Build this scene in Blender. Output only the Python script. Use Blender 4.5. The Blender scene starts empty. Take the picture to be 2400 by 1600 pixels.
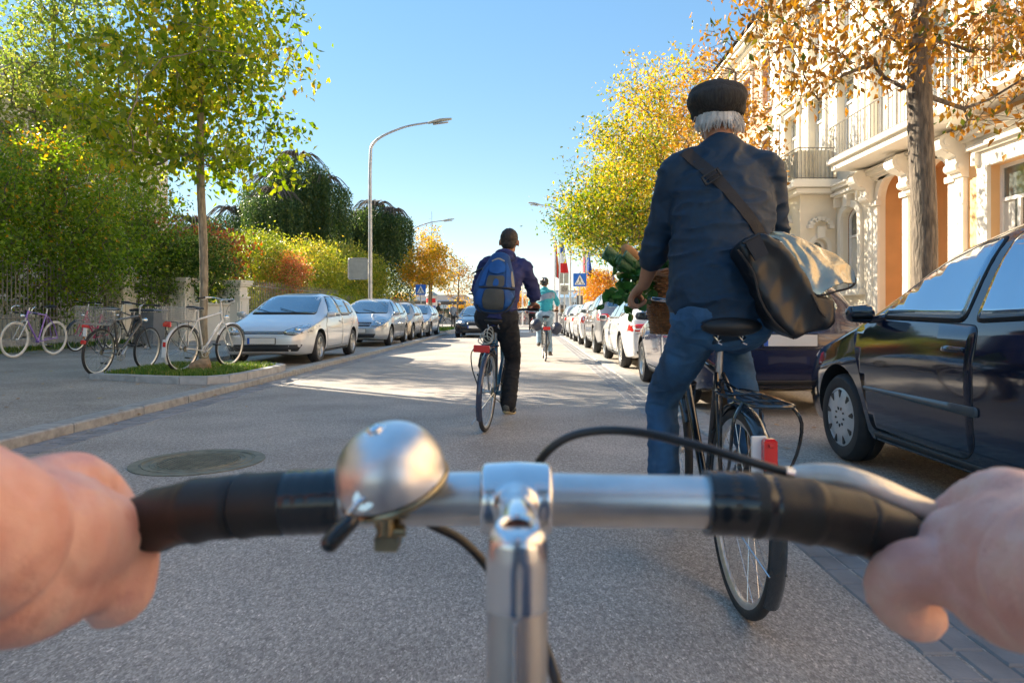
import bpy, bmesh, math, random
import numpy as np
from mathutils import Vector, Matrix, noise
from mathutils.bvhtree import BVHTree
from mathutils.geometry import tessellate_polygon
R = math.radians
sc = bpy.context.scene
C = bpy.context.collection
rng = random.Random(7)

# ------------------------------------------------------------ camera
CH = 1.02                      # camera height, a handlebar-height view
cam = bpy.data.cameras.new('camera'); camo = bpy.data.objects.new('camera', cam); C.objects.link(camo)
camo.location = (0, 0, CH); camo.rotation_euler = (R(90), 0, 0)
cam.sensor_width = 36; cam.lens = 24; cam.shift_x = -0.015; cam.shift_y = -64/2400
cam.clip_start = 0.02; cam.clip_end = 3000
cam.dof.use_dof = True; cam.dof.focus_distance = 5.0; cam.dof.aperture_fstop = 11
sc.camera = camo
def W(px, py, Y):              # metres from a point read off the photo and its distance
    return Vector(((px-1236)/1600*Y, Y, CH+(736-py)/1600*Y))

# ------------------------------------------------------------ light
SUN_EL, SUN_AZ = 30.0, 35.0     # elevation; degrees forward of due left
w = bpy.data.worlds.new('World'); sc.world = w; w.use_nodes = True
nt = w.node_tree; bg = nt.nodes['Background']
sky = nt.nodes.new('ShaderNodeTexSky'); sky.sky_type = 'NISHITA'; sky.sun_disc = False
sky.sun_elevation = R(SUN_EL)
dirs = Vector((-math.cos(R(SUN_AZ))*math.cos(R(SUN_EL)), math.sin(R(SUN_AZ))*math.cos(R(SUN_EL)), math.sin(R(SUN_EL))))
sky.sun_rotation = math.atan2(dirs.x, dirs.y)
sky.air_density = 1.0; sky.dust_density = 0.0; sky.ozone_density = 1.0; sky.altitude = 300
hs_ = nt.nodes.new('ShaderNodeHueSaturation'); hs_.inputs['Saturation'].default_value = 1.8; gm_ = nt.nodes.new('ShaderNodeGamma'); gm_.inputs[1].default_value = .5; nt.links.new(sky.outputs[0], gm_.inputs[0]); nt.links.new(gm_.outputs[0], hs_.inputs['Color'])
nt.links.new(hs_.outputs[0], bg.inputs[0]); bg.inputs[1].default_value = 0.119
sl = bpy.data.lights.new('sun', 'SUN'); sl.energy = 4.1; sl.angle = R(0.55); sl.color = (1, .87, .68)
so = bpy.data.objects.new('sun', sl); C.objects.link(so)
so.rotation_euler = dirs.to_track_quat('Z', 'Y').to_euler()
so.location = (-20, 20, 30)
sc.view_settings.view_transform = 'Standard'; sc.view_settings.look = 'None'
sc.view_settings.exposure = 2.0; sc.view_settings.gamma = 1
sc.render.engine = 'CYCLES'

# ------------------------------------------------------------ materials
def nodes_of(name):
    m = bpy.data.materials.new(name); m.use_nodes = True
    n = m.node_tree.nodes; return m, n, m.node_tree.links, n['Principled BSDF']
def ramp(n, stops):
    r = n.new('ShaderNodeValToRGB'); e = r.color_ramp.elements
    while len(e) > 1: e.remove(e[0])
    e[0].position = stops[0][0]; e[0].color = (*stops[0][1], 1)
    for p, c in stops[1:]:
        x = e.new(p); x.color = (*c, 1)
    return r
def mat(name, col, rough=.6, metal=0, var=.12, nscale=8, bump=0, bscale=60, bdist=.004, coat=0, spec=.5, stretch=(1,1,1), sss=0, emit=0):
    m, n, l, b = nodes_of(name)
    b.inputs['Roughness'].default_value = rough; b.inputs['Metallic'].default_value = metal
    b.inputs['Coat Weight'].default_value = coat; b.inputs['Coat Roughness'].default_value = .04
    b.inputs['Specular IOR Level'].default_value = spec
    tc = n.new('ShaderNodeTexCoord'); mp = n.new('ShaderNodeMapping'); mp.inputs['Scale'].default_value = stretch
    l.new(tc.outputs['Object'], mp.inputs[0])
    nz = n.new('ShaderNodeTexNoise'); nz.inputs['Scale'].default_value = nscale; nz.inputs['Detail'].default_value = 5
    l.new(mp.outputs[0], nz.inputs['Vector'])
    c = np.array(col); lo = tuple(np.clip(c*(1-var), 0, 1)); hi = tuple(np.clip(c*(1+var), 0, 1))
    r = ramp(n, [(.3, lo), (.7, hi)]); l.new(nz.outputs[0], r.inputs[0]); l.new(r.outputs[0], b.inputs['Base Color'])
    mr = n.new('ShaderNodeMapRange'); mr.inputs[3].default_value = max(0.01, rough*.8); mr.inputs[4].default_value = min(1, rough*1.25)
    l.new(nz.outputs[0], mr.inputs[0]); l.new(mr.outputs[0], b.inputs['Roughness'])
    if bump:
        n2 = n.new('ShaderNodeTexNoise'); n2.inputs['Scale'].default_value = bscale; n2.inputs['Detail'].default_value = 4
        l.new(mp.outputs[0], n2.inputs['Vector'])
        bp = n.new('ShaderNodeBump'); bp.inputs['Strength'].default_value = bump; bp.inputs['Distance'].default_value = bdist
        l.new(n2.outputs[0], bp.inputs['Height']); l.new(bp.outputs[0], b.inputs['Normal'])
    if sss:
        b.inputs['Subsurface Weight'].default_value = sss; b.inputs['Subsurface Radius'].default_value = (.012, .005, .003)
        b.inputs['Subsurface Scale'].default_value = 1.0
    if emit:
        b.inputs['Emission Color'].default_value = (*col, 1); b.inputs['Emission Strength'].default_value = emit
    return m
M = {}
def leafmat(name, stops, trans=.45):
    m, n, l, b = nodes_of(name)
    a = n.new('ShaderNodeAttribute'); a.attribute_name = 'tone'
    r = ramp(n, stops); l.new(a.outputs['Fac'], r.inputs[0])
    l.new(r.outputs[0], b.inputs['Base Color']); b.inputs['Roughness'].default_value = .45
    t = n.new('ShaderNodeBsdfTranslucent'); l.new(r.outputs[0], t.inputs[0])
    hs = n.new('ShaderNodeHueSaturation'); hs.inputs['Value'].default_value = 1.5; hs.inputs['Saturation'].default_value = 1.1
    l.new(r.outputs[0], hs.inputs['Color']); l.new(hs.outputs[0], t.inputs[0])
    mx = n.new('ShaderNodeMixShader'); mx.inputs[0].default_value = trans
    l.new(b.outputs[0], mx.inputs[1]); l.new(t.outputs[0], mx.inputs[2])
    l.new(mx.outputs[0], n['Material Output'].inputs[0])
    return m
def asphalt(name, a, b2, patch):
    m, n, l, b = nodes_of(name)
    g = n.new('ShaderNodeNewGeometry')
    mp = n.new('ShaderNodeMapping'); mp.inputs['Scale'].default_value = (1, .5, 1); l.new(g.outputs['Position'], mp.inputs[0])
    v = n.new('ShaderNodeTexVoronoi'); v.inputs['Scale'].default_value = 210; l.new(mp.outputs[0], v.inputs['Vector'])
    n1 = n.new('ShaderNodeTexNoise'); n1.inputs['Scale'].default_value = 1.1; n1.inputs['Detail'].default_value = 6; l.new(g.outputs['Position'], n1.inputs['Vector'])
    n2 = n.new('ShaderNodeTexNoise'); n2.inputs['Scale'].default_value = 60; n2.inputs['Detail'].default_value = 5; l.new(mp.outputs[0], n2.inputs['Vector'])
    rv = ramp(n, [(0, tuple(x*.72 for x in a)), (.4, a), (.85, b2), (.985, tuple(min(1, x*1.3) for x in b2)), (1, tuple(min(1, x*1.6) for x in b2))])
    sp = n.new('ShaderNodeSeparateColor'); l.new(v.outputs['Color'], sp.inputs[0]); l.new(sp.outputs[0], rv.inputs[0])
    rp = ramp(n, [(.3, (.78,)*3), (.7, (1.15,)*3)]); l.new(n1.outputs[0], rp.inputs[0])
    r2 = ramp(n, [(.3, (.75,)*3), (.7, (1.2,)*3)]); l.new(n2.outputs[0], r2.inputs[0])
    mx = n.new('ShaderNodeMix'); mx.data_type = 'RGBA'; mx.blend_type = 'MULTIPLY'; mx.inputs[0].default_value = 1
    l.new(rv.outputs[0], mx.inputs[6]); l.new(rp.outputs[0], mx.inputs[7])
    m2 = n.new('ShaderNodeMix'); m2.data_type = 'RGBA'; m2.blend_type = 'MULTIPLY'; m2.inputs[0].default_value = 1
    l.new(mx.outputs[2], m2.inputs[6]); l.new(r2.outputs[0], m2.inputs[7])
    l.new(m2.outputs[2], b.inputs['Base Color'])
    # fine tar-filled cracks
    vc = n.new('ShaderNodeTexVoronoi'); vc.feature = 'DISTANCE_TO_EDGE'; vc.inputs['Scale'].default_value = .45
    nn = n.new('ShaderNodeTexNoise'); nn.inputs['Scale'].default_value = 2.5; l.new(g.outputs['Position'], nn.inputs['Vector'])
    va = n.new('ShaderNodeVectorMath'); va.operation = 'ADD'; l.new(g.outputs['Position'], va.inputs[0]); l.new(nn.outputs['Color'], va.inputs[1]); l.new(va.outputs[0], vc.inputs['Vector'])
    rc = ramp(n, [(0, (patch,)*3), (.006, (1,)*3)]); l.new(vc.outputs['Distance'], rc.inputs[0])
    m3 = n.new('ShaderNodeMix'); m3.data_type = 'RGBA'; m3.blend_type = 'MULTIPLY'; m3.inputs[0].default_value = 1
    l.new(m2.outputs[2], m3.inputs[6]); l.new(rc.outputs[0], m3.inputs[7]); l.new(m3.outputs[2], b.inputs['Base Color'])
    b.inputs['Roughness'].default_value = .75; b.inputs['Specular IOR Level'].default_value = .35
    bp = n.new('ShaderNodeBump'); bp.inputs['Strength'].default_value = .4; bp.inputs['Distance'].default_value = .0022
    l.new(v.outputs['Distance'], bp.inputs['Height']); l.new(bp.outputs[0], b.inputs['Normal'])
    return m
def paint(name, col, metal=.0, rough=.3, flake=0):
    m = mat(name, col, rough, metal, .03, 3, 0, coat=1.0)
    return m
M['asphalt'] = asphalt('road_asphalt', (.38,.335,.295), (.48,.43,.38), .85)
M['asphalt2'] = asphalt('footway_asphalt', (.35,.31,.265), (.44,.395,.34), .85)
M['granite'] = mat('kerb_granite', (.36,.35,.33), .75, 0, .25, 14, .4, 120)
M['granite_pale'] = mat('pale_granite', (.42,.41,.40), .75, 0, .2, 9, .5, 90)
M['sett'] = mat('gutter_setts', (.27,.26,.26), .7, 0, .3, 4, .5, 80)
M['soil'] = mat('soil', (.10,.075,.05), .9, 0, .4, 9, .8, 50)
M['ground'] = mat('far_ground', (.17,.16,.15), .9, 0, .2, .3)
M['iron'] = mat('cast_iron', (.22,.21,.16), .6, .3, .3, 12, .4, 90)
M['white_paint'] = mat('road_white', (.72,.71,.68), .7, 0, .15, 6, .2, 60)
M['chrome'] = mat('chrome', (.88,.88,.88), .09, 1, .04, 20)
M['alu'] = mat('worn_aluminium', (.80,.79,.77), .36, 1, .1, 40, .06, 300, bdist=.0004)
M['alu_rough'] = mat('dull_aluminium', (.6,.6,.6), .4, 1, .1, 30, .05, 200)
M['black'] = mat('black_plastic', (.016,.016,.018), .4, 0, .2, 10, .1, 200)
M['rubber'] = mat('tyre_rubber', (.028,.028,.03), .62, 0, .25, 20, .3, 150)
M['black_gloss'] = mat('black_lacquer', (.012,.013,.016), .2, 0, .1, 10, 0, coat=1)
M['spoke'] = mat('spoke_steel', (.7,.7,.7), .25, 1, .05)
M['red_lens'] = mat('red_lens', (.62,.02,.015), .15, 0, .1, 10, 0, coat=1)
M['amber_lens'] = mat('amber_lens', (.8,.25,.02), .2, 0, .1, 10, 0, coat=1)
M['white_gloss'] = mat('white_enamel', (.78,.77,.75), .25, 0, .05, 5, 0, coat=.6)
M['carglass'] = mat('car_glass', (.17,.25,.30), .03, .8, .1, 3, 0, coat=1, spec=1.0)
M['winglass'] = mat('window_glass', (.10,.12,.11), .04, 0, .5, 1.2, 0, coat=1, spec=1.0)
M['stucco'] = mat('cream_stucco', (.80,.72,.58), .85, 0, .05, 2, .25, 90)
M['stucco_white'] = mat('white_stucco', (.82,.77,.67), .8, 0, .04, 3, .15, 80)
M['ochre'] = mat('ochre_render', (.74,.46,.22), .85, 0, .08, 2, .2, 90)
M['orange_wall'] = mat('orange_render', (.70,.40,.18), .85, 0, .08, 2, .2, 90)
M['slate'] = mat('roof_slate', (.09,.085,.085), .7, 0, .2, 5)
M['railing'] = mat('iron_railing', (.24,.22,.19), .5, .3, .2, 10)
M['fence_iron'] = mat('grey_iron_bars', (.28,.26,.23), .5, .4, .3, 10)
M['bark'] = mat('brown_bark', (.15,.12,.09), .95, 0, .55, 26, 1, 38, bdist=.02, stretch=(1,1,.22))
M['bark_pale'] = mat('pale_bark', (.28,.23,.16), .9, 0, .45, 30, .9, 40, bdist=.012, stretch=(1,1,.25))
M['pole'] = mat('galvanised_pole', (.50,.50,.50), .45, .6, .2, 6)
M['sign_blue'] = mat('sign_blue', (.01,.14,.62), .35, 0, .03, 3)
M['sign_white'] = mat('sign_white', (.8,.8,.78), .35, 0, .03, 3)
M['sign_grey'] = mat('sign_back_grey', (.42,.43,.40), .5, .2, .12, 6)
M['plate'] = mat('number_plate', (.70,.70,.68), .4, 0, .04, 4)
M['plate_blue'] = mat('plate_blue', (.02,.12,.55), .4)
M['curtain'] = mat('pale_curtain', (.62,.60,.54), .8, 0, .15, 20, stretch=(8,8,.3))

# ------------------------------------------------------------ mesh collector
def frames(pts, ref=None):
    pts = [Vector(p) for p in pts]; n = len(pts); out = []
    prev = None
    for i in range(n):
        t = (pts[min(i+1, n-1)]-pts[max(i-1, 0)])
        t = t.normalized() if t.length > 1e-9 else Vector((0, 0, 1))
        if ref is not None:
            a = Vector(ref)-t*Vector(ref).dot(t)
            a = a.normalized() if a.length > 1e-4 else t.orthogonal().normalized()
        elif prev is None: a = t.orthogonal().normalized()
        else:
            a = prev-t*prev.dot(t); a = a.normalized() if a.length > 1e-6 else t.orthogonal().normalized()
        prev = a; out.append((pts[i], a, t.cross(a).normalized(), t))
    return out
def spline(pts, k=6):
    P = [np.array(p, float) for p in pts]
    if len(P) < 3: k_pts = P
    out = []
    for i in range(len(P)-1):
        p0 = P[max(i-1, 0)]; p1 = P[i]; p2 = P[i+1]; p3 = P[min(i+2, len(P)-1)]
        for j in range(k):
            t = j/k
            out.append(.5*((2*p1)+(-p0+p2)*t+(2*p0-5*p1+4*p2-p3)*t*t+(-p0+3*p1-3*p2+p3)*t**3))
    out.append(P[-1]); return [tuple(p) for p in out]
class MB:
    def __init__(s): s.v = []; s.f = []; s.mi = []; s.m = 0
    def add(s, vs, fs):
        o = len(s.v); s.v += [tuple(v) for v in vs]
        for f in fs: s.f.append(tuple(i+o for i in f)); s.mi.append(s.m)
        return s
    def box(s, c, d, rz=0, mat=None, bev=0):
        x, y, z = d[0]/2, d[1]/2, d[2]/2; b = bev
        if b:
            vs = []; 
            for k, (zz, ins) in enumerate(((-z, b), (-z+b, 0), (z-b, 0), (z, b))):
                for sx, sy in ((-1,-1),(1,-1),(1,1),(-1,1)): vs.append((sx*(x-ins), sy*(y-ins), zz))
            fs = [(3,2,1,0), (12,13,14,15)]
            for k in range(3):
                for i in range(4): j = (i+1) % 4; fs.append((4*k+i, 4*k+j, 4*k+4+j, 4*k+4+i))
        else:
            vs = [(-x,-y,-z),(x,-y,-z),(x,y,-z),(-x,y,-z),(-x,-y,z),(x,-y,z),(x,y,z),(-x,y,z)]
            fs = [(3,2,1,0),(4,5,6,7),(0,1,5,4),(1,2,6,5),(2,3,7,6),(3,0,4,7)]
        T = Matrix.Translation(c) @ (mat if mat is not None else Matrix.Rotation(rz, 4, 'Z'))
        return s.add([T @ Vector(v) for v in vs], fs)
    def tube(s, pts, r, n=8, cap=True, ref=None, r2=None):
        fr = frames(pts, ref); N = len(fr); vs = []
        for i, (p, a, b, t) in enumerate(fr):
            ra = r[i] if hasattr(r, '__len__') else r
            rb = (r2[i] if hasattr(r2, '__len__') else r2) if r2 is not None else ra
            for k in range(n):
                an = 2*math.pi*k/n; vs.append(p+a*math.cos(an)*ra+b*math.sin(an)*rb)
        fs = []
        for i in range(N-1):
            for k in range(n):
                j = (k+1) % n; fs.append((i*n+k, i*n+j, (i+1)*n+j, (i+1)*n+k))
        if cap: fs.append(tuple(range(n))[::-1]); fs.append(tuple((N-1)*n+k for k in range(n)))
        return s.add(vs, fs)
    def limb(s, pts, r, ref=None, r2=None, n=16, k=5):     # rounded, tapered, closed
        q = [list(p)+[r[i], (r2[i] if r2 else r[i])] for i, p in enumerate(pts)]
        q = spline(q, k) if len(q) > 1 else q
        P = [x[:3] for x in q]; A = [max(x[3], .001) for x in q]; B = [max(x[4], .001) for x in q]
        f = frames(P, ref); t0, t1 = f[0][3], f[-1][3]
        pre = [(Vector(P[0])-t0*min(A[0], B[0])*c, sn) for c, sn in ((.98,.2),(.85,.53),(.5,.87))]
        post = [(Vector(P[-1])+t1*min(A[-1], B[-1])*c, sn) for c, sn in ((.5,.87),(.85,.53),(.98,.2))]
        PP = [tuple(x[0]) for x in pre]+P+[tuple(x[0]) for x in post]
        AA = [A[0]*x[1] for x in pre]+A+[A[-1]*x[1] for x in post]; BB = [B[0]*x[1] for x in pre]+B+[B[-1]*x[1] for x in post]
        return s.tube(PP, AA, n, True, ref, BB)
    def ell(s, c, r, n=16, m=10, rot=None):
        vs = []; fs = []; T = rot.to_4x4() if rot is not None else Matrix.Identity(4)
        for i in range(1, m):
            th = math.pi*i/m
            for k in range(n):
                ph = 2*math.pi*k/n
                vs.append(Vector(c)+(T @ Vector((r[0]*math.sin(th)*math.cos(ph), r[1]*math.sin(th)*math.sin(ph), r[2]*math.cos(th)))))
        vs.append(Vector(c)+T @ Vector((0,0,r[2]))); vs.append(Vector(c)+T @ Vector((0,0,-r[2])))
        t, b = len(vs)-2, len(vs)-1
        for i in range(m-2):
            for k in range(n):
                j = (k+1) % n; fs.append((i*n+k, (i+1)*n+k, (i+1)*n+j, i*n+j))
        for k in range(n):
            j = (k+1) % n; fs.append((t, k, j)); fs.append((b, (m-2)*n+j, (m-2)*n+k))
        return s.add(vs, fs)
    def lathe(s, prof, n=24, T=None, closed=False):          # prof: (r,z) about Z
        T = T if T is not None else Matrix.Identity(4); vs = []; fs = []
        for r, z in prof:
            for k in range(n):
                a = 2*math.pi*k/n; vs.append(T @ Vector((r*math.cos(a), r*math.sin(a), z)))
        for i in range(len(prof)-1):
            for k in range(n):
                j = (k+1) % n; fs.append((i*n+k, i*n+j, (i+1)*n+j, (i+1)*n+k))
        if closed:
            i = len(prof)-1
            for k in range(n): j = (k+1) % n; fs.append((i*n+k, i*n+j, j, k))
        else:
            if prof[0][0] > 1e-4: fs.append(tuple(range(n))[::-1])
            if prof[-1][0] > 1e-4 and not (prof[0][0] <= 1e-4 and abs(prof[0][1]-prof[-1][1]) < 1e-6): fs.append(tuple((len(prof)-1)*n+k for k in range(n)))
        return s.add(vs, fs)
    def torus(s, c, R1, r, n=40, m=8, T=None):
        pr = [(R1+r*math.cos(2*math.pi*k/m), r*math.sin(2*math.pi*k/m)) for k in range(m)]
        TT = Matrix.Translation(c) @ (T if T is not None else Matrix.Identity(4))
        return s.lathe(pr, n, TT, True)
    def prism(s, poly, d, T=None):                             # poly in XY, extruded +-d/2 along Z
        T = T if T is not None else Matrix.Identity(4); n = len(poly)
        vs = [T @ Vector((x, y, -d/2)) for x, y in poly]+[T @ Vector((x, y, d/2)) for x, y in poly]
        tr = tessellate_polygon([[Vector((x, y, 0)) for x, y in poly]])
        a = sum(poly[i][0]*poly[(i+1) % n][1]-poly[(i+1) % n][0]*poly[i][1] for i in range(n))
        fs = []
        for t in tr:
            p = [poly[i] for i in t]; ar = (p[1][0]-p[0][0])*(p[2][1]-p[0][1])-(p[2][0]-p[0][0])*(p[1][1]-p[0][1])
            if ar < 0: t = t[::-1]
            fs.append(tuple(i+n for i in t)); fs.append(tuple(t)[::-1])
        for i in range(n):
            j = (i+1) % n; fs.append((i, j, j+n, i+n) if a > 0 else (j, i, i+n, j+n))
        return s.add(vs, fs)
    def mesh(s, name='m', smooth=True):
        me = bpy.data.meshes.new(name); me.from_pydata([tuple(v) for v in s.v], [], s.f)
        if smooth: me.polygons.foreach_set('use_smooth', [True]*len(s.f))
        me.update(); return me
XF = {'X': Matrix.Rotation(R(90), 4, 'Y'), 'Y': Matrix.Rotation(R(-90), 4, 'X')}
def tag(o, label=None, cat=None, group=None, kind=None):
    if label: o['label'] = label
    if cat: o['category'] = cat
    if group: o['group'] = group
    if kind: o['kind'] = kind
    return o
def obj(name, mb, m, parent=None, smooth=True, flat=None):
    me = mb.mesh(name, smooth) if isinstance(mb, MB) else mb
    ms = m if isinstance(m, (list, tuple)) else [m]
    me.materials.clear()
    for x in ms: me.materials.append(M[x] if isinstance(x, str) else x)
    if isinstance(mb, MB) and len(ms) > 1: me.polygons.foreach_set('material_index', mb.mi)
    if smooth and flat is None:
        try: me.set_sharp_from_angle(angle=R(38))
        except Exception: pass
    o = bpy.data.objects.new(name, me); C.objects.link(o)
    if parent: o.parent = parent
    return o
def empty(name, label, cat, loc=(0,0,0), rot=(0,0,0), group=None):
    o = bpy.data.objects.new(name, None); C.objects.link(o); o.empty_display_size = .1
    o.location = loc; o.rotation_euler = rot
    return tag(o, label, cat, group)
def struct(name, mb, m, smooth=False): return tag(obj(name, mb, m, None, smooth), kind='structure')
def kids(o): return [c for c in bpy.data.objects if c.parent == o]
def copy_tree(o, parent=None, label=None):
    c = o.copy(); C.objects.link(c); c.parent = parent
    if label: c['label'] = label
    for ch in kids(o): copy_tree(ch, c)
    return c
def evalmesh(me, mods):
    o = bpy.data.objects.new('tmp', me); C.objects.link(o)
    for t, kw in mods:
        md = o.modifiers.new(t, t)
        for k, v in kw.items(): setattr(md, k, v)
    bpy.context.view_layer.update()
    dg = bpy.context.evaluated_depsgraph_get(); r = bpy.data.meshes.new_from_object(o.evaluated_get(dg))
    bpy.data.objects.remove(o); return r
def melt(mb, vox=.01, smooth=4, fn=None):      # union of closed pieces as one continuous skin
    me = evalmesh(mb.mesh(), [('REMESH', dict(mode='VOXEL', voxel_size=vox, use_smooth_shade=True)), ('SMOOTH', dict(factor=.5, iterations=smooth))])
    if fn:
        n = len(me.vertices); co = np.empty(n*3); me.vertices.foreach_get('co', co); no = np.empty(n*3)
        me.vertex_normals.foreach_get('vector', no); co = co.reshape(-1, 3); no = no.reshape(-1, 3)
        d = np.array([fn(Vector(co[i]), Vector(no[i])) for i in range(n)]); co = co+no*d[:, None]
        me.vertices.foreach_set('co', co.ravel()); me.update()
    me.polygons.foreach_set('use_smooth', [True]*len(me.polygons))
    return me
def bvh_of(me):
    return BVHTree.FromPolygons([v.co.copy() for v in me.vertices], [tuple(p.vertices) for p in me.polygons])
def panel(bvh, poly, axis, sgn, off=.004, step=.05, curve=True, start=5.0, T=None, k=4, rim=.012):
    """a fitted panel: outline in the projection plane laid on the body along axis; sgn = side the ray starts from"""
    ax = {'X': 0, 'Y': 1, 'Z': 2}[axis]; u, v = [(1, 2), (0, 2), (0, 1)][ax]
    if curve: poly = [tuple(p[:2]) for p in spline(list(poly)+[poly[0]], k)[:-1]]
    bm = bmesh.new(); vs = [bm.verts.new((p[0], p[1], 0)) for p in poly]; bm.faces.new(vs)
    xs = [p[0] for p in poly]; ys = [p[1] for p in poly]
    for a, (lo, hi) in ((0, (min(xs), max(xs))), (1, (min(ys), max(ys)))):
        q = math.ceil(lo/step)*step
        while q < hi:
            co = [0,0,0]; no = [0,0,0]; co[a] = q+1e-5; no[a] = 1
            bmesh.ops.bisect_plane(bm, geom=bm.verts[:]+bm.edges[:]+bm.faces[:], plane_co=co, plane_no=no); q += step
    bmesh.ops.triangulate(bm, faces=bm.faces[:])
    d = Vector((0,0,0)); d[ax] = -sgn; ok = []
    for vt in bm.verts:
        o = Vector((0,0,0)); o[u] = vt.co.x; o[v] = vt.co.y; o[ax] = sgn*start
        h = bvh.ray_cast(o, d)
        if h[0] is None:
            h = bvh.find_nearest(Vector([vt.co.x if i == u else vt.co.y if i == v else (ok[-1][ax] if ok else 0) for i in range(3)]))
        ok.append(h[0]); p = h[0]-d*off; vt.co = p
    bd = [e for e in bm.edges if e.is_boundary]
    r = bmesh.ops.extrude_edge_only(bm, edges=bd)
    for vt in [g for g in r['geom'] if isinstance(g, bmesh.types.BMVert)]: vt.co = vt.co+d*rim
    bmesh.ops.recalc_face_normals(bm, faces=bm.faces[:])
    me = bpy.data.meshes.new('panel'); bm.to_mesh(me); bm.free()
    me.polygons.foreach_set('use_smooth', [True]*len(me.polygons)); return me
def join(meshes):
    bm = bmesh.new()
    for m_ in meshes: bm.from_mesh(m_)
    me = bpy.data.meshes.new('j'); bm.to_mesh(me); bm.free(); return me
# ============================================================ GROUND
def sheet(name, poly, z, m, zf=None):
    mb = MB(); n = len(poly)
    tr = tessellate_polygon([[Vector((x, y, 0)) for x, y in poly]])
    mb.add([(x, y, zf(x, y) if zf else z) for x, y in poly], [t for t in tr]); return struct(name, mb, m)
def rect(x0, x1, y0, y1): return [(x0, y0), (x1, y0), (x1, y1), (x0, y1)]
sheet('ground', rect(-900, 900, -300, 1500), -.03, 'ground')
sheet('road', rect(-4.0, 2.0, -14, 41), 0, 'asphalt')
sheet('plaza_road', rect(-60, 60, 41, 76), 0.0, 'asphalt2')
pz = lambda x: .085+.018*(-4.13-x)
mb = MB()
def quad(mb, x0, x1, y0, y1, f): mb.add([(x0, y0, f(x0)), (x1, y0, f(x1)), (x1, y1, f(x1)), (x0, y1, f(x0))], [(0,1,2,3)])
quad(mb, -14, -4.13, -14, 11.9, pz); quad(mb, -14, -6.42, 11.9, 41, pz)
mb.add([(-6.42, 11.9, .03), (-6.42, 41, .03), (-6.42, 41, pz(-6.42)), (-6.42, 11.9, pz(-6.42))], [(0,1,2,3)])
mb.add([(-4.13, 11.9, pz(-4.13)), (-6.42, 11.9, pz(-6.42)), (-6.42, 11.9, 0), (-4.13, 11.9, 0)], [(0,1,2,3)])
struct('left_pavement', mb, 'asphalt2')
sheet('left_parking_bay', rect(-6.42, -4.13, 11.9, 41), .035, 'asphalt2')
sheet('right_parking_bay', rect(1.80, 4.0, -14, 41), .012, 'asphalt2')
mb = MB(); mb.box((6.6, 13.5, .07), (5.2, 55, .12)); struct('right_pavement', mb, 'asphalt2')
# kerbs made of separate stones
def kerb(name, x0, x1, y0, y1, top, m='granite', L=1.0, bot=-.05, jit=.004):
    mb = MB(); y = y0; r = random.Random(hash((x0, y0)) % 999)
    while y < y1:
        l = L*r.uniform(.85, 1.15); e = min(y+l, y1)
        mb.box(((x0+x1)/2+r.uniform(-jit, jit), (y+e)/2, (top+bot)/2+r.uniform(-jit, jit)), (x1-x0, e-y-.012, top-bot), bev=.012); y = e
    struct(name, mb, m)
kerb('left_kerb', -4.13, -3.885, -12, 41, .088)
kerb('right_kerb', 1.50, 1.80, -12, 41, .022)
kerb('right_pavement_kerb', 3.84, 4.0, -12, 41, .135)
def setts(name, x0, rows, y0, y1, w=.105, l=.16):
    mb = MB(); r = random.Random(rows*7+int(x0*10))
    for k in range(rows):
        y = y0+r.uniform(0, .1)
        while y < y1:
            ll = l*r.uniform(.8, 1.25)
            mb.box((x0+(k+.5)*w+r.uniform(-.003, .003), y+ll/2, -.024+r.uniform(-.002, .002)), (w-.006, ll-.007, .06), bev=.006); y += ll
    struct(name, mb, 'sett')
setts('left_gutter', -3.88, 3, 0.5, 41)
setts('right_gutter', 1.18, 3, -1, 41)
# zebra crossing at the junction
mb = MB()
for i in range(6): mb.box((-3.3+i*1.0+.15, 39.6, .006), (.5, 3.0, .004))
struct('road_marking', mb, 'white_paint')
# manhole cover
mh = empty('manhole_cover', 'round worn cast iron manhole cover set in the road beside the left handgrip', 'manhole cover', (-2.27, 4.72, 0))
mb = MB()
mb.lathe([(.43,.001),(.43,.006),(.365,.006),(.365,.001)], 64, closed=True); obj('outer_ring', mb, 'iron', mh)
mb = MB(); mb.lathe([(0,.0035),(.363,.0035)], 64)
for r0 in (.35, .30, .27): mb.torus((0,0,.004), r0, .005, 64, 6)
for i in range(-8, 9):
    h = math.sqrt(max(0, .255**2-(i*.03)**2))
    for a in (0, R(90)):
        c = Vector((i*.03, 0, .006)); c.rotate(Matrix.Rotation(a, 3, 'Z'))
        mb.box(c, (.011, 2*h, .007), a)
obj('lid', mb, 'iron', mh)
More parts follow.
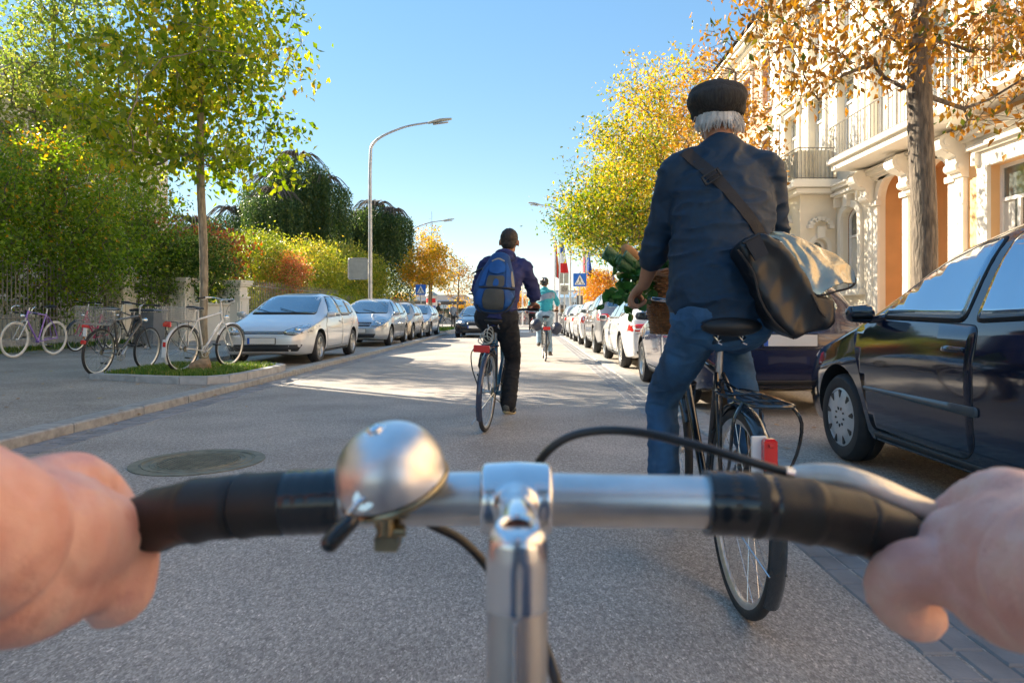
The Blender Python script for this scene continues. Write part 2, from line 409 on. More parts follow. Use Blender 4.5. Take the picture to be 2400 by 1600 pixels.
# planted island with kerb
isl = [(-6.1, 9.5), (-5.3, 9.22), (-4.6, 9.02), (-4.25, 9.06), (-4.06, 9.3), (-3.98, 9.7), (-3.97, 10.9), (-4.02, 11.35), (-4.25, 11.62), (-4.6, 11.7), (-6.1, 11.7)]
cx, cy = -5.05, 10.4
def inset(p, d):
    v = Vector((p[0]-cx, p[1]-cy)); l = v.length; v = v*(1-d/l); return (cx+v.x, cy+v.y)
ZI = .19
mb = MB(); ins = [inset(p, .16) for p in isl]; n = len(isl)
for i in range(n):
    j = (i+1) % n; a, b, c, d = isl[i], isl[j], ins[j], ins[i]
    seg = max(1, int((Vector(b)-Vector(a)).length/.7))
    for q in range(seg):
        t0 = q/seg+.008; t1 = (q+1)/seg-.008
        L_ = lambda p, r_, t: (p[0]+(r_[0]-p[0])*t, p[1]+(r_[1]-p[1])*t)
        P = [L_(a, b, t0), L_(a, b, t1), L_(d, c, t1), L_(d, c, t0)]
        mb.add([(x, y, 0) for x, y in P]+[(x, y, ZI) for x, y in P], [(4,5,6,7),(0,1,5,4),(1,2,6,5),(2,3,7,6),(3,0,4,7)])
struct('island_kerb', mb, 'granite_pale')
sheet('island_soil', ins, ZI-.02, 'soil')
kb = [(-6.0, 33.6), (-4.3, 33.6), (-4.0, 34.1), (-4.0, 38.6), (-4.4, 39.2), (-6.0, 39.2)]
mb = MB(); mb.prism(kb, .17, Matrix.Translation((0, 0, .1))); struct('far_island_kerb', mb, 'granite_pale')
# grass, weeds: uncountable
def blades(name, label, zone, n, h, z, m, seed, lean=.5, w=.006, cat='grass'):
    r = random.Random(seed); V = []; F = []; T = []
    for i in range(n):
        p = zone(r)
        if p is None: continue
        x, y = p; a = r.uniform(0, 6.28); hh = h*r.uniform(.4, 1.3); l = lean*r.uniform(.2, 1)*hh; ww = w*r.uniform(.7, 1.6)
        dx, dy = math.cos(a), math.sin(a); o = len(V); zz = z(x, y) if callable(z) else z
        V += [(x-dy*ww, y+dx*ww, zz), (x+dy*ww, y-dx*ww, zz), (x+dx*l*.4+dy*ww*.7, y+dy*l*.4-dx*ww*.7, zz+hh*.6), (x+dx*l*.4-dy*ww*.7, y+dy*l*.4+dx*ww*.7, zz+hh*.6), (x+dx*l, y+dy*l, zz+hh*.9)]
        F += [(o, o+1, o+2, o+3), (o+3, o+2, o+4)]; T += [r.random()]*5
    me = bpy.data.meshes.new(name); me.from_pydata(V, [], F); at = me.attributes.new('tone', 'FLOAT', 'POINT'); at.data.foreach_set('value', T)
    o = obj(name, me, m); return tag(o, label, cat, kind='stuff')
M['grass'] = leafmat('grass_blades', [(0, (.05,.13,.015)), (.5, (.11,.22,.025)), (.8, (.22,.28,.04)), (1, (.36,.30,.08))], .4)
def in_isl(r):
    x, y = r.uniform(-6.0, -4.1), r.uniform(9.1, 11.6)
    c = False; P = ins
    for i in range(len(P)):
        a, b = P[i], P[i-1]
        if (a[1] > y) != (b[1] > y) and x < (b[0]-a[0])*(y-a[1])/(b[1]-a[1])+a[0]: c = not c
    k = noise.noise(Vector((x*1.7, y*1.7, 3)))
    return (x, y) if c and (k > -.15 or r.random() < .35) else None
blades('grass', 'rough grass and weeds growing on the kerbed tree island', in_isl, 16000, .07, ZI-.02, 'grass', 1, .7, .004)
def far_isl(r): return (r.uniform(-5.9, -4.1), r.uniform(33.8, 38.9))
blades('grass', 'bright grass on the far kerbed island beyond the parked cars', far_isl, 3500, .16, .18, 'grass', 2, .6, .012)
def verge(r):
    y = r.uniform(9, 21.5); return (-10.75-(y-8)*.08+abs(r.gauss(0, .22)), y)
blades('weeds', 'low weeds along the foot of the garden fence', verge, 5000, .13, lambda x, y: pz(x)-.01, 'grass', 3, .9, .012, 'weeds')
# fallen leaves
M['dead'] = leafmat('fallen_leaf', [(0, (.22,.09,.02)), (.4, (.38,.18,.04)), (.75, (.52,.28,.05)), (1, (.40,.34,.06))], .15)
V = []; F = []; T = []; r = random.Random(5)
def litter(x, y, z, s):
    a = r.uniform(0, 6.28); o = len(V); c, sn = math.cos(a)*s, math.sin(a)*s
    for u, v_, h in ((-1, 0, .1), (0, -.6, .0), (1, 0, .35), (0, .6, .25)): V.append((x+u*c-v_*sn, y+u*sn+v_*c, z+.004+h*s*.5))
    F.append((o, o+1, o+2, o+3)); T.extend([r.random()]*4)
for i in range(520):
    k = r.random()
    if k < .3: litter(-3.93+r.gauss(0, .10)+.12, r.uniform(4, 40), .02 if r.random() < .6 else .09, r.uniform(.02, .045))
    elif k < .55: x = r.uniform(-10, -4.2); y = r.uniform(5, 11); litter(x, y, pz(x), r.uniform(.02, .04))
    elif k < .75: litter(r.uniform(1.75, 3.9), r.uniform(2, 30), .015, r.uniform(.02, .045))
    elif k < .9:
        p = in_isl(r)
        if p: litter(p[0], p[1], ZI+.02, r.uniform(.02, .045))
    else: litter(r.uniform(-3.6, 1.2), r.uniform(4, 30), .003, r.uniform(.012, .025))
for i in range(500):
    y = r.uniform(10, 22); x = -10.7-(y-8)*.07+abs(r.gauss(0, .35)); litter(x, y, pz(x), r.uniform(.03, .055))
me = bpy.data.meshes.new('fallen_leaves'); me.from_pydata(V, [], F); me.attributes.new('tone', 'FLOAT', 'POINT').data.foreach_set('value', T)
tag(obj('fallen_leaves', me, 'dead'), 'dry fallen autumn leaves scattered on kerbs and pavement', 'fallen leaves', kind='stuff')
rk = MB(); rk.ell((0,0,.07), (.17,.12,.12), 9, 6)
rkm = melt(rk, .02, 1, lambda c, n_: .045*noise.noise(c*9)+.02*noise.noise(c*25))
tag(obj('boulder', rkm, mat('sandstone_rock', (.36,.24,.14), .9, 0, .3, 12, .6, 50), flat=1), 'rough brown stone lying in the grass under the white bicycle', 'stone').location = (-4.87, 10.2, ZI-.03)
# ============================================================ BUILDINGS
def arch_poly(y0, y1, z0, zs, n=14, rise=None):
    r = (y1-y0)/2; h = rise if rise is not None else r; c = (y0+y1)/2
    return [(y0, z0), (y1, z0)]+[(c+r*math.cos(math.pi*k/n), zs+h*math.sin(math.pi*k/n)) for k in range(0, n+1)]
class Facade:
    """a wall in its own plane: s along, z up; o = origin, d = direction of s, nrm = outward"""
    def __init__(s, o, d, nrm): s.o = Vector(o); s.d = Vector(d).normalized(); s.n = Vector(nrm).normalized()
    def P(s, a, z, out=0): return s.o+s.d*a+Vector((0, 0, z))+s.n*out
    def slab(s, mb, a0, a1, z0, z1, out, back=-.02):
        vs = [s.P(a, z, q) for q in (back, out) for a, z in ((a0, z0), (a1, z0), (a1, z1), (a0, z1))]
        return mb.add(vs, [(0,1,2,3),(7,6,5,4),(0,4,5,1),(1,5,6,2),(2,6,7,3),(3,7,4,0)])
    def poly(s, mb, pl, out, back=0):
        n = len(pl); tr = tessellate_polygon([[Vector((x, y, 0)) for x, y in pl]])
        vs = [s.P(a, z, out) for a, z in pl]+[s.P(a, z, back) for a, z in pl]
        return mb.add(vs, [tuple(t) for t in tr]+[(i, (i+1) % n, n+(i+1) % n, n+i) for i in range(n)])
    def wall(s, mb, outer, holes, depth=.28):
        loops = [[Vector((x, y, 0)) for x, y in outer]]+[[Vector((x, y, 0)) for x, y in h] for h in holes]
        flat = [p for l in loops for p in l]
        tr = tessellate_polygon(loops)
        mb.add([s.P(p.x, p.y) for p in flat], [tuple(t) for t in tr])
        for h in holes:
            n = len(h); mb.add([s.P(a, z) for a, z in h]+[s.P(a, z, -depth) for a, z in h], [(i, (i+1) % n, n+(i+1) % n, n+i) for i in range(n)])
    def window(s, a0, a1, z0, z1, parent, arch=0, depth=.22, bars=(1, .68), name='window'):
        f = MB(); t = .07; c = (a0+a1)/2
        out = [(a0, z0), (a1, z0), (a1, z1), (a0, z1)] if not arch else arch_poly(a0, a1, z0, z1-arch, 10, arch)
        inn = [((a-c)*(1-2*t/(a1-a0))+c, z0+t+(z-z0)*(1-2*t/(z1-z0))) for a, z in out]
        n = len(out); vs = []
        for q in (-depth+.05, -depth): vs += [s.P(a, z, q) for a, z in out]+[s.P(a, z, q) for a, z in inn]
        fs = []
        for i in range(n): j = (i+1) % n; fs += [(i, j, n+j, n+i), (n+i, n+j, 3*n+j, 3*n+i)]
        f.add(vs, fs)
        zt = z0+(z1-z0)*bars[1]; s.slab(f, a0+t, a1-t, zt-.035, zt+.035, -depth+.06, -depth)
        if bars[0]: s.slab(f, c-.04, c+.04, z0+t, zt-.035, -depth+.055, -depth)
        fr = obj(name, f, 'white_gloss', parent, False)
        p = MB(); s.poly(p, inn, -depth+.01, -depth-.01); obj('pane', p, 'winglass', fr, False)
        cu = MB(); s.slab(cu, a0+t, a0+t+(a1-a0)*.28, z0+t, zt-.04, -depth+.015, -depth+.012); s.slab(cu, a1-t-(a1-a0)*.28, a1-t, z0+t, zt-.04, -depth+.015, -depth+.012)
        obj('curtain', cu, 'curtain', fr, False)
        return fr
def surround(F, mb, a0, a1, z0, z1, wd=.18, out=.07, hood=True, arch=0):
    F.slab(mb, a0-wd, a0-.004, z0, z1-arch, out); F.slab(mb, a1+.004, a1+wd, z0, z1-arch, out)
    F.slab(mb, a0-wd-.1, a1+wd+.1, z0-.16, z0-.003, out+.09)
    if arch:
        n = 10; c = (a0+a1)/2; r = (a1-a0)/2
        P = [(c+(r+e)*math.cos(math.pi*k/n), z1-arch+(arch+e)*math.sin(math.pi*k/n)) for e in (.004, wd) for k in range(n+1)]
        vs = [F.P(a, z, q) for q in (out, -.02) for a, z in P]; m = n+1; fs = []
        for k in range(n): fs += [(k, k+1, m+k+1, m+k), (m+k, m+k+1, 3*m+k+1, 3*m+k), (k, k+1, 2*m+k+1, 2*m+k)]
        mb.add(vs, fs); F.slab(mb, c-.11, c+.11, z1+.02, z1+.36, out+.1)
    else: F.slab(mb, a0-wd, a1+wd, z1+.003, z1+wd, out)
    if hood:
        zt = z1+wd+(.06 if not arch else .2)
        F.slab(mb, a0-wd-.12, a1+wd+.12, zt+.01, zt+.09, out+.16); F.slab(mb, a0-wd-.05, a1+wd+.05, zt-.05, zt+.005, out+.08)
        for a in (a0-wd+.02, a1+wd-.02): F.slab(mb, a-.06, a+.06, zt-.3, zt-.055, out+.1)
def cornice(F, mb, a0, a1, z, big=1.0, steps=((.0,.10,.10),(.10,.2,.22),(.2,.34,.38),(.34,.42,.46)), dent=False):
    for s0, s1, o in steps: F.slab(mb, a0, a1, z+s0*big, z+s1*big-.003, o*big)
    if dent:
        a = a0+.1
        while a < a1-.1: F.slab(mb, a, a+.12, z-.16*big, z-.003, .16*big); a += .3
def railing(F, mb, a0, a1, z0, z1, out, sp=.11):
    n = int((a1-a0)/sp)
    for i in range(n+1):
        a = a0+(a1-a0)*i/n; p, q = F.P(a, z0, out), F.P(a, z1, out); mb.tube([p, q], .011, 5)
    for z in (z0+.06, z1): mb.tube([F.P(a0, z, out), F.P(a1, z, out)], .017, 6)
def scroll(F, mb, a, z, w=.34):
    """carved console: two volutes with a bellied body"""
    sh = [(0,0),(.30,.02),(.50,.12),(.62,.32),(.60,.52),(.45,.66),(.42,.62),(.30,.72),(.28,.95),(.16,1.25),(0,1.3)]
    n = len(sh); vs = [F.P(a+q*w/2, z-y*.75, x*.95) for q in (-1, 1) for x, y in sh]
    tr = tessellate_polygon([[Vector((x, y, 0)) for x, y in sh]])
    mb.add(vs, [tuple(t) for t in tr]+[tuple(i+n for i in t) for t in tr]+[(i, (i+1) % n, n+(i+1) % n, n+i) for i in range(n)])
    for x, y, r0 in ((.48, .34, .17), (.22, 1.0, .10)):
        c0, c1 = F.P(a-w/2-.03, z-y*.75, x*.95), F.P(a+w/2+.03, z-y*.75, x*.95); mb.tube([c0, c1], r0, 14)
        mb.tube([c0-F.d*.02, c1+F.d*.02], r0*.5, 10)

XA = 9.0
F = Facade((XA, 0, 0), (0, 1, 0), (-1, 0, 0))
bA = empty('town_house', 'cream and ochre ornate town house with arched entrance porch behind the near right tree', 'house', (0, 0, 0))
y0, y1, yb = -9.0, 24.4, 19.9
arches = [(14.5, 15.52), (16.27, 17.42)]
wins = [(12.2, 13.25, 1.9, 3.9, 0), (18.5, 19.45, 1.7, 3.98, .28), (9.6, 10.7, 1.9, 3.9, 0), (6.2, 7.3, 1.9, 3.9, 0), (2.8, 3.9, 1.9, 3.9, 0), (-.8, .3, 1.9, 3.9, 0)]
hol = [arch_poly(a, b, .9, 3.9) for a, b in arches]+[([(a, z0), (b, z0), (b, z1), (a, z1)] if not ar else arch_poly(a, b, z0, z1-ar, 10, ar)) for a, b, z0, z1, ar in wins]
# ground floor: ochre near, pale stucco beyond
w1 = MB(); F.wall(w1, [(y0, 0), (13.95, 0), (13.95, 4.85), (y0, 4.85)], [hol[2], hol[4]]+hol[5:]); obj('wall', w1, 'ochre', bA, False)
w2 = MB(); F.wall(w2, [(13.95, 0), (yb, 0), (yb, 4.85), (13.95, 4.85)], [hol[0], hol[1], hol[3]], .14); obj('wall', w2, 'stucco', bA, False)
lg = MB()     # porch inside the arches
P = lambda a, z, q: F.P(a, z, q)
lg.add([P(14.1,.9,-1.3), P(17.5,.9,-1.3), P(17.5,4.7,-1.3), P(14.1,4.7,-1.3), P(14.1,.9,-.145), P(17.5,.9,-.145), P(17.5,4.7,-.145), P(14.1,4.7,-.145)], [(0,1,2,3), (0,4,7,3), (1,5,6,2), (0,1,5,4), (3,2,6,7)])
obj('porch', lg, 'orange_wall', bA, False)
dr = MB(); F.slab(dr, 15.5, 16.3, .9, 3.3, -1.24, -1.299); obj('door', dr, mat('brown_door', (.2,.09,.04), .5), bA, False)
# first and second floor
up = []; ww = 1.05
for c in (-7.6, -5.0, -2.4, .2, 2.8, 5.4, 8.0, 10.4, 12.7, 15.0, 17.3, 19.2, 21.2, 23.2): up.append((c-ww/2, c+ww/2, 5.55, 7.75))
up2 = [(a, b, 8.75, 10.75) for a, b, _, _ in up]
rc = lambda q: [(q[0], q[2]), (q[1], q[2]), (q[1], q[3]), (q[0], q[3])]
w3 = MB(); F.wall(w3, [(y0, 4.85), (13.8, 4.85), (13.8, 11.6), (y0, 11.6)], [rc(q) for q in up[:9]+up2[:9]]); obj('wall', w3, 'ochre', bA, False)
w4 = MB(); F.wall(w4, [(13.8, 4.85), (y1, 4.85), (y1, 11.6), (13.8, 11.6)], [rc(q) for q in up[9:]+up2[9:]]); obj('wall', w4, 'stucco', bA, False)
for q in up+up2: F.window(*q, bA)
for a, b, z0_, z1_, ar in wins: F.window(a, b, z0_, z1_, bA, ar, bars=(1 if not ar else 0, .66))
tr = MB()
for q in up+up2: surround(F, tr, *q)
for a, b, z0_, z1_, ar in wins: surround(F, tr, a, b, z0_, z1_, .3 if not ar else .2, .08, True, ar)
for a, b in arches:
    n = 14; c = (a+b)/2; r_ = (b-a)/2; vs = []
    for e in (.004, .19):
        for k in range(n+1): vs.append((c+(r_+e)*math.cos(math.pi*k/n), 3.9+(r_+e)*math.sin(math.pi*k/n)))
    m_ = n+1; VV = [F.P(x, z, q) for q in (.07, -.02) for x, z in vs]; fs = []
    for k in range(n): fs += [(k, k+1, m_+k+1, m_+k), (m_+k, m_+k+1, 3*m_+k+1, 3*m_+k), (k, k+1, 2*m_+k+1, 2*m_+k)]
    tr.add(VV, fs)
    for x0_, x1_ in ((a-.24, a-.004), (b+.004, b+.24)):
        F.slab(tr, x0_, x1_, .9, 3.78, .07); F.slab(tr, x0_-.04, x1_+.04, 3.79, 3.91, .13)
F.slab(tr, 13.95, 14.22, .3, 4.3, .10); F.slab(tr, 17.66, 17.86, .3, 4.3, .1)
for a in (13.8,): F.slab(tr, a, a+.3, 4.95, 11.5, .06)
for a in (16.15, 18.3): F.slab(tr, a-.12, a+.12, 5.3, 11.5, .05)
cornice(F, tr, y0, yb, 4.42, .7)
F.slab(tr, y0, y1, 8.15, 8.35, .16); F.slab(tr, y0, y1, 8.36, 8.42, .22)
cornice(F, tr, y0, y1, 11.15, 1.35, dent=True)
for a in range(-8, 20): F.slab(tr, a-.003, a+.9, .25, .85, .05)
obj('stone_trim', tr, 'stucco_white', bA, False)
for a in (14.08, 15.88, 17.76): sc_ = MB(); scroll(F, sc_, a, 4.78); obj('scroll_console', sc_, 'stucco_white', bA, True)
# balcony over the porch and near balcony upstairs
s_ = MB(); F.slab(s_, 13.6, 18.1, 4.80, 4.96, .95, -.01); F.slab(s_, 13.55, 18.15, 4.965, 5.08, 1.05, -.01); bl = obj('balcony', s_, 'stucco_white', bA, False)
s_ = MB(); railing(F, s_, 13.6, 18.1, 5.08, 5.95, .95, .16)
obj('railing', s_, 'railing', bl)
s_ = MB(); F.slab(s_, 9.0, 13.4, 4.93, 5.12, .95, -.01); bl2 = obj('balcony', s_, 'stucco_white', bA, False)
s_ = MB(); railing(F, s_, 9.0, 13.4, 5.12, 6.05, .9)
s_.tube([F.P(13.4, 6.05, .9), F.P(13.4, 6.05, 0)], .017, 6)
for i in range(8): s_.tube([F.P(13.4, 5.12, i*.12), F.P(13.4, 6.05, i*.12)], .011, 5)
obj('railing', s_, 'railing', bl2)
# canted bay with its own balcony
bay = MB(); bx = 1.05
Fn = Facade((XA-bx, yb, 0), (1, 0, 0), (0, -1, 0)); Ff = Facade((XA-bx, 0, 0), (0, 1, 0), (-1, 0, 0))
Fn.wall(bay, [(0, 0), (bx, 0), (bx, 4.5), (0, 4.5)], [arch_poly(.35, .78, 1.6, 3.0, 8, .2)])
Ff.wall(bay, [(yb, 0), (y1-.2, 0), (y1-.2, 4.5), (yb, 4.5)], [arch_poly(20.7, 21.5, 1.6, 3.2, 8, .25), arch_poly(22.4, 23.2, 1.6, 3.2, 8, .25)])
obj('bay', bay, 'stucco', bA, False)
Fn.window(.35, .78, 1.6, 3.2, bA, .2, bars=(0, .7)); Ff.window(20.7, 21.5, 1.6, 3.45, bA, .25, bars=(0, .7)); Ff.window(22.4, 23.2, 1.6, 3.45, bA, .25, bars=(0, .7))
bt = MB()
surround(Fn, bt, .35, .78, 1.6, 3.2, .12, .05, False, .2); surround(Ff, bt, 20.7, 21.5, 1.6, 3.45, .16, .06, False, .25); surround(Ff, bt, 22.4, 23.2, 1.6, 3.45, .16, .06, False, .25)
bt.box((XA-bx/2-.09, (yb+y1)/2-.2, 4.58), (bx+.2, y1-yb+.1, .14)); bt.box((XA-bx/2-.15, (yb+y1)/2-.2, 4.74), (bx+.36, y1-yb+.3, .14)); bt.box((XA-bx/2-.12, (yb+y1)/2-.2, 4.86), (bx+.3, y1-yb+.2, .08))
obj('bay_cornice', bt, 'stucco_white', bA, False)
for Fx, a, b, z in ((Fn, .35, .78, 3.5), (Ff, 20.7, 21.5, 3.75), (Ff, 22.4, 23.2, 3.75)):
    n = 8; c = (a+b)/2; hd = MB()
    for k in range(n):
        an = math.pi*(k+.5)/n; Fx.slab(hd, c+(b-a)*.72*math.cos(an)-.07, c+(b-a)*.72*math.cos(an)+.07, z+.28*math.sin(an)-.05, z+.28*math.sin(an)+.06, .16)
    obj('carved_hood', hd, 'stucco_white', bA, False)
s_ = MB(); railing(Ff, s_, yb-.05, y1-.2, 4.92, 5.85, .1); Fr = Facade((XA-bx-.1, yb-.05, 0), (1, 0, 0), (0, -1, 0)); railing(Fr, s_, 0, bx+.1, 4.92, 5.85, 0)
b3 = obj('balcony', s_, 'railing', bA)
s_ = MB(); vs = []; n = 30
for i in range(n+1):
    x = XA-bx-.05+(bx)*i/n; yy = yb+.03+.03*math.sin(i*1.9)+.015*math.sin(i*4.1)
    vs += [(x, yy, 4.97), (x, yy, 5.8)]
for i in range(n+1):
    y = yb+.03+(y1-yb-.3)*i/n; xx = XA-bx-.05+.03*math.sin(i*1.9); vs += [(xx, y, 4.97), (xx, y, 5.8)]
s_.add(vs, [(2*i, 2*i+2, 2*i+3, 2*i+1) for i in range(n)]+[(2*i, 2*i+2, 2*i+3, 2*i+1) for i in range(n+1, 2*n+1)])
obj('canvas_screen', s_, mat('balcony_canvas', (.76,.69,.55), .9, 0, .1, 6), b3)
rf = MB(); rf.add([(XA-.7, y0-.2, 11.75), (XA-.7, y1, 11.75), (XA+4.5, y1, 15.2), (XA+4.5, y0-.2, 15.2), (XA+9, y1, 11.7), (XA+9, y0-.2, 11.7)], [(0,1,2,3), (3,2,4,5), (0,3,5)])
rf.box((XA-.66, (y0+y1)/2, 11.72), (.12, y1-y0+.2, .12)); obj('roof', rf, 'slate', bA, False)
dp = MB(); dp.tube([(XA-.12, y1-.3, .2), (XA-.12, y1-.3, 11.6)], .05, 8); obj('drainpipe', dp, 'pole', bA)
bk = MB(); bk.add([(XA+.35, y0, 0), (XA+9, y0, 0), (XA+9, y0, 11.6), (XA+.3, y0, 11.6), (XA, y0, 0), (XA, y0, 11.6)], [(4,1,2,5)]); obj('side_wall', bk, 'stucco', bA, False)

def row_house(name, label, x, y0, y1, zt, wallm, trimm, floors, nw, ph=.0, brick=None, bay=None):
    t = empty(name, label, 'house'); F = Facade((x, 0, 0), (0, 1, 0), (-1, 0, 0)); hs = []; q = []
    for k, (z0, z1) in enumerate(floors):
        for i in range(nw):
            c = y0+(i+.5)*(y1-y0)/nw; q.append((c-.5, c+.5, z0, z1)); hs.append([(c-.5, z0), (c+.5, z0), (c+.5, z1), (c-.5, z1)])
    mb = MB(); F.wall(mb, [(y0, 0), (y1, 0), (y1, zt), (y0, zt)], hs); obj('wall', mb, wallm, t, False)
    for a in q: F.window(*a, t)
    mb = MB(); [surround(F, mb, *a) for a in q]; cornice(F, mb, y0, y1, zt-.5, 1.2, dent=True); cornice(F, mb, y0, y1, floors[1][0]-.85, .6)
    F.slab(mb, y0+.01, y1, .1, .8, .08); 
    for a in (y0+.25, y1-.25): F.slab(mb, a-.2, a+.2, .8, zt-.55, .07)
    obj('stone_trim', mb, trimm, t, False)
    mb = MB(); mb.add([(x-.65, y0, zt+.1), (x-.65, y1, zt+.1), (x+4.5, y1, zt+3.3), (x+4.5, y0, zt+3.3), (x+9, y1, zt), (x+9, y0, zt)], [(0,1,2,3), (3,2,4,5), (0,3,5), (1,4,2)])
    mb.box((x+3, y0+1.5, zt+3.2), (.8, .9, 1.6)); obj('roof', mb, 'slate', t, False)
    mb = MB(); mb.add([(x, y0, 0), (x+9, y0, 0), (x+9, y0, zt), (x, y0, zt), (x, y1, 0), (x+9, y1, 0), (x+9, y1, zt), (x, y1, zt)], [(0,1,2,3), (4,5,6,7)]); obj('side_wall', mb, wallm, t, False)
    return t, F
def brickmat(name, a, b_, mo):
    m, n, l, b = nodes_of(name); tc = n.new('ShaderNodeTexCoord'); mp = n.new('ShaderNodeMapping'); mp.inputs['Rotation'].default_value = (R(90), 0, R(90))
    sx = n.new('ShaderNodeSeparateXYZ'); cb = n.new('ShaderNodeCombineXYZ'); l.new(tc.outputs['Object'], sx.inputs[0]); l.new(sx.outputs[1], cb.inputs[0]); l.new(sx.outputs[2], cb.inputs[1])
    t = n.new('ShaderNodeTexBrick'); t.inputs['Scale'].default_value = 1; t.inputs['Brick Width'].default_value = .25; t.inputs['Row Height'].default_value = .075; t.inputs['Mortar Size'].default_value = .01
    t.inputs['Color1'].default_value = (*a, 1); t.inputs['Color2'].default_value = (*b_, 1); t.inputs['Mortar'].default_value = (*mo, 1)
    l.new(cb.outputs[0], t.inputs['Vector']); l.new(t.outputs['Color'], b.inputs['Base Color']); b.inputs['Roughness'].default_value = .85; return m
M['brick'] = brickmat('red_brick', (.50,.22,.12), (.60,.29,.17), (.5,.42,.34))
fl = [(1.5, 3.6), (5.5, 7.6), (8.8, 10.6)]
row_house('brick_house', 'red brick town house with pale stone trim next beyond the cream house', XA, 24.45, 33.5, 11.9, 'brick', 'stucco_white', fl, 4)
row_house('cream_house', 'pale cream terraced house farther down the right side behind the trees', XA+.1, 33.6, 44, 11.4, 'stucco', 'stucco_white', fl, 4)
# villa in the left garden, seen through the leaves
vl = empty('garden_villa', 'pale villa half hidden behind the left garden trees', 'house')
Fv = Facade((-17.5, 17.5, 0), (.25, 1, 0), (1, -.25, 0)); q = [(a, a+1.0, z, z+1.9) for a in (1.2, 3.6, 6.0, 8.4) for z in (1.6, 5.2)]
mb = MB(); Fv.wall(mb, [(0, 0), (11, 0), (11, 8.2), (0, 8.2)], [rc(a) for a in q]); obj('wall', mb, 'stucco', vl, False)
for a in q: Fv.window(*a, vl)
mb = MB(); [surround(Fv, mb, *a) for a in q]; cornice(Fv, mb, 0, 11, 7.9, 1); obj('stone_trim', mb, 'stucco_white', vl, False)
Fs = Facade((-17.5, 17.5, 0), (-1, .25, 0), (-.25, -1, 0)); mb = MB(); Fs.wall(mb, [(0, 0), (9, 0), (9, 8.2), (0, 8.2)], []); obj('side_wall', mb, 'stucco', vl, False)
mb = MB(); a, b, c, d = Fv.P(-.4, 8.3, .5), Fv.P(11.4, 8.3, .5), Fv.P(11.4, 8.3, -9.5), Fv.P(-.4, 8.3, -9.5); e, f = Fv.P(3.5, 11.2, -4.5), Fv.P(7.5, 11.2, -4.5)
mb.add([a, b, c, d, e, f], [(0,1,5,4), (1,2,5), (2,3,4,5), (3,0,4)]); obj('roof', mb, 'slate', vl, False)

# ============================================================ FENCE, GATE PILLARS, WALL
fx = lambda y: float(np.interp(y, [8, 20, 22.3, 50], [-10.9, -11.9, -9.5, -8.6]))
tl_ = empty('unseen_shade_house', 'tall pale house added outside the view on the left to shade the near road', 'house')  # light blocker added out of view; its shadow covers the near road
Fh = Facade((-14.3, 0, 0), (0, 1, 0), (1, 0, 0)); q = [(a+.6, a+1.7, z, z+1.9) for a in (-6, -3.2, -.4, 2.4, 5.2, 8.0, 10.8, 13.6) for z in (1.6, 4.9, 8.2, 11.0)]
mb = MB(); Fh.wall(mb, [(-8, 0), (17.3, 0), (17.3, 13.4), (-8, 13.4)], [rc(a) for a in q]); obj('wall', mb, 'stucco', tl_, False)
for a in q: Fh.window(*a, tl_)
mb = MB(); [surround(Fh, mb, *a, hood=False) for a in q]; cornice(Fh, mb, -8, 17.3, 13.2, 1); obj('stone_trim', mb, 'stucco_white', tl_, False)
mb = MB(); mb.add([(-14.3, 17.3, 0), (-24, 17.3, 0), (-24, 17.3, 13.4), (-14.3, 17.3, 13.4)], [(0,1,2,3)]); obj('side_wall', mb, 'stucco', tl_, False)
mb = MB(); mb.add([(-13.8, -8.3, 13.6), (-13.8, 17.7, 13.6), (-24.4, 17.7, 13.6), (-24.4, -8.3, 13.6), (-19, -5, 16), (-19, 14, 16)], [(0,1,5,4), (1,2,5), (2,3,4,5), (3,0,4)]); obj('roof', mb, 'slate', tl_, False)
def bars(mb, ya, yb_, h, sp=.14, rails=(.25, .92)):
    n = int((yb_-ya)/sp)
    for i in range(n+1):
        y = ya+(yb_-ya)*i/n; x = fx(y); z = pz(x)+.25; t = z+h*(1 if i % 2 else .97)
        mb.tube([(x, y, z), (x, y, t)], .013, 5); mb.tube([(x, y, t), (x, y, t+.09)], [.018, .001], 5)
    for k in rails:
        mb.tube([(fx(ya), ya, pz(fx(ya))+.25+h*k), (fx(yb_), yb_, pz(fx(yb_))+.25+h*k)], .018, 6)
def fence(ya, yb_, h, label):
    t = empty('iron_fence', label, 'fence'); mb = MB(); bars(mb, ya, yb_, h); obj('bars', mb, 'fence_iron', t)
    mb = MB(); n = 6
    for i in range(n):
        a, b = ya+(yb_-ya)*i/n, ya+(yb_-ya)*(i+1)/n; mb.box((fx((a+b)/2), (a+b)/2, pz(fx(a))+.12), (.26, b-a-.01, .28), R(-7.4), bev=.015)
    obj('plinth', mb, 'granite', t, False)
fence(8, 19.6, 1.85, 'tall grey iron bar fence overgrown by the garden behind the leaning bicycles')
fence(22.8, 33, 1.7, 'iron bar fence beyond the right white gate pillar')
fence(33.2, 52, 1.5, 'distant iron fence running past the yellow hedge')
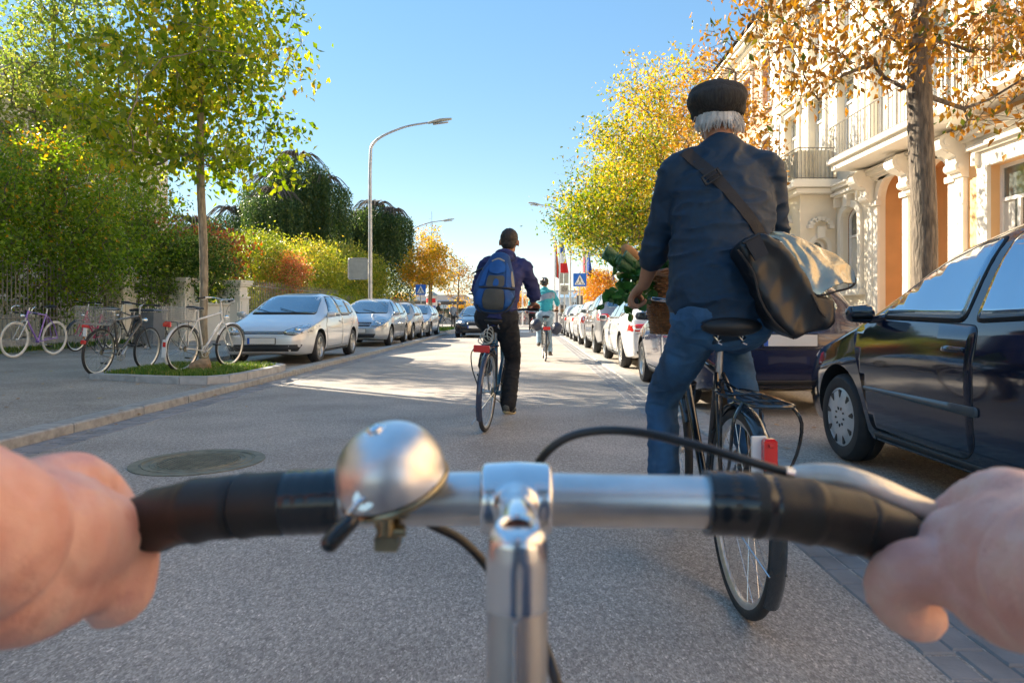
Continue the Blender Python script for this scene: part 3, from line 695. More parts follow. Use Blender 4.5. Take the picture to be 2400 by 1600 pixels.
def pillar(y, label, vol=False):
    x = fx(y); z = pz(x)-.02; t = empty('gate_pillar', label, 'gate pillar', (x, y, z), (0, 0, R(-7))); t.scale = (.78, .78, .86)
    mb = MB(); mb.box((0, 0, .2), (.86, .86, .4), bev=.02); mb.box((0, 0, 1.0), (.7, .7, 1.2)); mb.box((0, 0, 1.63), (.8, .8, .08)); mb.box((0, 0, 1.85), (.62, .62, .36)); 
    for sx, sy in ((0,-1),(1,0)):
        for dz in (.52, 1.42): mb.box((sx*.36, sy*.36, dz), (.5 if sx == 0 else .02, .5 if sy == 0 else .02, .04))
        for dd in (-.23, .23): mb.box((sx*.36+(dd if sx == 0 else 0), sy*.36+(dd if sy == 0 else 0), .97), (.04, .04, .86))
    obj('shaft', mb, 'stucco_white', t, False)
    mb = MB(); mb.box((0, 0, 2.08), (.8, .8, .07)); mb.box((0, 0, 2.16), (.92, .92, .08)); mb.box((0, 0, 2.24), (.98, .98, .06))
    if vol: mb.add([(-.4,-.4,2.27), (.4,-.4,2.27), (.4,.4,2.27), (-.4,.4,2.27), (-.4,0,2.62), (.4,0,2.62)], [(0,1,5,4), (3,2,5,4), (1,2,5), (0,3,4)])
    obj('cornice', mb, 'stucco_white', t, False)
    if not vol:
        mb = MB()
        cs = [(0,0),(.42,.06),(.5,.3),(.4,.55),(.16,.7),(.1,.95),(0,1.0)]
        mb.prism([(-.3-u, 2.0-v) for u, v in cs][::-1], .4, Matrix.Rotation(R(90), 4, 'X')); obj('scroll_bracket', mb, 'stucco_white', t)
pillar(20.0, 'white gate pillar with a pointed cap, left end of the gateway', True)
pillar(21.15, 'white panelled garden pillar smothered in ivy, between the gate and the low wall')
pillar(22.3, 'white gate pillar with scroll bracket just left of the parked silver hatchback')
gt = empty('garden_gate', 'wrought iron garden gate between the white pillars', 'gate'); mb = MB()
for i in range(17):
    y = 20.25+i*.045; x = fx(y); mb.tube([(x, y, pz(x)+.08), (x, y, pz(x)+1.7+.15*math.sin(i/16*math.pi))], .013, 5)
for z in (.2, .9, 1.6): mb.tube([(fx(20.25), 20.25, pz(-11)+z), (fx(20.97), 20.97, pz(-11)+z)], .02, 6)
obj('bars', mb, 'railing', gt)
wl = MB(); wl.box((fx(21.75), 21.75, .72), (.25, 1.15, 1.15), R(-46), bev=.02); wl.box((fx(21.75), 21.75, 1.34), (.36, 1.2, .08), R(-46), bev=.02)
tag(obj('garden_wall', wl, 'stucco_white', None, False), 'low white rendered wall under the ivy between two pillars', 'wall')
wb = empty('waste_bin', 'grey wheeled waste bin standing in front of the white gateway', 'bin', (-9.75, 17.6, pz(-9.75)))
mb = MB(); mb.add([(-.24,-.26,.08),(.24,-.26,.08),(.24,.26,.08),(-.24,.26,.08),(-.29,-.32,.88),(.29,-.32,.88),(.29,.32,.88),(-.29,.32,.88)], [(3,2,1,0),(4,5,6,7),(0,1,5,4),(1,2,6,5),(2,3,7,6),(3,0,4,7)])
obj('bin_body', mb, mat('bin_grey', (.16,.17,.18), .5), wb, False)
mb = MB(); mb.box((0, 0, .93), (.62, .70, .07), bev=.02); obj('bin_lid', mb, mat('bin_lid', (.10,.13,.17), .4), wb, False)
for sy in (-.2, .2): mb = MB(); mb.tube([(-.28, sy-.03, .09), (-.28, sy+.03, .09)], .09, 14); obj('wheel', mb, 'rubber', wb)
# ============================================================ TREES
YG = [(0, (.045,.10,.01)), (.3, (.10,.19,.015)), (.6, (.22,.29,.03)), (.82, (.42,.38,.04)), (1, (.62,.36,.03))]
M['leaf_lime'] = leafmat('lime_green_leaf', [(0, (.08,.15,.012)), (.3, (.20,.28,.02)), (.6, (.40,.44,.04)), (.82, (.62,.54,.07)), (1, (.72,.44,.05))], .58)
M['leaf_airy'] = leafmat('airy_green_leaf', [(0, (.10,.17,.03)), (.5, (.24,.31,.06)), (.85, (.42,.43,.10)), (1, (.60,.48,.10))], .5)
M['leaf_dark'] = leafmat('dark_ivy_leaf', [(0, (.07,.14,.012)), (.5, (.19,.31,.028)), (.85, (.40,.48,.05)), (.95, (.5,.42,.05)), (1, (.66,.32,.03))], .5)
M['leaf_ivy'] = leafmat('ivy_leaf', [(0, (.03,.08,.01)), (.5, (.08,.16,.015)), (.8, (.24,.32,.05)), (1, (.52,.56,.16))], .4)
M['leaf_yellow_green'] = leafmat('yellow_green_leaf', [(0, (.10,.16,.015)), (.4, (.22,.26,.03)), (.75, (.42,.40,.05)), (1, (.60,.44,.08))], .45)
M['leaf_beech'] = leafmat('weeping_beech_leaf', [(0, (.025,.06,.018)), (.5, (.07,.12,.03)), (.85, (.18,.22,.045)), (1, (.40,.36,.09))], .35)
M['leaf_gold'] = leafmat('golden_leaf', [(0, (.20,.20,.02)), (.35, (.42,.32,.03)), (.7, (.62,.36,.04)), (1, (.70,.30,.04))], .5)
M['leaf_mixed'] = leafmat('green_gold_leaf', [(0, (.06,.13,.012)), (.3, (.17,.23,.02)), (.55, (.38,.36,.035)), (.8, (.60,.43,.06)), (1, (.66,.36,.07))], .45)
M['leaf_rust'] = leafmat('rusty_leaf', [(0, (.08,.12,.015)), (.16, (.18,.13,.02)), (.45, (.30,.14,.022)), (.8, (.44,.21,.035)), (1, (.54,.31,.05))], .35)
M['leaf_red'] = leafmat('red_leaf', [(0, (.22,.07,.02)), (.4, (.48,.12,.04)), (.8, (.60,.22,.10)), (1, (.6,.34,.14))], .45)
def leaves_mesh(pts, size, tone, seed, m, name='crown', parent=None, hang=.0, aspect=.55, sv=.5):
    g = np.random.default_rng(seed); n = len(pts); P = np.asarray(pts)
    d = g.normal(size=(n, 3)); d[:, 2] -= hang*2; d /= np.linalg.norm(d, axis=1)[:, None]
    e = g.normal(size=(n, 3)); e -= d*(e*d).sum(1)[:, None]; e /= np.linalg.norm(e, axis=1)[:, None]
    nn = np.cross(d, e); s = size*(1+sv*g.uniform(-1, 1, n))[:, None]
    V = np.empty((n, 4, 3)); V[:, 0] = P; V[:, 1] = P+d*s*.45+e*s*aspect*.5+nn*s*.10; V[:, 2] = P+d*s-nn*s*.08; V[:, 3] = P+d*s*.45-e*s*aspect*.5+nn*s*.10
    me = bpy.data.meshes.new(name); me.vertices.add(4*n); me.vertices.foreach_set('co', V.ravel()); me.loops.add(6*n); me.polygons.add(2*n)
    b = np.arange(n)[:, None]*4; me.loops.foreach_set('vertex_index', (b+np.array([[0,1,2,0,2,3]])).ravel().astype(np.int32))
    me.polygons.foreach_set('loop_start', np.arange(0, 6*n, 3, dtype=np.int32))
    try: me.polygons.foreach_set('loop_total', np.full(2*n, 3, dtype=np.int32))
    except Exception: pass
    me.update(calc_edges=True); me.validate()
    me.attributes.new('tone', 'FLOAT', 'POINT').data.foreach_set('value', np.repeat(np.clip(tone, 0, 1), 4).astype(np.float32))
    o = obj(name, me, m, parent, flat=1); return o
def grow(name, label, cat, base, ells, ncl, lpc, leaf, cr, lm, bm_='bark', tr=.08, fork=2.5, seed=1, group=None, tone=(.5,.22), shell=.5, top=None, twigs=2, hang=.25, tonefn=None, limbs=True, cl_flat=.8, aspect=.55, rexp=.52):
    g = np.random.default_rng(seed); t = empty(name, label, cat, base, group=group); B = np.array(base, float)
    vol = np.array([a[3]*a[4]*a[5] for a in ells]); vol /= vol.sum(); cl = []
    for k in g.choice(len(ells), ncl, p=vol):
        e = ells[k]; d = g.normal(size=3); d /= np.linalg.norm(d); r = g.uniform(0, 1)**(shell/1.5)
        cl.append(np.array(e[:3])+d*r*np.array(e[3:6]))
    cl = np.array(cl)                                     # local coordinates, relative to base
    if limbs:
        tp = top or (max(e[2] for e in ells)+.3*max(e[5] for e in ells)); N = []; par = []
        k = 10; lean = g.normal(size=2)*.02
        for i in range(k+1):
            z = tp*i/k; wob = .03*math.sin(i*1.3+seed); N.append(np.array([lean[0]*z+wob*(i > 0)*.7, lean[1]*z, z])); par.append(i-1)
        hubs = [i for i in range(k+1) if N[i][2] >= fork-.01] or [k]
        order = np.argsort(np.linalg.norm(cl-N[hubs[0]], axis=1)); act = list(hubs)
        for i in order:
            c = cl[i]; A = np.array([N[j] for j in act]); dv = c-A; dist = np.linalg.norm(dv, axis=1)
            depth = np.array([0 if j <= k else .25*np.linalg.norm(N[j]-N[hubs[0]]) for j in act])
            cost = dist+depth*.8+np.maximum(0, A[:, 2]-c[2])*1.2
            j = act[int(np.argmin(cost))]
            if np.linalg.norm(c-N[j]) > .8:
                mid = (N[j]+c)/2+np.array([0, 0, -.06*np.linalg.norm(c-N[j])]); N.append(mid); par.append(j); act.append(len(N)-1); j = len(N)-1
            N.append(c); par.append(j); act.append(len(N)-1)
        cnt = np.ones(len(N))
        for i in range(len(N)-1, 0, -1): cnt[par[i]] += cnt[i]
        rad = tr*(cnt/cnt[1])**rexp; rad[:hubs[0]+1] = np.maximum(rad[:hubs[0]+1], tr*.9)
        mb = MB(); done = set()
        q = [tuple(N[i]) for i in range(k+1)]; rr = [max(rad[i], .012) for i in range(k+1)]; rr[0] *= 1.35
        if twigs >= 0: mb.tube(spline(q, 3), np.interp(np.linspace(0, k, 3*k+1), range(k+1), rr), 10)
        o = obj('trunk', mb, bm_, t)
        mb = MB()
        for i in range(k+1, len(N)):
            a, b = N[par[i]], N[i]; L = np.linalg.norm(b-a)
            m1 = a+(b-a)*.5+g.normal(size=3)*.04*L; r0 = min(rad[i]*1.25, rad[par[i]]); mb.tube([tuple(a), tuple(m1), tuple(b)], [max(r0, .004), max(rad[i]*1.05, .004), max(rad[i]*.85, .003)], 6 if rad[i] > .02 else 4, False)
        for c in cl:
            for _ in range(twigs): e = c+g.normal(size=3)*cr*.9; mb.tube([tuple(c), tuple(e)], [.005, .002], 3, False)
        obj('branches', mb, bm_, t)
    n = ncl*lpc; ct = np.repeat(cl, lpc, 0); off = g.normal(size=(n, 3))*cr*np.array([1, 1, cl_flat])
    ctone = np.repeat(g.normal(size=ncl)*tone[1]*.7, lpc); P = ct+off
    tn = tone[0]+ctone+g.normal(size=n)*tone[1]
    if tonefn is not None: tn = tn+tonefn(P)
    leaves_mesh(P, leaf, tn, seed, lm, 'crown', t, hang, aspect)
    return t

# street trees on the left
grow('street_tree', 'young green and yellow street tree on the kerbed grass island', 'tree', (-5.28, 11.15, ZI-.03),
     [(-.1,0,4.6,1.85,1.75,1.6), (-.1,0,3.45,1.6,1.5,.55), (-.3,.2,6.4,1.5,1.4,1.5), (-1.3,-.1,4.5,1.1,1.1,1.1), (.15,0,5.3,1.45,1.4,1.3)], 340, 30, .115, .19, 'leaf_lime', 'bark_pale', .066, 2.9, 11, shell=.8, tone=(.42,.2), hang=.5, tonefn=lambda P: -.06*P[:, 0]+.03*(P[:, 2]-4), aspect=.6)
grow('roadside_tree', 'airy green tree at the top left, behind the garden fence', 'tree', (-14.2, 20.3, .2),
     [(0,0,6.8,2.4,2.2,2.2), (.8,-.4,8.2,2.0,2.0,1.8), (1.6,-.6,6.2,1.7,1.6,1.4), (0,0,10.2,1.8,1.8,1.6)], 330, 34, .135, .32, 'leaf_airy', 'bark', .14, 3.5, 12, shell=.8, tone=(.45,.2), hang=.4)
# dense ivy-grown garden trees on the left
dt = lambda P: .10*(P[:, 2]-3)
grow('garden_tree', 'dense dark ivy-covered garden tree behind the purple bicycle at the far left', 'tree', (-12.3, 13.6, .2),
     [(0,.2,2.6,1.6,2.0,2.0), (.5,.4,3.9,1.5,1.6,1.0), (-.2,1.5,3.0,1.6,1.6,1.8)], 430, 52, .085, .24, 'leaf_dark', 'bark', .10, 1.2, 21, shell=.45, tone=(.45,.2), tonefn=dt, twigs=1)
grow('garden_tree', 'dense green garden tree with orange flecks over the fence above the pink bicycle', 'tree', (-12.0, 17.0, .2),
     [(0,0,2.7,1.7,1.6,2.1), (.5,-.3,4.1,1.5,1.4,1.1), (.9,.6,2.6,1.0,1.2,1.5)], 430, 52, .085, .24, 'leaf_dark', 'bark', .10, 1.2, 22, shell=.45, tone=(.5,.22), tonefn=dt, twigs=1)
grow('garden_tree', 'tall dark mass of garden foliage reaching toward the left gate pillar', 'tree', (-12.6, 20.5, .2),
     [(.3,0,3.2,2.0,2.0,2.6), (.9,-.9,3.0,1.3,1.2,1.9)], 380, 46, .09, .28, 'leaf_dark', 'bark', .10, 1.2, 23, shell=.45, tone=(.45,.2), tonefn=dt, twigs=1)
grow('ivy_bush', 'round flowering ivy spilling over the low white wall and gateway', 'bush', (-10.9, 21.4, .2),
     [(0,0,2.1,1.25,1.0,1.05), (.4,.3,2.7,1.1,.9,.7), (-1.0,-.6,2.8,.8,.7,.9), (1.2,.6,1.9,.6,.5,.7)], 360, 55, .075, .16, 'leaf_ivy', 'bark', .07, .5, 24, shell=.4, tone=(.45,.25), twigs=0, tonefn=lambda P: .12*(P[:, 2]-2.2))
grow('red_shrub', 'shrub with orange red leaves just behind the street tree trunk', 'shrub', (-10.9, 23.2, .2),
     [(0,0,3.3,.9,1.5,.6), (.5,1.2,2.9,.5,.7,.9), (-1.1,-1,3.6,.8,.9,.7)], 90, 24, .12, .2, 'leaf_red', 'bark', .04, .8, 25, tone=(.5,.2), twigs=2, hang=.8)
grow('garden_bush', 'yellow green bush with long arching shoots behind the right gate pillar', 'bush', (-10.6, 26.2, .2),
     [(0,0,2.2,1.4,1.7,1.7), (.3,.4,3.4,.9,1.1,.8)], 300, 46, .08, .22, 'leaf_yellow_green', 'bark', .05, .5, 26, shell=.5, tone=(.35,.2), twigs=1)
grow('smoke_bush', 'pinkish red feathery bush over the fence behind the silver hatchback', 'bush', (-9.9, 27.3, .2),
     [(0,0,2.3,.95,1.2,1.0), (.2,.3,2.7,.7,.8,.6)], 240, 46, .06, .2, 'leaf_red', 'bark', .05, .5, 27, shell=.5, tone=(.6,.28), twigs=2, hang=-.5)
for i, (x, y, h, r_, lb) in enumerate(((-11.6, 30, 4.1, 1.9, 'tall yellow green hedge bush behind the silver hatchback roof'), (-11.0, 34.0, 4.6, 2.0, 'yellow green hedge bush between the hatchback and the blank signboard'), (-10.6, 38.0, 5.0, 2.1, 'yellow green hedge bush behind the blank signboard'), (-10.2, 42.0, 4.7, 1.9, 'green gold bush just right of the tall lamp post'))):
    grow('hedge_bush', lb, 'bush', (x, y, .2), [(0,0,h*.5,r_,2.3,h*.46), (.2,.5,h*.72,r_*.7,1.7,h*.26)], 330, 42, .12, .30, 'leaf_yellow_green', 'bark', .06, .6, 31+i, 'yellow green bushes in a row behind the parked cars', tone=(.5,.2), shell=.42, twigs=0, tonefn=lambda P: .1*(P[:, 2]-2.5))
grow('clipped_hedge', 'low clipped green hedge just behind the roof of the silver hatchback', 'hedge', (-8.9, 33.5, .15), [(0,-1.5,.95,.55,2.2,.9), (0,2.2,.95,.55,2.6,.85), (.1,4.5,.8,.5,2.4,.75)], 380, 45, .06, .12, 'leaf_lime', 'bark', .03, .2, 36, shell=.4, tone=(.42,.15), limbs=False)
# weeping beeches: arching limbs with hanging curtains
def weeping(label, base, lobes, seed, nst, h, leaf=.13):
    g = np.random.default_rng(seed); t = empty('weeping_beech', label, 'tree', base, group='weeping beeches in the garden'); tb = MB(); pts = []; tn = []
    tb.tube([(0,0,0), (.1,0,h*.4), (.2,.1,h*.8)], [.5, .35, .12], 10)
    for (lx, ly, lz, rx, ry) in lobes:
        tb.tube(spline([(0,0,h*.35), (lx*.5, ly*.5, lz*.85), (lx, ly, lz)], 5), np.linspace(.22, .06, 11), 7)
        for i in range(nst):
            a = g.uniform(0, 6.283); r_ = g.uniform(0, 1)**.5; ex, ey = lx+rx*r_*math.cos(a), ly+ry*r_*math.sin(a); ez = lz-.25*rx*r_**2*1.6-g.uniform(0, .3)
            if i % 5 == 0: tb.tube(spline([(lx, ly, lz-.3), ((lx+ex)/2, (ly+ey)/2, max(lz, ez)+.15), (ex, ey, ez)], 4), np.linspace(.05, .015, 9), 4, False)
            L = (ez-.6)*g.uniform(.25, .98) if r_ > .55 else ez*g.uniform(.2, .5); n = int(L*15)+3; z = ez-np.linspace(0, L, n); sw = np.cumsum(g.normal(size=n)*.012)
            pts.append(np.stack([ex+sw+g.normal(size=n)*.09, ey+g.normal(size=n)*.09, z+g.normal(size=n)*.04], 1)); tn.append(.42+g.normal()*.16+g.normal(size=n)*.12)
    obj('trunk', tb, 'bark', t); leaves_mesh(np.concatenate(pts), leaf, np.concatenate(tn), seed, 'leaf_beech', 'crown', t, .9)
weeping('large dark weeping beech with hanging curtains left of the tall street lamp', (-16.2, 44, .2), [(-2.5,0,7.5,2.6,2.6), (0,0,9.6,2.4,2.4), (1.6,-.5,10.9,1.9,2.0), (3.0,.4,9.6,1.7,2.0), (1.0,-3,8.2,1.8,1.8), (-3.8,-2,6.0,1.8,2), (-5.6,.5,7.0,2.2,2.4)], 41, 330, 11)
weeping('second smaller dark weeping beech just right of the tall street lamp', (-11.2, 50, .2), [(0,0,8.9,2.0,2.2), (1.3,0,8.4,1.5,1.9), (-.9,.5,8.2,1.6,1.8), (-2.4,0,7.6,1.7,1.8)], 42, 330, 8.8)
grow('lawn_tree', 'small green gold weeping tree in front of the big weeping beech', 'tree', (-14.6, 34.5, .2), [(0,0,3.9,1.5,1.6,1.0), (.6,0,3.4,1.8,1.5,1.3), (-1.6,0,3.8,1.3,1.3,1.2)], 240, 42, .12, .3, 'leaf_yellow_green', 'bark', .1, 2.2, 43, tone=(.25,.2), hang=.9, twigs=0)
# autumn trees down the street
grow('golden_tree', 'golden yellow street tree on the left behind the blue crossing sign', 'tree', (-6.0, 42, .15), [(0,0,3.7,1.7,1.7,1.3), (0,0,5.0,1.15,1.15,1.1), (-.7,0,3.3,1.1,1.1,.8)], 260, 34, .13, .24, 'leaf_gold', 'bark_pale', .075, 1.9, 51, tone=(.5,.22), twigs=2)
grow('rusty_tree', 'thin rusty brown street tree beyond the golden one', 'tree', (-6.2, 60, .1), [(0,0,3.9,1.7,1.7,1.7), (0,0,5.0,1.0,1.0,1.0)], 120, 14, .15, .25, 'leaf_rust', 'bark', .09, 1.6, 52, tone=(.5,.2), twigs=4)
grow('bare_tree', 'tall thin nearly bare tree rising above the golden tree', 'tree', (-6.9, 49, .1), [(0,0,6.4,.6,.6,1.6), (.2,0,4.5,1.0,1.0,1.3)], 60, 8, .13, .2, 'leaf_rust', 'bark', .06, 2.0, 53, tone=(.6,.2), twigs=5, top=8.3)
# right-hand trees
grow('street_tree', 'near right street tree with sparse brown autumn leaves against the bright facade', 'tree', (4.25, 7.3, .12),
     [(-.2,0,4.4,2.0,1.4,1.1), (-1.3,.3,4.7,1.3,1.1,.9), (1.0,.2,4.0,1.3,1.2,.9), (0,0,6.2,1.6,1.4,1.1), (.9,-.3,3.0,.8,.7,.5), (-1.1,-.1,3.5,1.1,.8,.6)], 360, 22, .085, .15, 'leaf_rust', 'bark', .125, 2.75, 61, rexp=.85, tone=(.5,.24), shell=.75, twigs=3, hang=.7, aspect=.5)
grow('street_tree', 'rusty orange street tree behind the capped rider, against the brick house', 'tree', (4.6, 15.6, .12),
     [(-.2,0,4.4,1.3,1.5,1.5), (-.1,0,6.0,1.0,1.2,1.1), (.1,0,3.2,1.0,1.3,.8)], 230, 20, .10, .2, 'leaf_rust', 'bark', .12, 2.4, 62, tone=(.62,.2), shell=.6, twigs=2)
grow('street_tree', 'large green and gold street tree left of the capped rider over the parked cars', 'tree', (4.3, 22.5, .12),
     [(-.3,0,5.4,2.7,2.6,2.1), (.2,0,7.6,2.0,2.0,1.9), (-1.9,-.3,4.3,1.7,1.8,1.2), (-2.4,.3,4.1,1.3,1.4,.7), (-.9,0,3.6,1.5,1.8,1.0), (.6,0,3.9,1.8,2.0,1.0)], 820, 34, .11, .27, 'leaf_mixed', 'bark', .15, 2.5, 63, tone=(.5,.24), shell=.55, twigs=1, tonefn=lambda P: .07*(P[:, 2]-5)+.05*P[:, 0])
grow('street_tree', 'green gold street tree farther back behind the row of flags', 'tree', (4.6, 33, .12),
     [(0,0,6.0,2.6,2.4,2.2), (-1.6,0,4.6,1.6,1.7,1.1), (.2,0,8.0,1.7,1.8,1.6)], 360, 34, .13, .3, 'leaf_mixed', 'bark', .14, 2.5, 64, tone=(.45,.24), shell=.55, twigs=0)
grow('orange_tree', 'orange autumn tree in the distance right of the blue crossing sign', 'tree', (6.2, 60, .1), [(0,0,2.9,1.9,1.9,1.7), (0,0,4.1,1.1,1.1,.9)], 240, 26, .16, .28, 'leaf_gold', 'bark', .09, 1.3, 65, tone=(.85,.2), twigs=1)
grow('orange_tree', 'small orange autumn tree far away between the two rear cyclists', 'tree', (-1.6, 72, .1), [(0,0,2.3,1.6,1.2,1.0)], 120, 22, .17, .3, 'leaf_gold', 'bark', .07, 1.0, 66, tone=(.9,.2), twigs=1)
# unseen garden trees, added like the tall house to shade the near road
for i, (x, y, h) in enumerate(((-12.6, 11.5, 5.2), (-12.6, 7.0, 6.5))):
    grow('garden_tree', ('leafy garden tree added unseen past the left end of the fence for shade', 'leafy garden tree added unseen level with the handlebar on the left for shade')[i], 'tree', (x, y, .2), [(0,0,h*.55,1.9,2.0,h*.34), (.4,0,h*.3,1.6,1.9,h*.24), (0,0,h*.82,1.3,1.5,h*.2)], 300, 40, .12, .30, 'leaf_dark', 'bark', .12, 1.6, 71+i, tone=(.5,.2), shell=.55, twigs=0)
# ============================================================ CARS
def rp(poly, r=.04, n=4):                      # polygon with rounded corners
    out = []; N = len(poly)
    for i in range(N):
        p0, p, p1 = Vector(poly[i-1]), Vector(poly[i]), Vector(poly[(i+1) % N])
        a = p0-p; b = p1-p; rr = min(r, a.length*.45, b.length*.45); a = p+a.normalized()*rr; b = p+b.normalized()*rr
        for k in range(n+1): t = k/n; q = a*(1-t)**2+p*2*t*(1-t)+b*t*t; out.append((q.x, q.y))
    return out
def grown(poly, d):
    N = len(poly); A = sum(poly[i-1][0]*poly[i][1]-poly[i][0]*poly[i-1][1] for i in range(N)); sg = 1 if A > 0 else -1; out = []
    for i in range(N):
        a, b, c = Vector(poly[i-1]), Vector(poly[i]), Vector(poly[(i+1) % N]); e = (c-a); 
        if e.length < 1e-6: out.append(tuple(b)); continue
        nrm = Vector((e.y, -e.x)).normalized()*sg; q = b+nrm*d; out.append((q.x, q.y))
    return out
def wheel(parent, x, y, r, sd, style, steer=0, wd=.2):
    """sd: +1 outer face toward +x"""
    T = Matrix.Translation((x, y, r)) @ Matrix.Rotation(steer, 4, 'Z') @ Matrix.Rotation(R(90)*sd, 4, 'Y'); h = wd/2; ri = r*.66
    mb = MB(); mb.lathe([(ri-.012, -h+.01), (ri+.01, -h), (r-.03, -h+.005), (r-.006, -h+.03), (r, -h+.06), (r, -.012), (r-.01, -.008), (r-.01, .008), (r, .012), (r, h-.06), (r-.006, h-.03), (r-.03, h-.004), (ri+.02, h), (ri, h-.012)], 44, T, True)
    w_ = obj('wheel', mb, 'rubber', parent); mb = MB()
    mb.lathe([(ri+.004, -h+.02), (ri+.004, h-.012), (ri-.012, h-.006), (ri-.022, h-.02), (ri-.03, -h+.02)], 40, T, True)
    if style == 'cap':
        mb.lathe([(0, h-.004), (.05, h-.006), (ri*.55, h-.002), (ri*.9, h-.008), (ri, h-.02)], 48, T)
        dk = mb; mb.m = 1
        for k in range(9):
            a = 2*math.pi*k/9; q = [(ri*.93, -.10), (ri*.96, 0), (ri*.93, .10), (ri*.72, .055), (ri*.66, 0), (ri*.72, -.055)]
            P = [(rr*math.cos(a+t), rr*math.sin(a+t)) for rr, t in q]; dk.prism(P, .012, T @ Matrix.Translation((0, 0, h-.008)))
            a += math.pi/9; P = [(rr*math.cos(a+t), rr*math.sin(a+t)) for rr, t in ((ri*.30, -.12), (ri*.36, 0), (ri*.30, .12), (ri*.24, 0))]
            dk.prism(P, .006, T @ Matrix.Translation((0, 0, h-.003)))
        obj('hubcap', mb, ['hubcap', 'black'], w_)
    else:
        mb.lathe([(.0, h-.03), (.035, h-.028), (.06, h-.04)], 20, T)
        n = {'five': 5, 'ten': 9, 'fork': 5}[style]
        for k in range(n):
            a = 2*math.pi*k/n
            for da in ((-.13, .13) if style != 'ten' else (0,)):
                wi = .10 if style == 'ten' else .09
                P = [(rr*math.cos(a+t), rr*math.sin(a+t)) for rr, t in ((.035, -.5), (ri*.98, da-wi), (ri*.98, da+wi), (.035, .5))]; mb.prism(P, .03, T @ Matrix.Translation((0, 0, h-.045)))
        obj('rim', mb, 'alloy', w_)
        mb = MB(); mb.lathe([(0, h-.09), (ri*.96, h-.09)], 30, T); mb.lathe([(.1, h-.085), (ri*.62, h-.085), (ri*.62, h-.09)], 30, T); obj('brake_disc', mb, 'well', w_)
    return w_
M['alloy'] = mat('alloy_rim', (.62,.60,.56), .35, .8, .08, 20)
M['hubcap'] = mat('grey_hubcap', (.55,.56,.57), .35, .3, .08, 20)
M['well'] = mat('dark_wheel_well', (.02,.02,.02), .8, 0, .2)
M['lamp'] = mat('headlamp_glass', (.42,.42,.42), .12, .75, .4, 26, .3, 60, coat=1)
M['bulb'] = mat('headlamp_lit', (1,.82,.55), .3, emit=4)
M['strip'] = mat('grey_rub_strip', (.10,.11,.12), .3, 0, .1, 8, coat=.3)
M['mirror_face'] = mat('mirror_face', (.18,.19,.20), .05, 1, .05)
M['trim'] = mat('black_trim', (.018,.018,.02), .5, 0, .1)
M['silver'] = paint('silver_paint', (.66,.67,.68), .45, .34)
M['near_glass'] = mat('near_glass_sky_tint', (.30,.45,.57), .02, .7, .05, 3, 0, coat=1)  # blue of the reflected sky is put into the glass colour
M['silver2'] = paint('silver_paint_cool', (.46,.48,.50), .6, .3)
M['white_car'] = paint('white_paint', (.72,.72,.72), 0, .3)
M['beige_car'] = paint('beige_paint', (.50,.42,.32), .35, .35)
M['grey_car'] = paint('grey_paint', (.30,.31,.33), .5, .3)
M['navy_car'] = paint('navy_paint', (.014,.02,.06), .15, .18)
M['black_car'] = paint('black_paint', (.009,.014,.034), .1, .09)
M['dark_car'] = paint('dark_blue_black_paint', (.012,.014,.022), .1, .16)
M['lavender_car'] = paint('pale_mauve_paint', (.5,.48,.52), .3, .3)
HATCH = [(0,.24,.55,.60,.60),(.06,.21,.60,.66,.72),(.2,.19,.66,.745,.81),(.45,.19,.74,.83,.87),(.9,.19,.83,.95,.89),(1.12,.19,.87,1.01,.89),(1.95,.19,.92,1.40,.89),(2.4,.19,.93,1.46,.89),(3.1,.19,.95,1.45,.89),(3.65,.2,.97,1.385,.88),(3.78,.2,.97,1.34,.87),(4.0,.24,.93,1.06,.85),(4.12,.26,.87,.95,.81),(4.2,.32,.78,.84,.74)]
SALOON = [(0,.24,.52,.57,.60),(.06,.21,.58,.64,.74),(.2,.19,.64,.72,.83),(.5,.19,.72,.81,.88),(1.1,.19,.81,.91,.89),(1.3,.19,.85,.96,.89),(2.1,.19,.90,1.33,.89),(2.6,.19,.91,1.41,.89),(3.3,.19,.92,1.38,.89),(3.7,.2,.93,1.28,.88),(4.15,.22,.92,1.05,.86),(4.4,.25,.90,1.0,.83),(4.5,.3,.80,.86,.76)]
SUV = [(0,.3,.66,.72,.62),(.06,.27,.72,.80,.76),(.2,.25,.80,.89,.85),(.5,.25,.88,.97,.89),(1.05,.25,.96,1.08,.91),(1.2,.25,.99,1.12,.91),(1.9,.25,1.03,1.54,.91),(2.4,.25,1.04,1.62,.91),(3.2,.25,1.06,1.61,.91),(3.9,.26,1.08,1.53,.89),(4.15,.3,1.05,1.2,.86),(4.3,.34,.98,1.04,.82),(4.35,.4,.85,.92,.76)]
PUNTO = [(0,.25,.52,.56,.52),(.05,.22,.58,.63,.66),(.16,.2,.65,.72,.76),(.4,.2,.74,.83,.81),(.8,.2,.84,.95,.83),(1.0,.2,.90,1.02,.83),(1.7,.2,.95,1.42,.83),(2.1,.2,.96,1.51,.83),(2.8,.2,.98,1.52,.83),(3.4,.2,1.0,1.43,.82),(3.6,.22,1.0,1.28,.81),(3.75,.26,.95,1.05,.79),(3.82,.3,.85,.92,.74)]
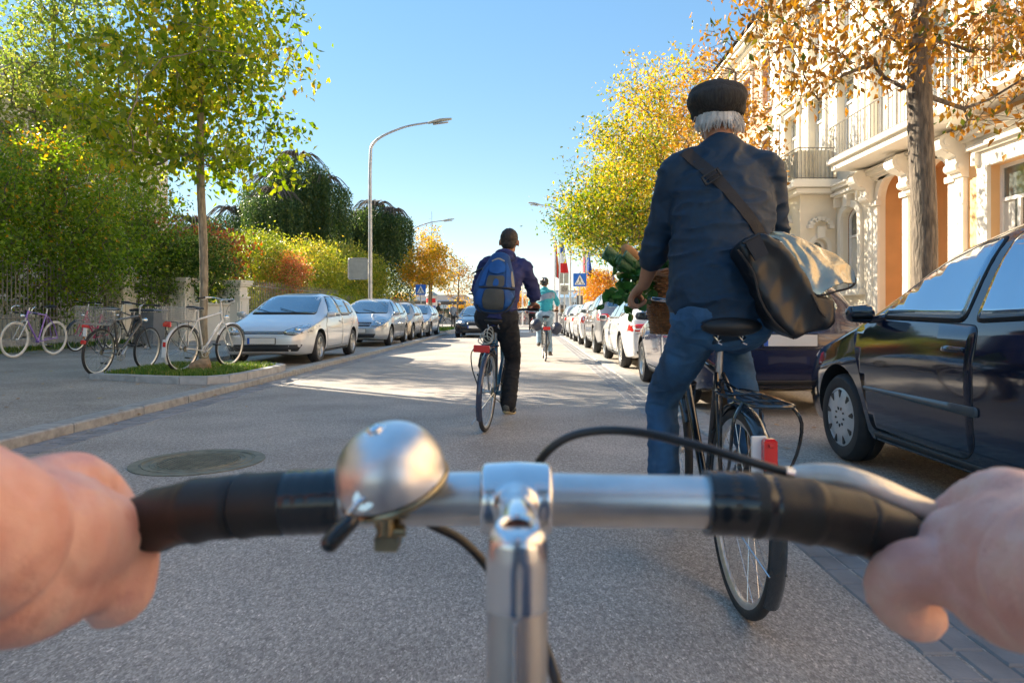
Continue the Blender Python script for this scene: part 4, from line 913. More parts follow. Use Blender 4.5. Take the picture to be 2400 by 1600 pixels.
def car(name, label, st, loc, rz, pm, group=None, wb=(.80, 3.38), r=.315, rim='five', wins=None, shield=None, rear=None, front='wide', doors=2, lights=None, sc_=1.0, hs=1.0, plate=True, lit=False, strip=None, mirror_s=1.28):
    st = np.array(st, float); st[:, 0] *= sc_; st[:, 1:4] *= hs; L = st[-1, 0]; Wd = st[:, 4].max()
    t = empty(name, label, 'car', loc, (0, 0, rz), group)
    S = np.unique(np.concatenate([np.linspace(0, L, 70), np.linspace(0, .3, 9), np.linspace(L-.3, L, 9)]))
    def pr(c, sig=.05):
        f = lambda x: np.interp(x, st[:, 0], st[:, c]); k = np.linspace(-2, 2, 9); wt = np.exp(-k*k/2); wt /= wt.sum()
        sg = np.minimum(sig, np.minimum(S, L-S)*.5); return sum(wt[i]*f(S+k[i]*sg) for i in range(9))
    B, Sh, T, w = [pr(c) for c in (1, 2, 3, 4)]; rings = []
    for i in range(len(S)):
        b, s_, tt, ww = B[i], Sh[i], T[i], w[i]; d = tt-s_
        n = np.interp(d, [.12, .4], [2.3, 5.0]); tp = np.interp(d, [.12, .5], [.0, .27]); pts = [(0, b), (ww*.5, b), (ww*.86, b+.0)]
        for q in np.linspace(.0, 1, 13)[:-1]:
            z = b+.02+(s_-b-.02)*q; f = 1-.075*(1-q)**5-.035*max(0, q-.55)**2/.2+.008*math.exp(-((q-.72)/.06)**2); pts.append((ww*f, z))
        f0 = pts[-1][0]/ww
        for a in np.linspace(0, math.pi/2, 18):
            u, v = math.cos(a)**(2/n) if a < math.pi/2-1e-6 else 0, math.sin(a)**(2/n); pts.append((ww*.965*u*(1-tp*v), s_+d*v))
        rings.append([(x, L/2-S[i], z) for x, z in pts])
    K = len(rings[0]); mb = MB(); full = []
    def ring(rg): return rg+[(-x, y, z) for x, y, z in rg[-2:0:-1]]
    def shrink(rg, f, dy):
        cz = (rg[0][2]+rg[-1][2])/2; return [(x*f, y+dy, cz+(z-cz)*f) for x, y, z in rg]
    F0, F1 = rings[0], rings[-1]
    R_ = [ring(shrink(F0, f, dy)) for f, dy in ((.05,.05),(.5,.048),(.85,.035),(.95,.018))]+[ring(x) for x in rings]+[ring(shrink(F1, f, -dy)) for f, dy in ((.95,.015),(.85,.03),(.5,.038),(.05,.04))]
    n = len(R_[0]); V = [p for q in R_ for p in q]; fs = []
    for i in range(len(R_)-1):
        for k in range(n): j = (k+1) % n; fs.append((i*n+k, i*n+j, (i+1)*n+j, (i+1)*n+k))
    fs.append(tuple(range(n))[::-1]); fs.append(tuple((len(R_)-1)*n+k for k in range(n))); mb.add(V, fs)
    cut = MB(); cut.m = 1; y_f, y_r = L/2-wb[0], L/2-wb[1]
    for y in (y_f, y_r):
        for sd in (-1, 1):
            T_ = Matrix.Translation((sd*(Wd-.12), y, r+.01)) @ Matrix.Rotation(R(90), 4, 'Y'); cut.lathe([(0,-.2),(r+.055,-.2),(r+.055,.2),(0,.2)], 40, T_)
    bm_ = mb.mesh(); bm_.materials.append(M[pm]); bm_.materials.append(M['well'])
    cm = cut.mesh(); cm.materials.append(M['well']); cm.materials.append(M['well']); cm.polygons.foreach_set('material_index', cut.mi)
    bm2 = bmesh.new(); bm2.from_mesh(bm_); bmesh.ops.recalc_face_normals(bm2, faces=bm2.faces[:]); bm2.to_mesh(bm_); bm2.free()
    bm2 = bmesh.new(); bm2.from_mesh(cm); bmesh.ops.recalc_face_normals(bm2, faces=bm2.faces[:]); bm2.to_mesh(cm); bm2.free()
    co = bpy.data.objects.new('cut', cm); C.objects.link(co)
    me = evalmesh(bm_, [('BOOLEAN', dict(operation='DIFFERENCE', object=co, solver='EXACT'))]); bpy.data.objects.remove(co)
    mi = [0]*len(me.polygons)
    for p in me.polygons:
        c = p.center
        for y in (y_f, y_r):
            rr = math.hypot(c.y-y, c.z-r-.01)
            if rr < r+.0565 and abs(c.x) < Wd*.99-.0 and (rr > r+.052 and abs(p.normal.x) < .3 or abs(c.x) < Wd-.28) and c.z > st[:, 1].min()*.9 and (abs(p.normal.x) < .3 or abs(p.normal.x) > .95): mi[p.index] = 1
    bo = obj('body', me, [pm, 'well'], t); me.polygons.foreach_set('material_index', mi); bo.data.update()
    bv = bvh_of(me); y_ = lambda s: L/2-s*sc_
    def side(nm, poly, m, off=.006, par=t, round_=.04, sds=(-1, 1), rim_=.012, step=.08, name2=None):
        res = []
        for sd in sds:
            pl = rp([(y_(s), z*hs) for s, z in poly], round_) if round_ else [(y_(s), z*hs) for s, z in poly]
            res.append(obj(nm, panel(bv, pl, 'X', sd, off, step, False, rim=rim_), m, par if not isinstance(par, list) else par[sds.index(sd)], flat=1))
        return res
    def end(nm, poly, m, sg, off=.006, par=t, round_=.02, mirror=False, step=.08):
        res = []
        for q in ((1, -1) if mirror else (1,)):
            pl = rp([(x*q, z*hs) for x, z in poly], round_); res.append(obj(nm, panel(bv, pl, 'Y', sg, off, step, False), m, par, flat=1))
        return res
    # doors with handle
    D = doors if isinstance(doors, list) else ([[(1.30,.30),(2.38,.30),(2.40,.92),(2.36,1.0),(1.35,.95),(1.16,.75)], [(2.42,.30),(2.95,.30),(3.22,.62),(3.42,.9),(3.3,1.0),(2.42,1.0)]])
    for d_ in D:
        side('door_gap', grown([(s, z) for s, z in d_], .008), 'trim', .0015, round_=.05)
        ds = side('door', d_, pm, .004, round_=.045)
        sx = max(p[0] for p in d_ if p[1] > .8)-.16
        for i, sd in enumerate((-1, 1)):
            h = bv.ray_cast(Vector((sd*4, y_(sx), .83*hs)), Vector((-sd, 0, 0)))[0]
            if h:
                mb = MB(); mb.limb([(h.x+sd*.012, h.y-.075, h.z), (h.x+sd*.034, h.y, h.z+.004), (h.x+sd*.012, h.y+.075, h.z)], [.013, .016, .013], n=8, k=3); obj('handle', mb, pm, ds[i])
    WN = wins or [[(1.42,.955),(2.34,.965),(2.34,1.365),(2.12,1.36),(1.9,1.27)], [(2.44,.97),(3.12,.985),(3.10,1.335),(2.44,1.375)], [(3.2,1.0),(3.56,1.06),(3.46,1.2),(3.19,1.31)]]
    for q in WN:
        side('window_trim', grown(q, .022), 'trim', .006, round_=.05); side('side_window', q, 'near_glass' if pm == 'black_car' else 'carglass', .012, round_=.05)
    sh = shield or [(-.67,1.0),(.67,1.0),(.54,1.375),(-.54,1.375)]
    end('windscreen_trim', grown(sh, .025), 'trim', 1, .004, round_=.06); ws = end('windscreen', sh, 'carglass', 1, .010, round_=.06)[0]
    rw = rear or [(-.60,1.05),(.60,1.05),(.52,1.33),(-.52,1.33)]
    end('rear_window', rw, 'carglass', -1, .008, round_=.06)
    mb = MB()
    for sx in (-.3, .25):
        p0 = bv.ray_cast(Vector((sx, 5, (sh[0][1]+.015)*hs)), Vector((0, -1, 0)))[0]; p1 = bv.ray_cast(Vector((sx+.42, 5, (sh[0][1]+.10)*hs)), Vector((0, -1, 0)))[0]
        if p0 and p1: mb.tube([p0+Vector((0, .03, 0)), p1+Vector((0, .03, .01))], .007, 5)
    obj('wiper', mb, 'trim', t)
    # lamps, grille, bumper openings
    FR = {'wide': dict(head=[(.41,.60),(.62,.585),(.85,.65),(.86,.745),(.76,.79),(.40,.665)], gr=[(-.40,.60),(.40,.60),(.42,.655),(-.42,.655)], low=[(-.66,.27),(.66,.27),(.74,.40),(-.74,.40)], chr=None),
          'grille': dict(head=[(.42,.60),(.80,.60),(.85,.74),(.70,.78),(.45,.73)], gr=[(-.36,.60),(.36,.60),(.40,.72),(-.40,.72)], low=[(-.50,.27),(.50,.27),(.55,.38),(-.55,.38)], chr=1),
          'round': dict(head=[(.38,.60),(.72,.60),(.80,.70),(.70,.74),(.42,.70)], gr=[(-.28,.56),(.28,.56),(.30,.68),(-.30,.68)], low=[(-.55,.28),(.55,.28),(.6,.37),(-.6,.37)], chr=1)}[front]
    hk = .8 if st[4, 2] < .84 and Wd < .86 else 1
    sw = lambda pl: [(x*Wd/.89, z) for x, z in pl]
    for q in (1, -1):
        pl = [(x*q, z) for x, z in sw(FR['head'])]; end('headlight_trim', grown(pl, .012), 'trim', 1, .003); hl = end('headlight', pl, 'lamp', 1, .010)[0]
        c = bv.ray_cast(Vector((q*.62*Wd/.89, 5, .68*hs)), Vector((0, -1, 0)))[0]
        if c: mb = MB(); mb.ell(c+Vector((0, .0, 0)), (.055, .02, .045), 12, 8); obj('lamp_reflector', mb, 'bulb' if lit else 'chrome', hl)
    end('grille', sw(FR['gr']), 'trim', 1, .006); end('lower_grille', sw(FR['low']), 'trim', 1, .005)
    if front == 'wide':
        for z in (.618, .638): end('grille_bar', [(-.38, z-.003), (.38, z-.003), (.38, z+.003), (-.38, z+.003)], 'chrome', 1, .011, round_=.001)
    else:
        mb = MB()
        for i in range(-9, 10):
            h = bv.ray_cast(Vector((i*.038, 5, .66*hs)), Vector((0, -1, 0)))[0]
            if h and abs(i*.038) < abs(FR['gr'][2][0])*.95: mb.box((h.x, h.y+.012, h.z), (.008, .012, (FR['gr'][2][1]-FR['gr'][0][1])*hs*.85))
        obj('grille_bar', mb, 'chrome' if front == 'grille' else 'alu_rough', t)
    LT = lights or [(.52,.72),(.86,.72),(.86,.88),(.60,.90),(.50,.82)]
    for q in (1, -1):
        tl = end('taillight', [(x*q, z) for x, z in LT], 'red_lens', -1, .012)[0]
        lz = (LT[0][1]+.03); end('reversing_lamp', [(x*q, z) for x, z in ((LT[0][0]+.03, lz), (LT[1][0]-.1, lz), (LT[1][0]-.1, lz+.025), (LT[0][0]+.03, lz+.025))], 'white_gloss', -1, .017, tl)
    side_l = [(L/sc_-.24, LT[0][1]+.01), (L/sc_-.04, LT[0][1]+.01), (L/sc_-.06, LT[3][1]-.02), (L/sc_-.18, LT[3][1]-.01)]
    side('taillight_side', side_l, 'red_lens', .007, round_=.02)
    end('hatch_gap', [(-.72, .66), (.72, .66), (.72, .668), (-.72, .668)], 'trim', -1, .003, round_=.001)
    end('rear_bumper', [(-.7,.30),(.7,.30),(.72,.36),(-.72,.36)], 'trim', -1, .008)
    for sg, z in ((1, .47), (-1, .75 if plate != 'low' else .52)):
        h = bv.ray_cast(Vector((0, 5*sg, z*hs)), Vector((0, -sg, 0)))[0]
        if h:
            mb = MB(); mb.box((0, h.y+sg*.016, h.z), (.54, .018, .125)); pf = obj('plate_holder', mb, 'trim', t, False)
            mb = MB(); mb.box((0, h.y+sg*.028, h.z), (.52, .006, .11), bev=.001); obj('number_plate', mb, 'plate', pf, False)
            mb = MB(); mb.box((-.24*sg*-1 if sg > 0 else -.24, h.y+sg*.0325, h.z), (.04, .003, .108)); obj('plate_band', mb, 'plate_blue', pf, False)
    # mirrors
    for sd in (-1, 1):
        h = bv.ray_cast(Vector((sd*4, y_(mirror_s+.1), (sh[0][1]-.06)*hs)), Vector((-sd, 0, 0)))[0]
        mb = MB(); c = Vector((sd*(min(Wd-.02, abs(h.x)+.07)+.09), y_(mirror_s), (sh[0][1]-.02)*hs))
        mb.limb([(h.x-sd*.03, h.y, h.z+.02), (c.x-sd*.08, c.y, c.z-.04)], [.028, .022], n=8, k=2); mb.limb([c-Vector((sd*.055, 0, 0)), c+Vector((sd*.045, -.02, 0))], [.062, .052], (0, 0, 1), [.05, .04], 14, 4)
        mo = obj('mirror', mb, pm, t); mb = MB(); mb.box(c+Vector((0, -.055, 0)), (.125, .012, .09), bev=.005); obj('mirror_glass', mb, 'mirror_face', mo)
    for y in (y_f, y_r):
        for sd in (-1, 1): wheel(t, sd*(Wd-.115), y, r, sd, rim)
    # interior glimpse and sill strip
    side('sill', [(wb[0]/sc_+.42, .215), (wb[1]/sc_-.42, .215), (wb[1]/sc_-.42, .275), (wb[0]/sc_+.42, .275)], 'trim', .004, round_=.01)
    if strip: side('rub_strip', strip, 'strip' if pm == 'black_car' else 'trim', .012, round_=.02, rim_=.012)
    return t
def hatch(nm, lb, x, y, rz, pm, grp, **k): return car(nm, lb, HATCH, (x, y, k.pop('z', .035)), rz, pm, grp, **k)
GL, GR = 'cars parked along the left kerb', 'cars parked along the right kerb'
hatch('parked_car', 'silver hatchback with alloy wheels, nearest of the cars parked on the left', -5.08, 15.2, R(180), 'silver', GL)
hatch('parked_car', 'silver estate hatchback with chrome slatted grille, second car on the left', -5.12, 22.6, R(180), 'silver2', GL, front='grille', sc_=.97, hs=1.03)
hatch('parked_car', 'small beige car squeezed between the two silver cars on the left', -5.2, 27.0, R(180), 'beige_car', GL, front='round', sc_=.85, hs=1.0, wb=(.68, 2.9))
hatch('parked_car', 'last silver car on the left, parked beside the far grass island', -5.08, 31.0, R(180), 'silver2', GL, sc_=.96)
car('moving_car', 'dark car with lit headlamps driving toward the camera beyond the backpack cyclist', SALOON, (-2.3, 31.6, 0), R(180), 'dark_car', None, wb=(.9, 3.5), front='round', lit=True, shield=[(-.66,.95),(.66,.95),(.52,1.31),(-.52,1.31)], wins=[[(1.62,.93),(2.55,.935),(2.55,1.32),(2.25,1.29)], [(2.62,.94),(3.5,.95),(3.4,1.28),(2.62,1.33)]])
SW = [[(1.62,.93),(2.5,.935),(2.5,1.31),(2.22,1.27)], [(2.57,.94),(3.3,.95),(3.28,1.30),(2.57,1.33)], [(3.36,.97),(3.75,1.02),(3.62,1.15),(3.35,1.26)]]
SS = [(-.66,.95),(.66,.95),(.52,1.31),(-.52,1.31)]
hatch('parked_car', 'navy blue hatchback with pale number plate directly behind the black rear wheel', 2.56, 8.80, 0, 'navy_car', GR, wb=(.80, 3.30), z=.014, lights=[(.55,.68),(.86,.68),(.86,.84),(.66,.85),(.54,.80)])
car('parked_car', 'white estate car with dappled shade on its side and red tail lamp, beyond the basket', SALOON, (2.62, 14.15, .014), 0, 'white_car', GR, wb=(.85, 3.5), rim='ten', shield=SS, wins=SW, lights=[(.46,.70),(.86,.70),(.86,.82),(.5,.84)], rear=[(-.58,1.02),(.58,1.02),(.5,1.25),(-.5,1.25)])
car('parked_car', 'tall grey silver off-roader between two white cars on the right', SUV, (2.60, 19.0, .014), 0, 'grey_car', GR, wb=(.85, 3.45), r=.34, shield=[(-.66,1.11),(.66,1.11),(.54,1.50),(-.54,1.50)], wins=[[(1.4,1.08),(2.34,1.09),(2.34,1.50),(2.05,1.48),(1.8,1.38)], [(2.42,1.09),(3.2,1.1),(3.2,1.48),(2.42,1.51)], [(3.28,1.12),(3.8,1.18),(3.65,1.36),(3.28,1.45)]], rear=[(-.62,1.18),(.62,1.18),(.54,1.47),(-.54,1.47)], mirror_s=1.3, lights=[(.52,.85),(.86,.85),(.86,1.0),(.6,1.02)])
car('parked_car', 'white hatchback with orange red tail lamp, fourth car back on the right', HATCH, (2.56, 23.9, .014), 0, 'white_car', GR, lights=[(.58,.72),(.86,.72),(.86,.92),(.66,.93)])
car('parked_car', 'white saloon behind the off-roader row, fifth car back on the right', SALOON, (2.56, 28.5, .014), 0, 'white_car', GR, wb=(.9, 3.5), shield=SS, wins=SW[:2])
car('parked_car', 'distant dark grey car at the far end of the right-hand row', HATCH, (2.56, 33.2, .014), 0, 'grey_car', GR)
PW = [[(1.30,1.0),(2.10,.985),(2.12,1.395),(1.92,1.365),(1.72,1.29),(1.45,1.13)], [(2.20,.985),(3.10,1.03),(3.0,1.33),(2.6,1.40),(2.22,1.405)]]
car('parked_car', 'glossy black small car with grey hubcaps parked closest on the right', PUNTO, (2.97, 5.50-1.91, .012), 0, 'black_car', GR, wb=(.78, 3.24), r=.30, rim='cap', doors=[[(1.20,.29),(2.12,.29),(2.20,.36),(2.22,.95),(1.15,.985),(.97,.88),(1.09,.66),(1.17,.45)]], wins=PW, shield=[(-.62,1.03),(.62,1.03),(.50,1.38),(-.50,1.38)], strip=[(1.16,.535),(2.25,.512),(2.25,.562),(1.16,.553)], mirror_s=1.22, front='round')
# ============================================================ BICYCLES
def bcol(name, c, rough=.25, metal=0): 
    M[name] = mat(name, c, rough, metal, .12, 12, 0, coat=.8); return name
bcol('frame_black', (.012,.013,.016)); bcol('frame_blue', (.03,.14,.26)); bcol('frame_white', (.72,.71,.69)); bcol('frame_purple', (.30,.17,.55)); bcol('frame_pink', (.55,.05,.15)); bcol('frame_grey', (.10,.095,.09)); bcol('frame_silver', (.5,.5,.5), .3, .7); bcol('frame_red', (.5,.04,.03))
bcol('guard_dark', (.02,.028,.035), .12); bcol('guard_blue', (.05,.06,.10), .15)
M['saddle'] = mat('black_leather', (.015,.014,.014), .45, 0, .2, 20, .2, 120)
M['cream_tyre'] = mat('cream_tyre', (.66,.63,.56), .6)
def bike_wheel(parent, nm, y, r, tyre, rimm='alu', tr=.019, spokes=28, steer=None, sp=True):
    T0 = Matrix.Translation((0, y, r)) @ Matrix.Rotation(R(90), 4, 'Y')
    mb = MB(); mb.lathe([(r-tr*.9+tr*1.05*math.cos(a), tr*math.sin(a)) for a in [2*math.pi*k/12 for k in range(12)]], 72, T0, True); w_ = obj(nm, mb, tyre, parent)
    rr = r-tr*1.9; mb = MB(); mb.lathe([(rr+.006, -.013), (rr+.006, .013), (rr-.004, .012), (rr-.014, .005), (rr-.014, -.005), (rr-.004, -.012)], 72, T0, True); obj('rim', mb, rimm, w_)
    mb = MB(); mb.lathe([(.008,-.055),(.02,-.05),(.026,-.034),(.026,-.030),(.013,-.026),(.013,.026),(.026,.030),(.026,.034),(.02,.05),(.008,.055)], 16, T0); obj('hub', mb, 'alu_rough', w_)
    if sp:
        mb = MB()
        for i in range(spokes):
            a = 2*math.pi*i/spokes; s = 1 if i % 2 else -1; b = a+(.55 if (i//2) % 2 else -.55)
            mb.tube([T0 @ Vector((.024*math.cos(b), .024*math.sin(b), s*.031)), T0 @ Vector(((rr-.008)*math.cos(a), (rr-.008)*math.sin(a), 0))], .0011 if r > .3 else .001, 4, False)
        obj('spokes', mb, 'spoke', w_)
    return w_
def arc_strip(mb, y, r, a0, a1, w, n=26, h=.008):
    rows = []
    for i in range(n+1):
        a = R(a0+(a1-a0)*i/n); row = []
        for u in (-1, -.75, -.3, .3, .75, 1): q = r+(1-u*u)*w*.30; row.append((u*w/2, y+q*math.cos(a), r0z+q*math.sin(a)) )
        rows.append(row)
    V = [p for q in rows for p in q]; V2 = [(x*.94, y+(yy-y)*(1-h*.4/r), r0z+(z-r0z)*(1-h*.4/r)) for x, yy, z in V]; m = 6; fs = []
    for i in range(n):
        for k in range(m-1): a_ = i*m+k; fs.append((a_, a_+1, a_+m+1, a_+m)); o = len(V); fs.append((o+a_+m, o+a_+m+1, o+a_+1, o+a_))
    mb.add(V+V2, fs)
r0z = .345
def bicycle(label, loc, yaw=0, lean=0, frame='frame_black', group=None, style='city', tyre='rubber', guards='guard_dark', rack=True, light=True, sad=1.0, bar='sweep', bz=1.08, crank=100, wb=1.07, r=.345, basket=None, stand=False, steer=0, name='bicycle', fork=None, reflector=None, sp=28, seatpost='alu_rough', front=True, rim='alu', hz=.90, sdw=1.0):
    global r0z
    r0z = r; t = empty(name, label, 'bicycle', loc, (0, R(lean), -R(yaw)), group); fk = fork or frame
    bb = Vector((0, .44, .285)); st = Vector((0, .27, sad-.16)); ht = Vector((0, wb-.29, hz)); hb = Vector((0, wb-.235, hz-.16)); ra = Vector((0, 0, r)); fa = Vector((0, wb, r))
    bike_wheel(t, 'rear_wheel', 0, r, tyre, rim, spokes=sp)
    # steering assembly rotates as children meshes built with a steer matrix
    SM = Matrix.Translation(hb) @ Matrix.Rotation(-R(steer), 4, 'Z') @ Matrix.Translation(-hb)
    if front:
        fw = bike_wheel(t, 'front_wheel', wb, r, tyre, rim, spokes=sp)
    mb = MB(); tb = mb.tube
    if style == 'lady': tb([bb+Vector((0,0,.02)), hb], .017, 10); tb(spline([st*.45+bb*.55, (0, .55, .52), hb+Vector((0,-.02,.08))], 4), .014, 10)
    else: tb([bb, hb+Vector((0,0,.02))], .018, 10); tb([st-Vector((0,0,.03)), ht-Vector((0,0,.03))], .016, 10)
    tb([bb, st], .016, 10); tb([ht, hb], .021, 12)
    for s in (-1, 1):
        tb([bb+Vector((s*.02, 0, 0)), (s*.06, .12, r-.005), (s*.062, 0, r)], .010, 8); tb([st+Vector((s*.012, -.01, -.03)), (s*.05, .10, r+.36 if False else r+.27), (s*.062, 0, r)], .008, 8)
    mb.lathe([(.022,-.035),(.022,.035)], 14, Matrix.Translation(bb) @ Matrix.Rotation(R(90), 4, 'Y')); obj('frame', mb, frame, t)
    if front:
        mb = MB(); cr = hb+Vector((0, .012, -.04)); mb.tube([hb+Vector((0,0,.02)), cr], .017, 8); mb.tube([cr+Vector((-.05,0,-.005)), cr+Vector((.05,0,-.005))], .014, 8)
        for s in (-1, 1): mb.tube(spline([cr+Vector((s*.05, 0, 0)), (s*.055, wb-.14, r+.22), (s*.056, wb-.05, r+.06), (s*.056, wb, r)], 4), .011, 8)
        fo = obj('fork', mb, fk, t)
    mb = MB(); mb.tube([st-Vector((0,0,.05)), (0, st.y-.02, sad-.06)], .0135, 10); obj('seatpost', mb, seatpost, t)
    mb = MB(); y0 = .22
    mb.limb([(0, y0-.12, sad-.01), (0, y0-.03, sad-.012), (0, y0+.06, sad-.016), (0, y0+.15, sad-.022)], [.085*sdw, .075*sdw, .035, .02], (1,0,0), [.028*sdw, .026*sdw, .02, .014], 16, 4)
    so_ = obj('saddle', mb, 'saddle', t); mb = MB()
    for s in (-1, 1): mb.tube(spline([(s*.03, y0-.12, sad-.03), (s*.022, y0, sad-.06), (s*.02, y0+.12, sad-.03)], 4), .0035, 5)
    for s in (-1, 1): mb.tube([(s*.045, y0-.10, sad-.07+.001*k) if k % 2 else (s*.045+.014*math.cos(k*.9), y0-.10+.014*math.sin(k*.9), sad-.075+.003*k) for k in range(14)], .003, 4)
    obj('saddle_rail', mb, 'chrome', so_)
    # cranks, chain
    mb = MB(); ca = R(crank); d = Vector((0, -math.sin(ca)*.17, math.cos(ca)*.17)) if False else Vector((0, .17*math.sin(ca), .17*math.cos(ca)))
    mb.tube([bb+Vector((.07,0,0)), bb+Vector((.085,0,0))+d], .010, 8); mb.tube([bb-Vector((.07,0,0)), bb-Vector((.085,0,0))-d], .010, 8); mb.tube([bb-Vector((.075,0,0)), bb+Vector((.075,0,0))], .011, 8)
    TB = Matrix.Translation(bb+Vector((.05,0,0))) @ Matrix.Rotation(R(90), 4, 'Y'); mb.lathe([(.09,-.002),(.098,-.001),(.098,.001),(.09,.002),(.082,.002),(.082,-.002)], 32, TB, True)
    for k in range(5): a = 2*math.pi*k/5; mb.tube([TB @ Vector((0,0,0)), TB @ Vector((.085*math.cos(a), .085*math.sin(a), 0))], .006, 5)
    cs = obj('crankset', mb, 'alu_rough', t)
    for s, dd in ((1, d), (-1, -d)):
        mb = MB(); c = bb+Vector((s*.135, 0, 0))+dd; mb.box(c, (.09, .075, .022), bev=.005); obj('pedal', mb, 'black', cs)
    mb = MB(); ch = []
    for s, rr, c in ((1, .094, bb), (-1, .04, ra)):
        for k in range(9): a = R(90-180*k/8)*1 if s > 0 else R(-90-180*k/8); ch.append((.05, c.y+rr*math.cos(a), c.z+rr*math.sin(a)))
    mb.tube(ch+[ch[0]], .004, 5, False); mb.lathe([(.03,-.01),(.04,-.008),(.04,.0),(.033,.004),(.033,.01)], 18, Matrix.Translation((.045, 0, r)) @ Matrix.Rotation(R(90), 4, 'Y')); obj('chain', mb, 'iron', t)
    # bars
    stem_y = ht.y-.02
    if bar != 'none':
        mb = MB(); mb.tube([ht-Vector((0,0,.02)), (0, stem_y, bz-.015), (0, stem_y+(.07 if bar != 'sweep' else .05), bz)], .012, 8); sm = obj('stem', mb, 'alu', t)
        f = stem_y+(.07 if bar != 'sweep' else .05)
        if bar == 'sweep': H = [(-.27, f-.20, bz-.0), (-.255, f-.10, bz+.015), (-.17, f+.02, bz+.02), (0, f, bz), (.17, f+.02, bz+.02), (.255, f-.10, bz+.015), (.27, f-.20, bz)]; grips = [(H[0], H[1]), (H[-1], H[-2])]
        elif bar == 'flat': H = [(-.30, f-.05, bz+.02), (-.20, f-.02, bz+.02), (0, f, bz), (.20, f-.02, bz+.02), (.30, f-.05, bz+.02)]; grips = [(H[0], H[1]), (H[-1], H[-2])]
        else: H = [(-.20, f+.00, bz-.13), (-.205, f+.10, bz-.12), (-.205, f+.12, bz-.05), (-.2, f+.05, bz), (-.14, f, bz), (0, f, bz), (.14, f, bz), (.2, f+.05, bz), (.205, f+.12, bz-.05), (.205, f+.10, bz-.12), (.20, f, bz-.13)]; grips = [(H[0], H[1]), (H[-1], H[-2])]
        if steer: SMb = Matrix.Translation((0, stem_y, 0)) @ Matrix.Rotation(-R(steer), 4, 'Z') @ Matrix.Translation((0, -stem_y, 0)); H = [tuple(SMb @ Vector(p)) for p in H]; grips = [(H[0], H[1]), (H[-1], H[-2])]
        mb = MB(); mb.tube(spline(H, 5), .0115, 10); hbr = obj('handlebar', mb, 'chrome' if bar != 'flat' else 'black', t)
        for a, b in grips:
            a, b = Vector(a), Vector(b); e = (a-b).normalized(); mb = MB(); mb.tube([b+e*(.0), a+e*.012], .0165, 12); mb.tube([a+e*.008, a+e*.016], .019, 12); obj('grip', mb, 'black', hbr)
            mb = MB(); i_ = Vector((a.x*.8, b.y+.01, b.z)); mb.tube(spline([b, b+Vector((0, .045, -.02)), a+Vector((0, .05, -.025))], 4), .005, 6); obj('brake_lever', mb, 'alu', hbr)
        mb = MB()
        for s in (-1, 1): mb.tube(spline([(s*.16, f+.04, bz+.01), (s*.12, f+.12, bz-.02), (s*.04, f+.08, bz-.12), (s*.015, hb.y+.04, hb.z)], 5), .0028, 5, False)
        obj('cable', mb, 'black', t)
        mb = MB(); mb.limb([(0, hb.y+.06, hb.z+.06), (0, hb.y+.11, hb.z+.06)], [.03, .035], n=12, k=2); obj('front_lamp', mb, 'chrome', t)
    if guards:
        mb = MB(); arc_strip(mb, 0, r+.014, 35, 215, .05); mg = obj('rear_mudguard', mb, guards, t)
        mb = MB()
        for s in (-1, 1):
            for a in (150, 195): a = R(a); mb.tube([(s*.06, 0, r), (s*.026, (r+.02)*math.cos(a), r+(r+.02)*math.sin(a))], .0025, 5)
        obj('mudguard_stay', mb, 'spoke', mg)
        mb = MB(); arc_strip(mb, wb, r+.014, 10, 150, .05); obj('front_mudguard', mb, guards, t)
    if rack:
        mb = MB(); z = r+.40; zz = z
        mb.tube(spline([(-.04, .14, z), (-.065, .05, z), (-.065, -.25, z), (-.05, -.32, z), (.05, -.32, z), (.065, -.25, z), (.065, .05, z), (.04, .14, z)], 5), .006, 8)
        for x in (-.02, .02): mb.tube([(x, .12, z), (x, -.31, z)], .004, 6)
        for y in (-.02, -.2): mb.tube([(-.065, y, z), (.065, y, z)], .005, 6)
        for s in (-1, 1):
            mb.tube([(s*.066, .0, z), (s*.075, 0, r+.02)], .005, 6)
            mb.tube(spline([(s*.07, -.24, z), (s*.105, -.26, z-.06), (s*.10, -.20, r+.2), (s*.075, -.01, r+.02)], 4), .0055, 6)
            mb.tube([(s*.03, .14, z), (s*.012, st.y-.03, st.z-.06)], .005, 6)
        rk_ = obj('luggage_rack', mb, 'black_gloss', t)
        if light:
            mb = MB(); mb.box((0, -.335, z-.02), (.10, .022, .045), bev=.008); obj('rear_light', mb, 'red_lens', rk_)
    if reflector:
        for nm, c, d_, m_ in reflector: mb = MB(); mb.box(c, d_, bev=min(d_)*.25); obj(nm, mb, m_, t)
    if stand: mb = MB(); mb.tube([(-.03, .32, .26), (-.17, .22, .01)], .008, 6); obj('kickstand', mb, 'alu_rough', t)
    if basket:
        wire_basket('wire_basket', basket[0], basket[1], t)
    return t
def wire_basket(nm, c, d, parent, m='basket_wire', sp=.022):
    x, y, z = d[0]/2, d[1]/2, d[2]; mb = MB(); f = .82
    def pt(u, v, k): s = f+(1-f)*k; return (c[0]+u*x*s, c[1]+v*y*s, c[2]+z*k)
    per = [(-1+2*i/12, -1) for i in range(12)]+[(1, -1+2*i/14) for i in range(14)]+[(1-2*i/12, 1) for i in range(12)]+[(-1, 1-2*i/14) for i in range(14)]
    for u, v in per: mb.tube([pt(u, v, 0), pt(u, v, 1)], .0016, 4, False)
    for k in np.linspace(0, 1, 9): mb.tube([pt(u, v, k) for u, v in per+[per[0]]], .0016 if k < 1 else .004, 4, False)
    for i in range(12): mb.tube([pt(-1+2*i/12, -1, 0), pt(-1+2*i/12, 1, 0)], .0016, 4, False)
    return obj(nm, mb, m, parent)
M['basket_wire'] = mat('grey_wire_mesh', (.45,.44,.41), .5, .4, .2, 30)
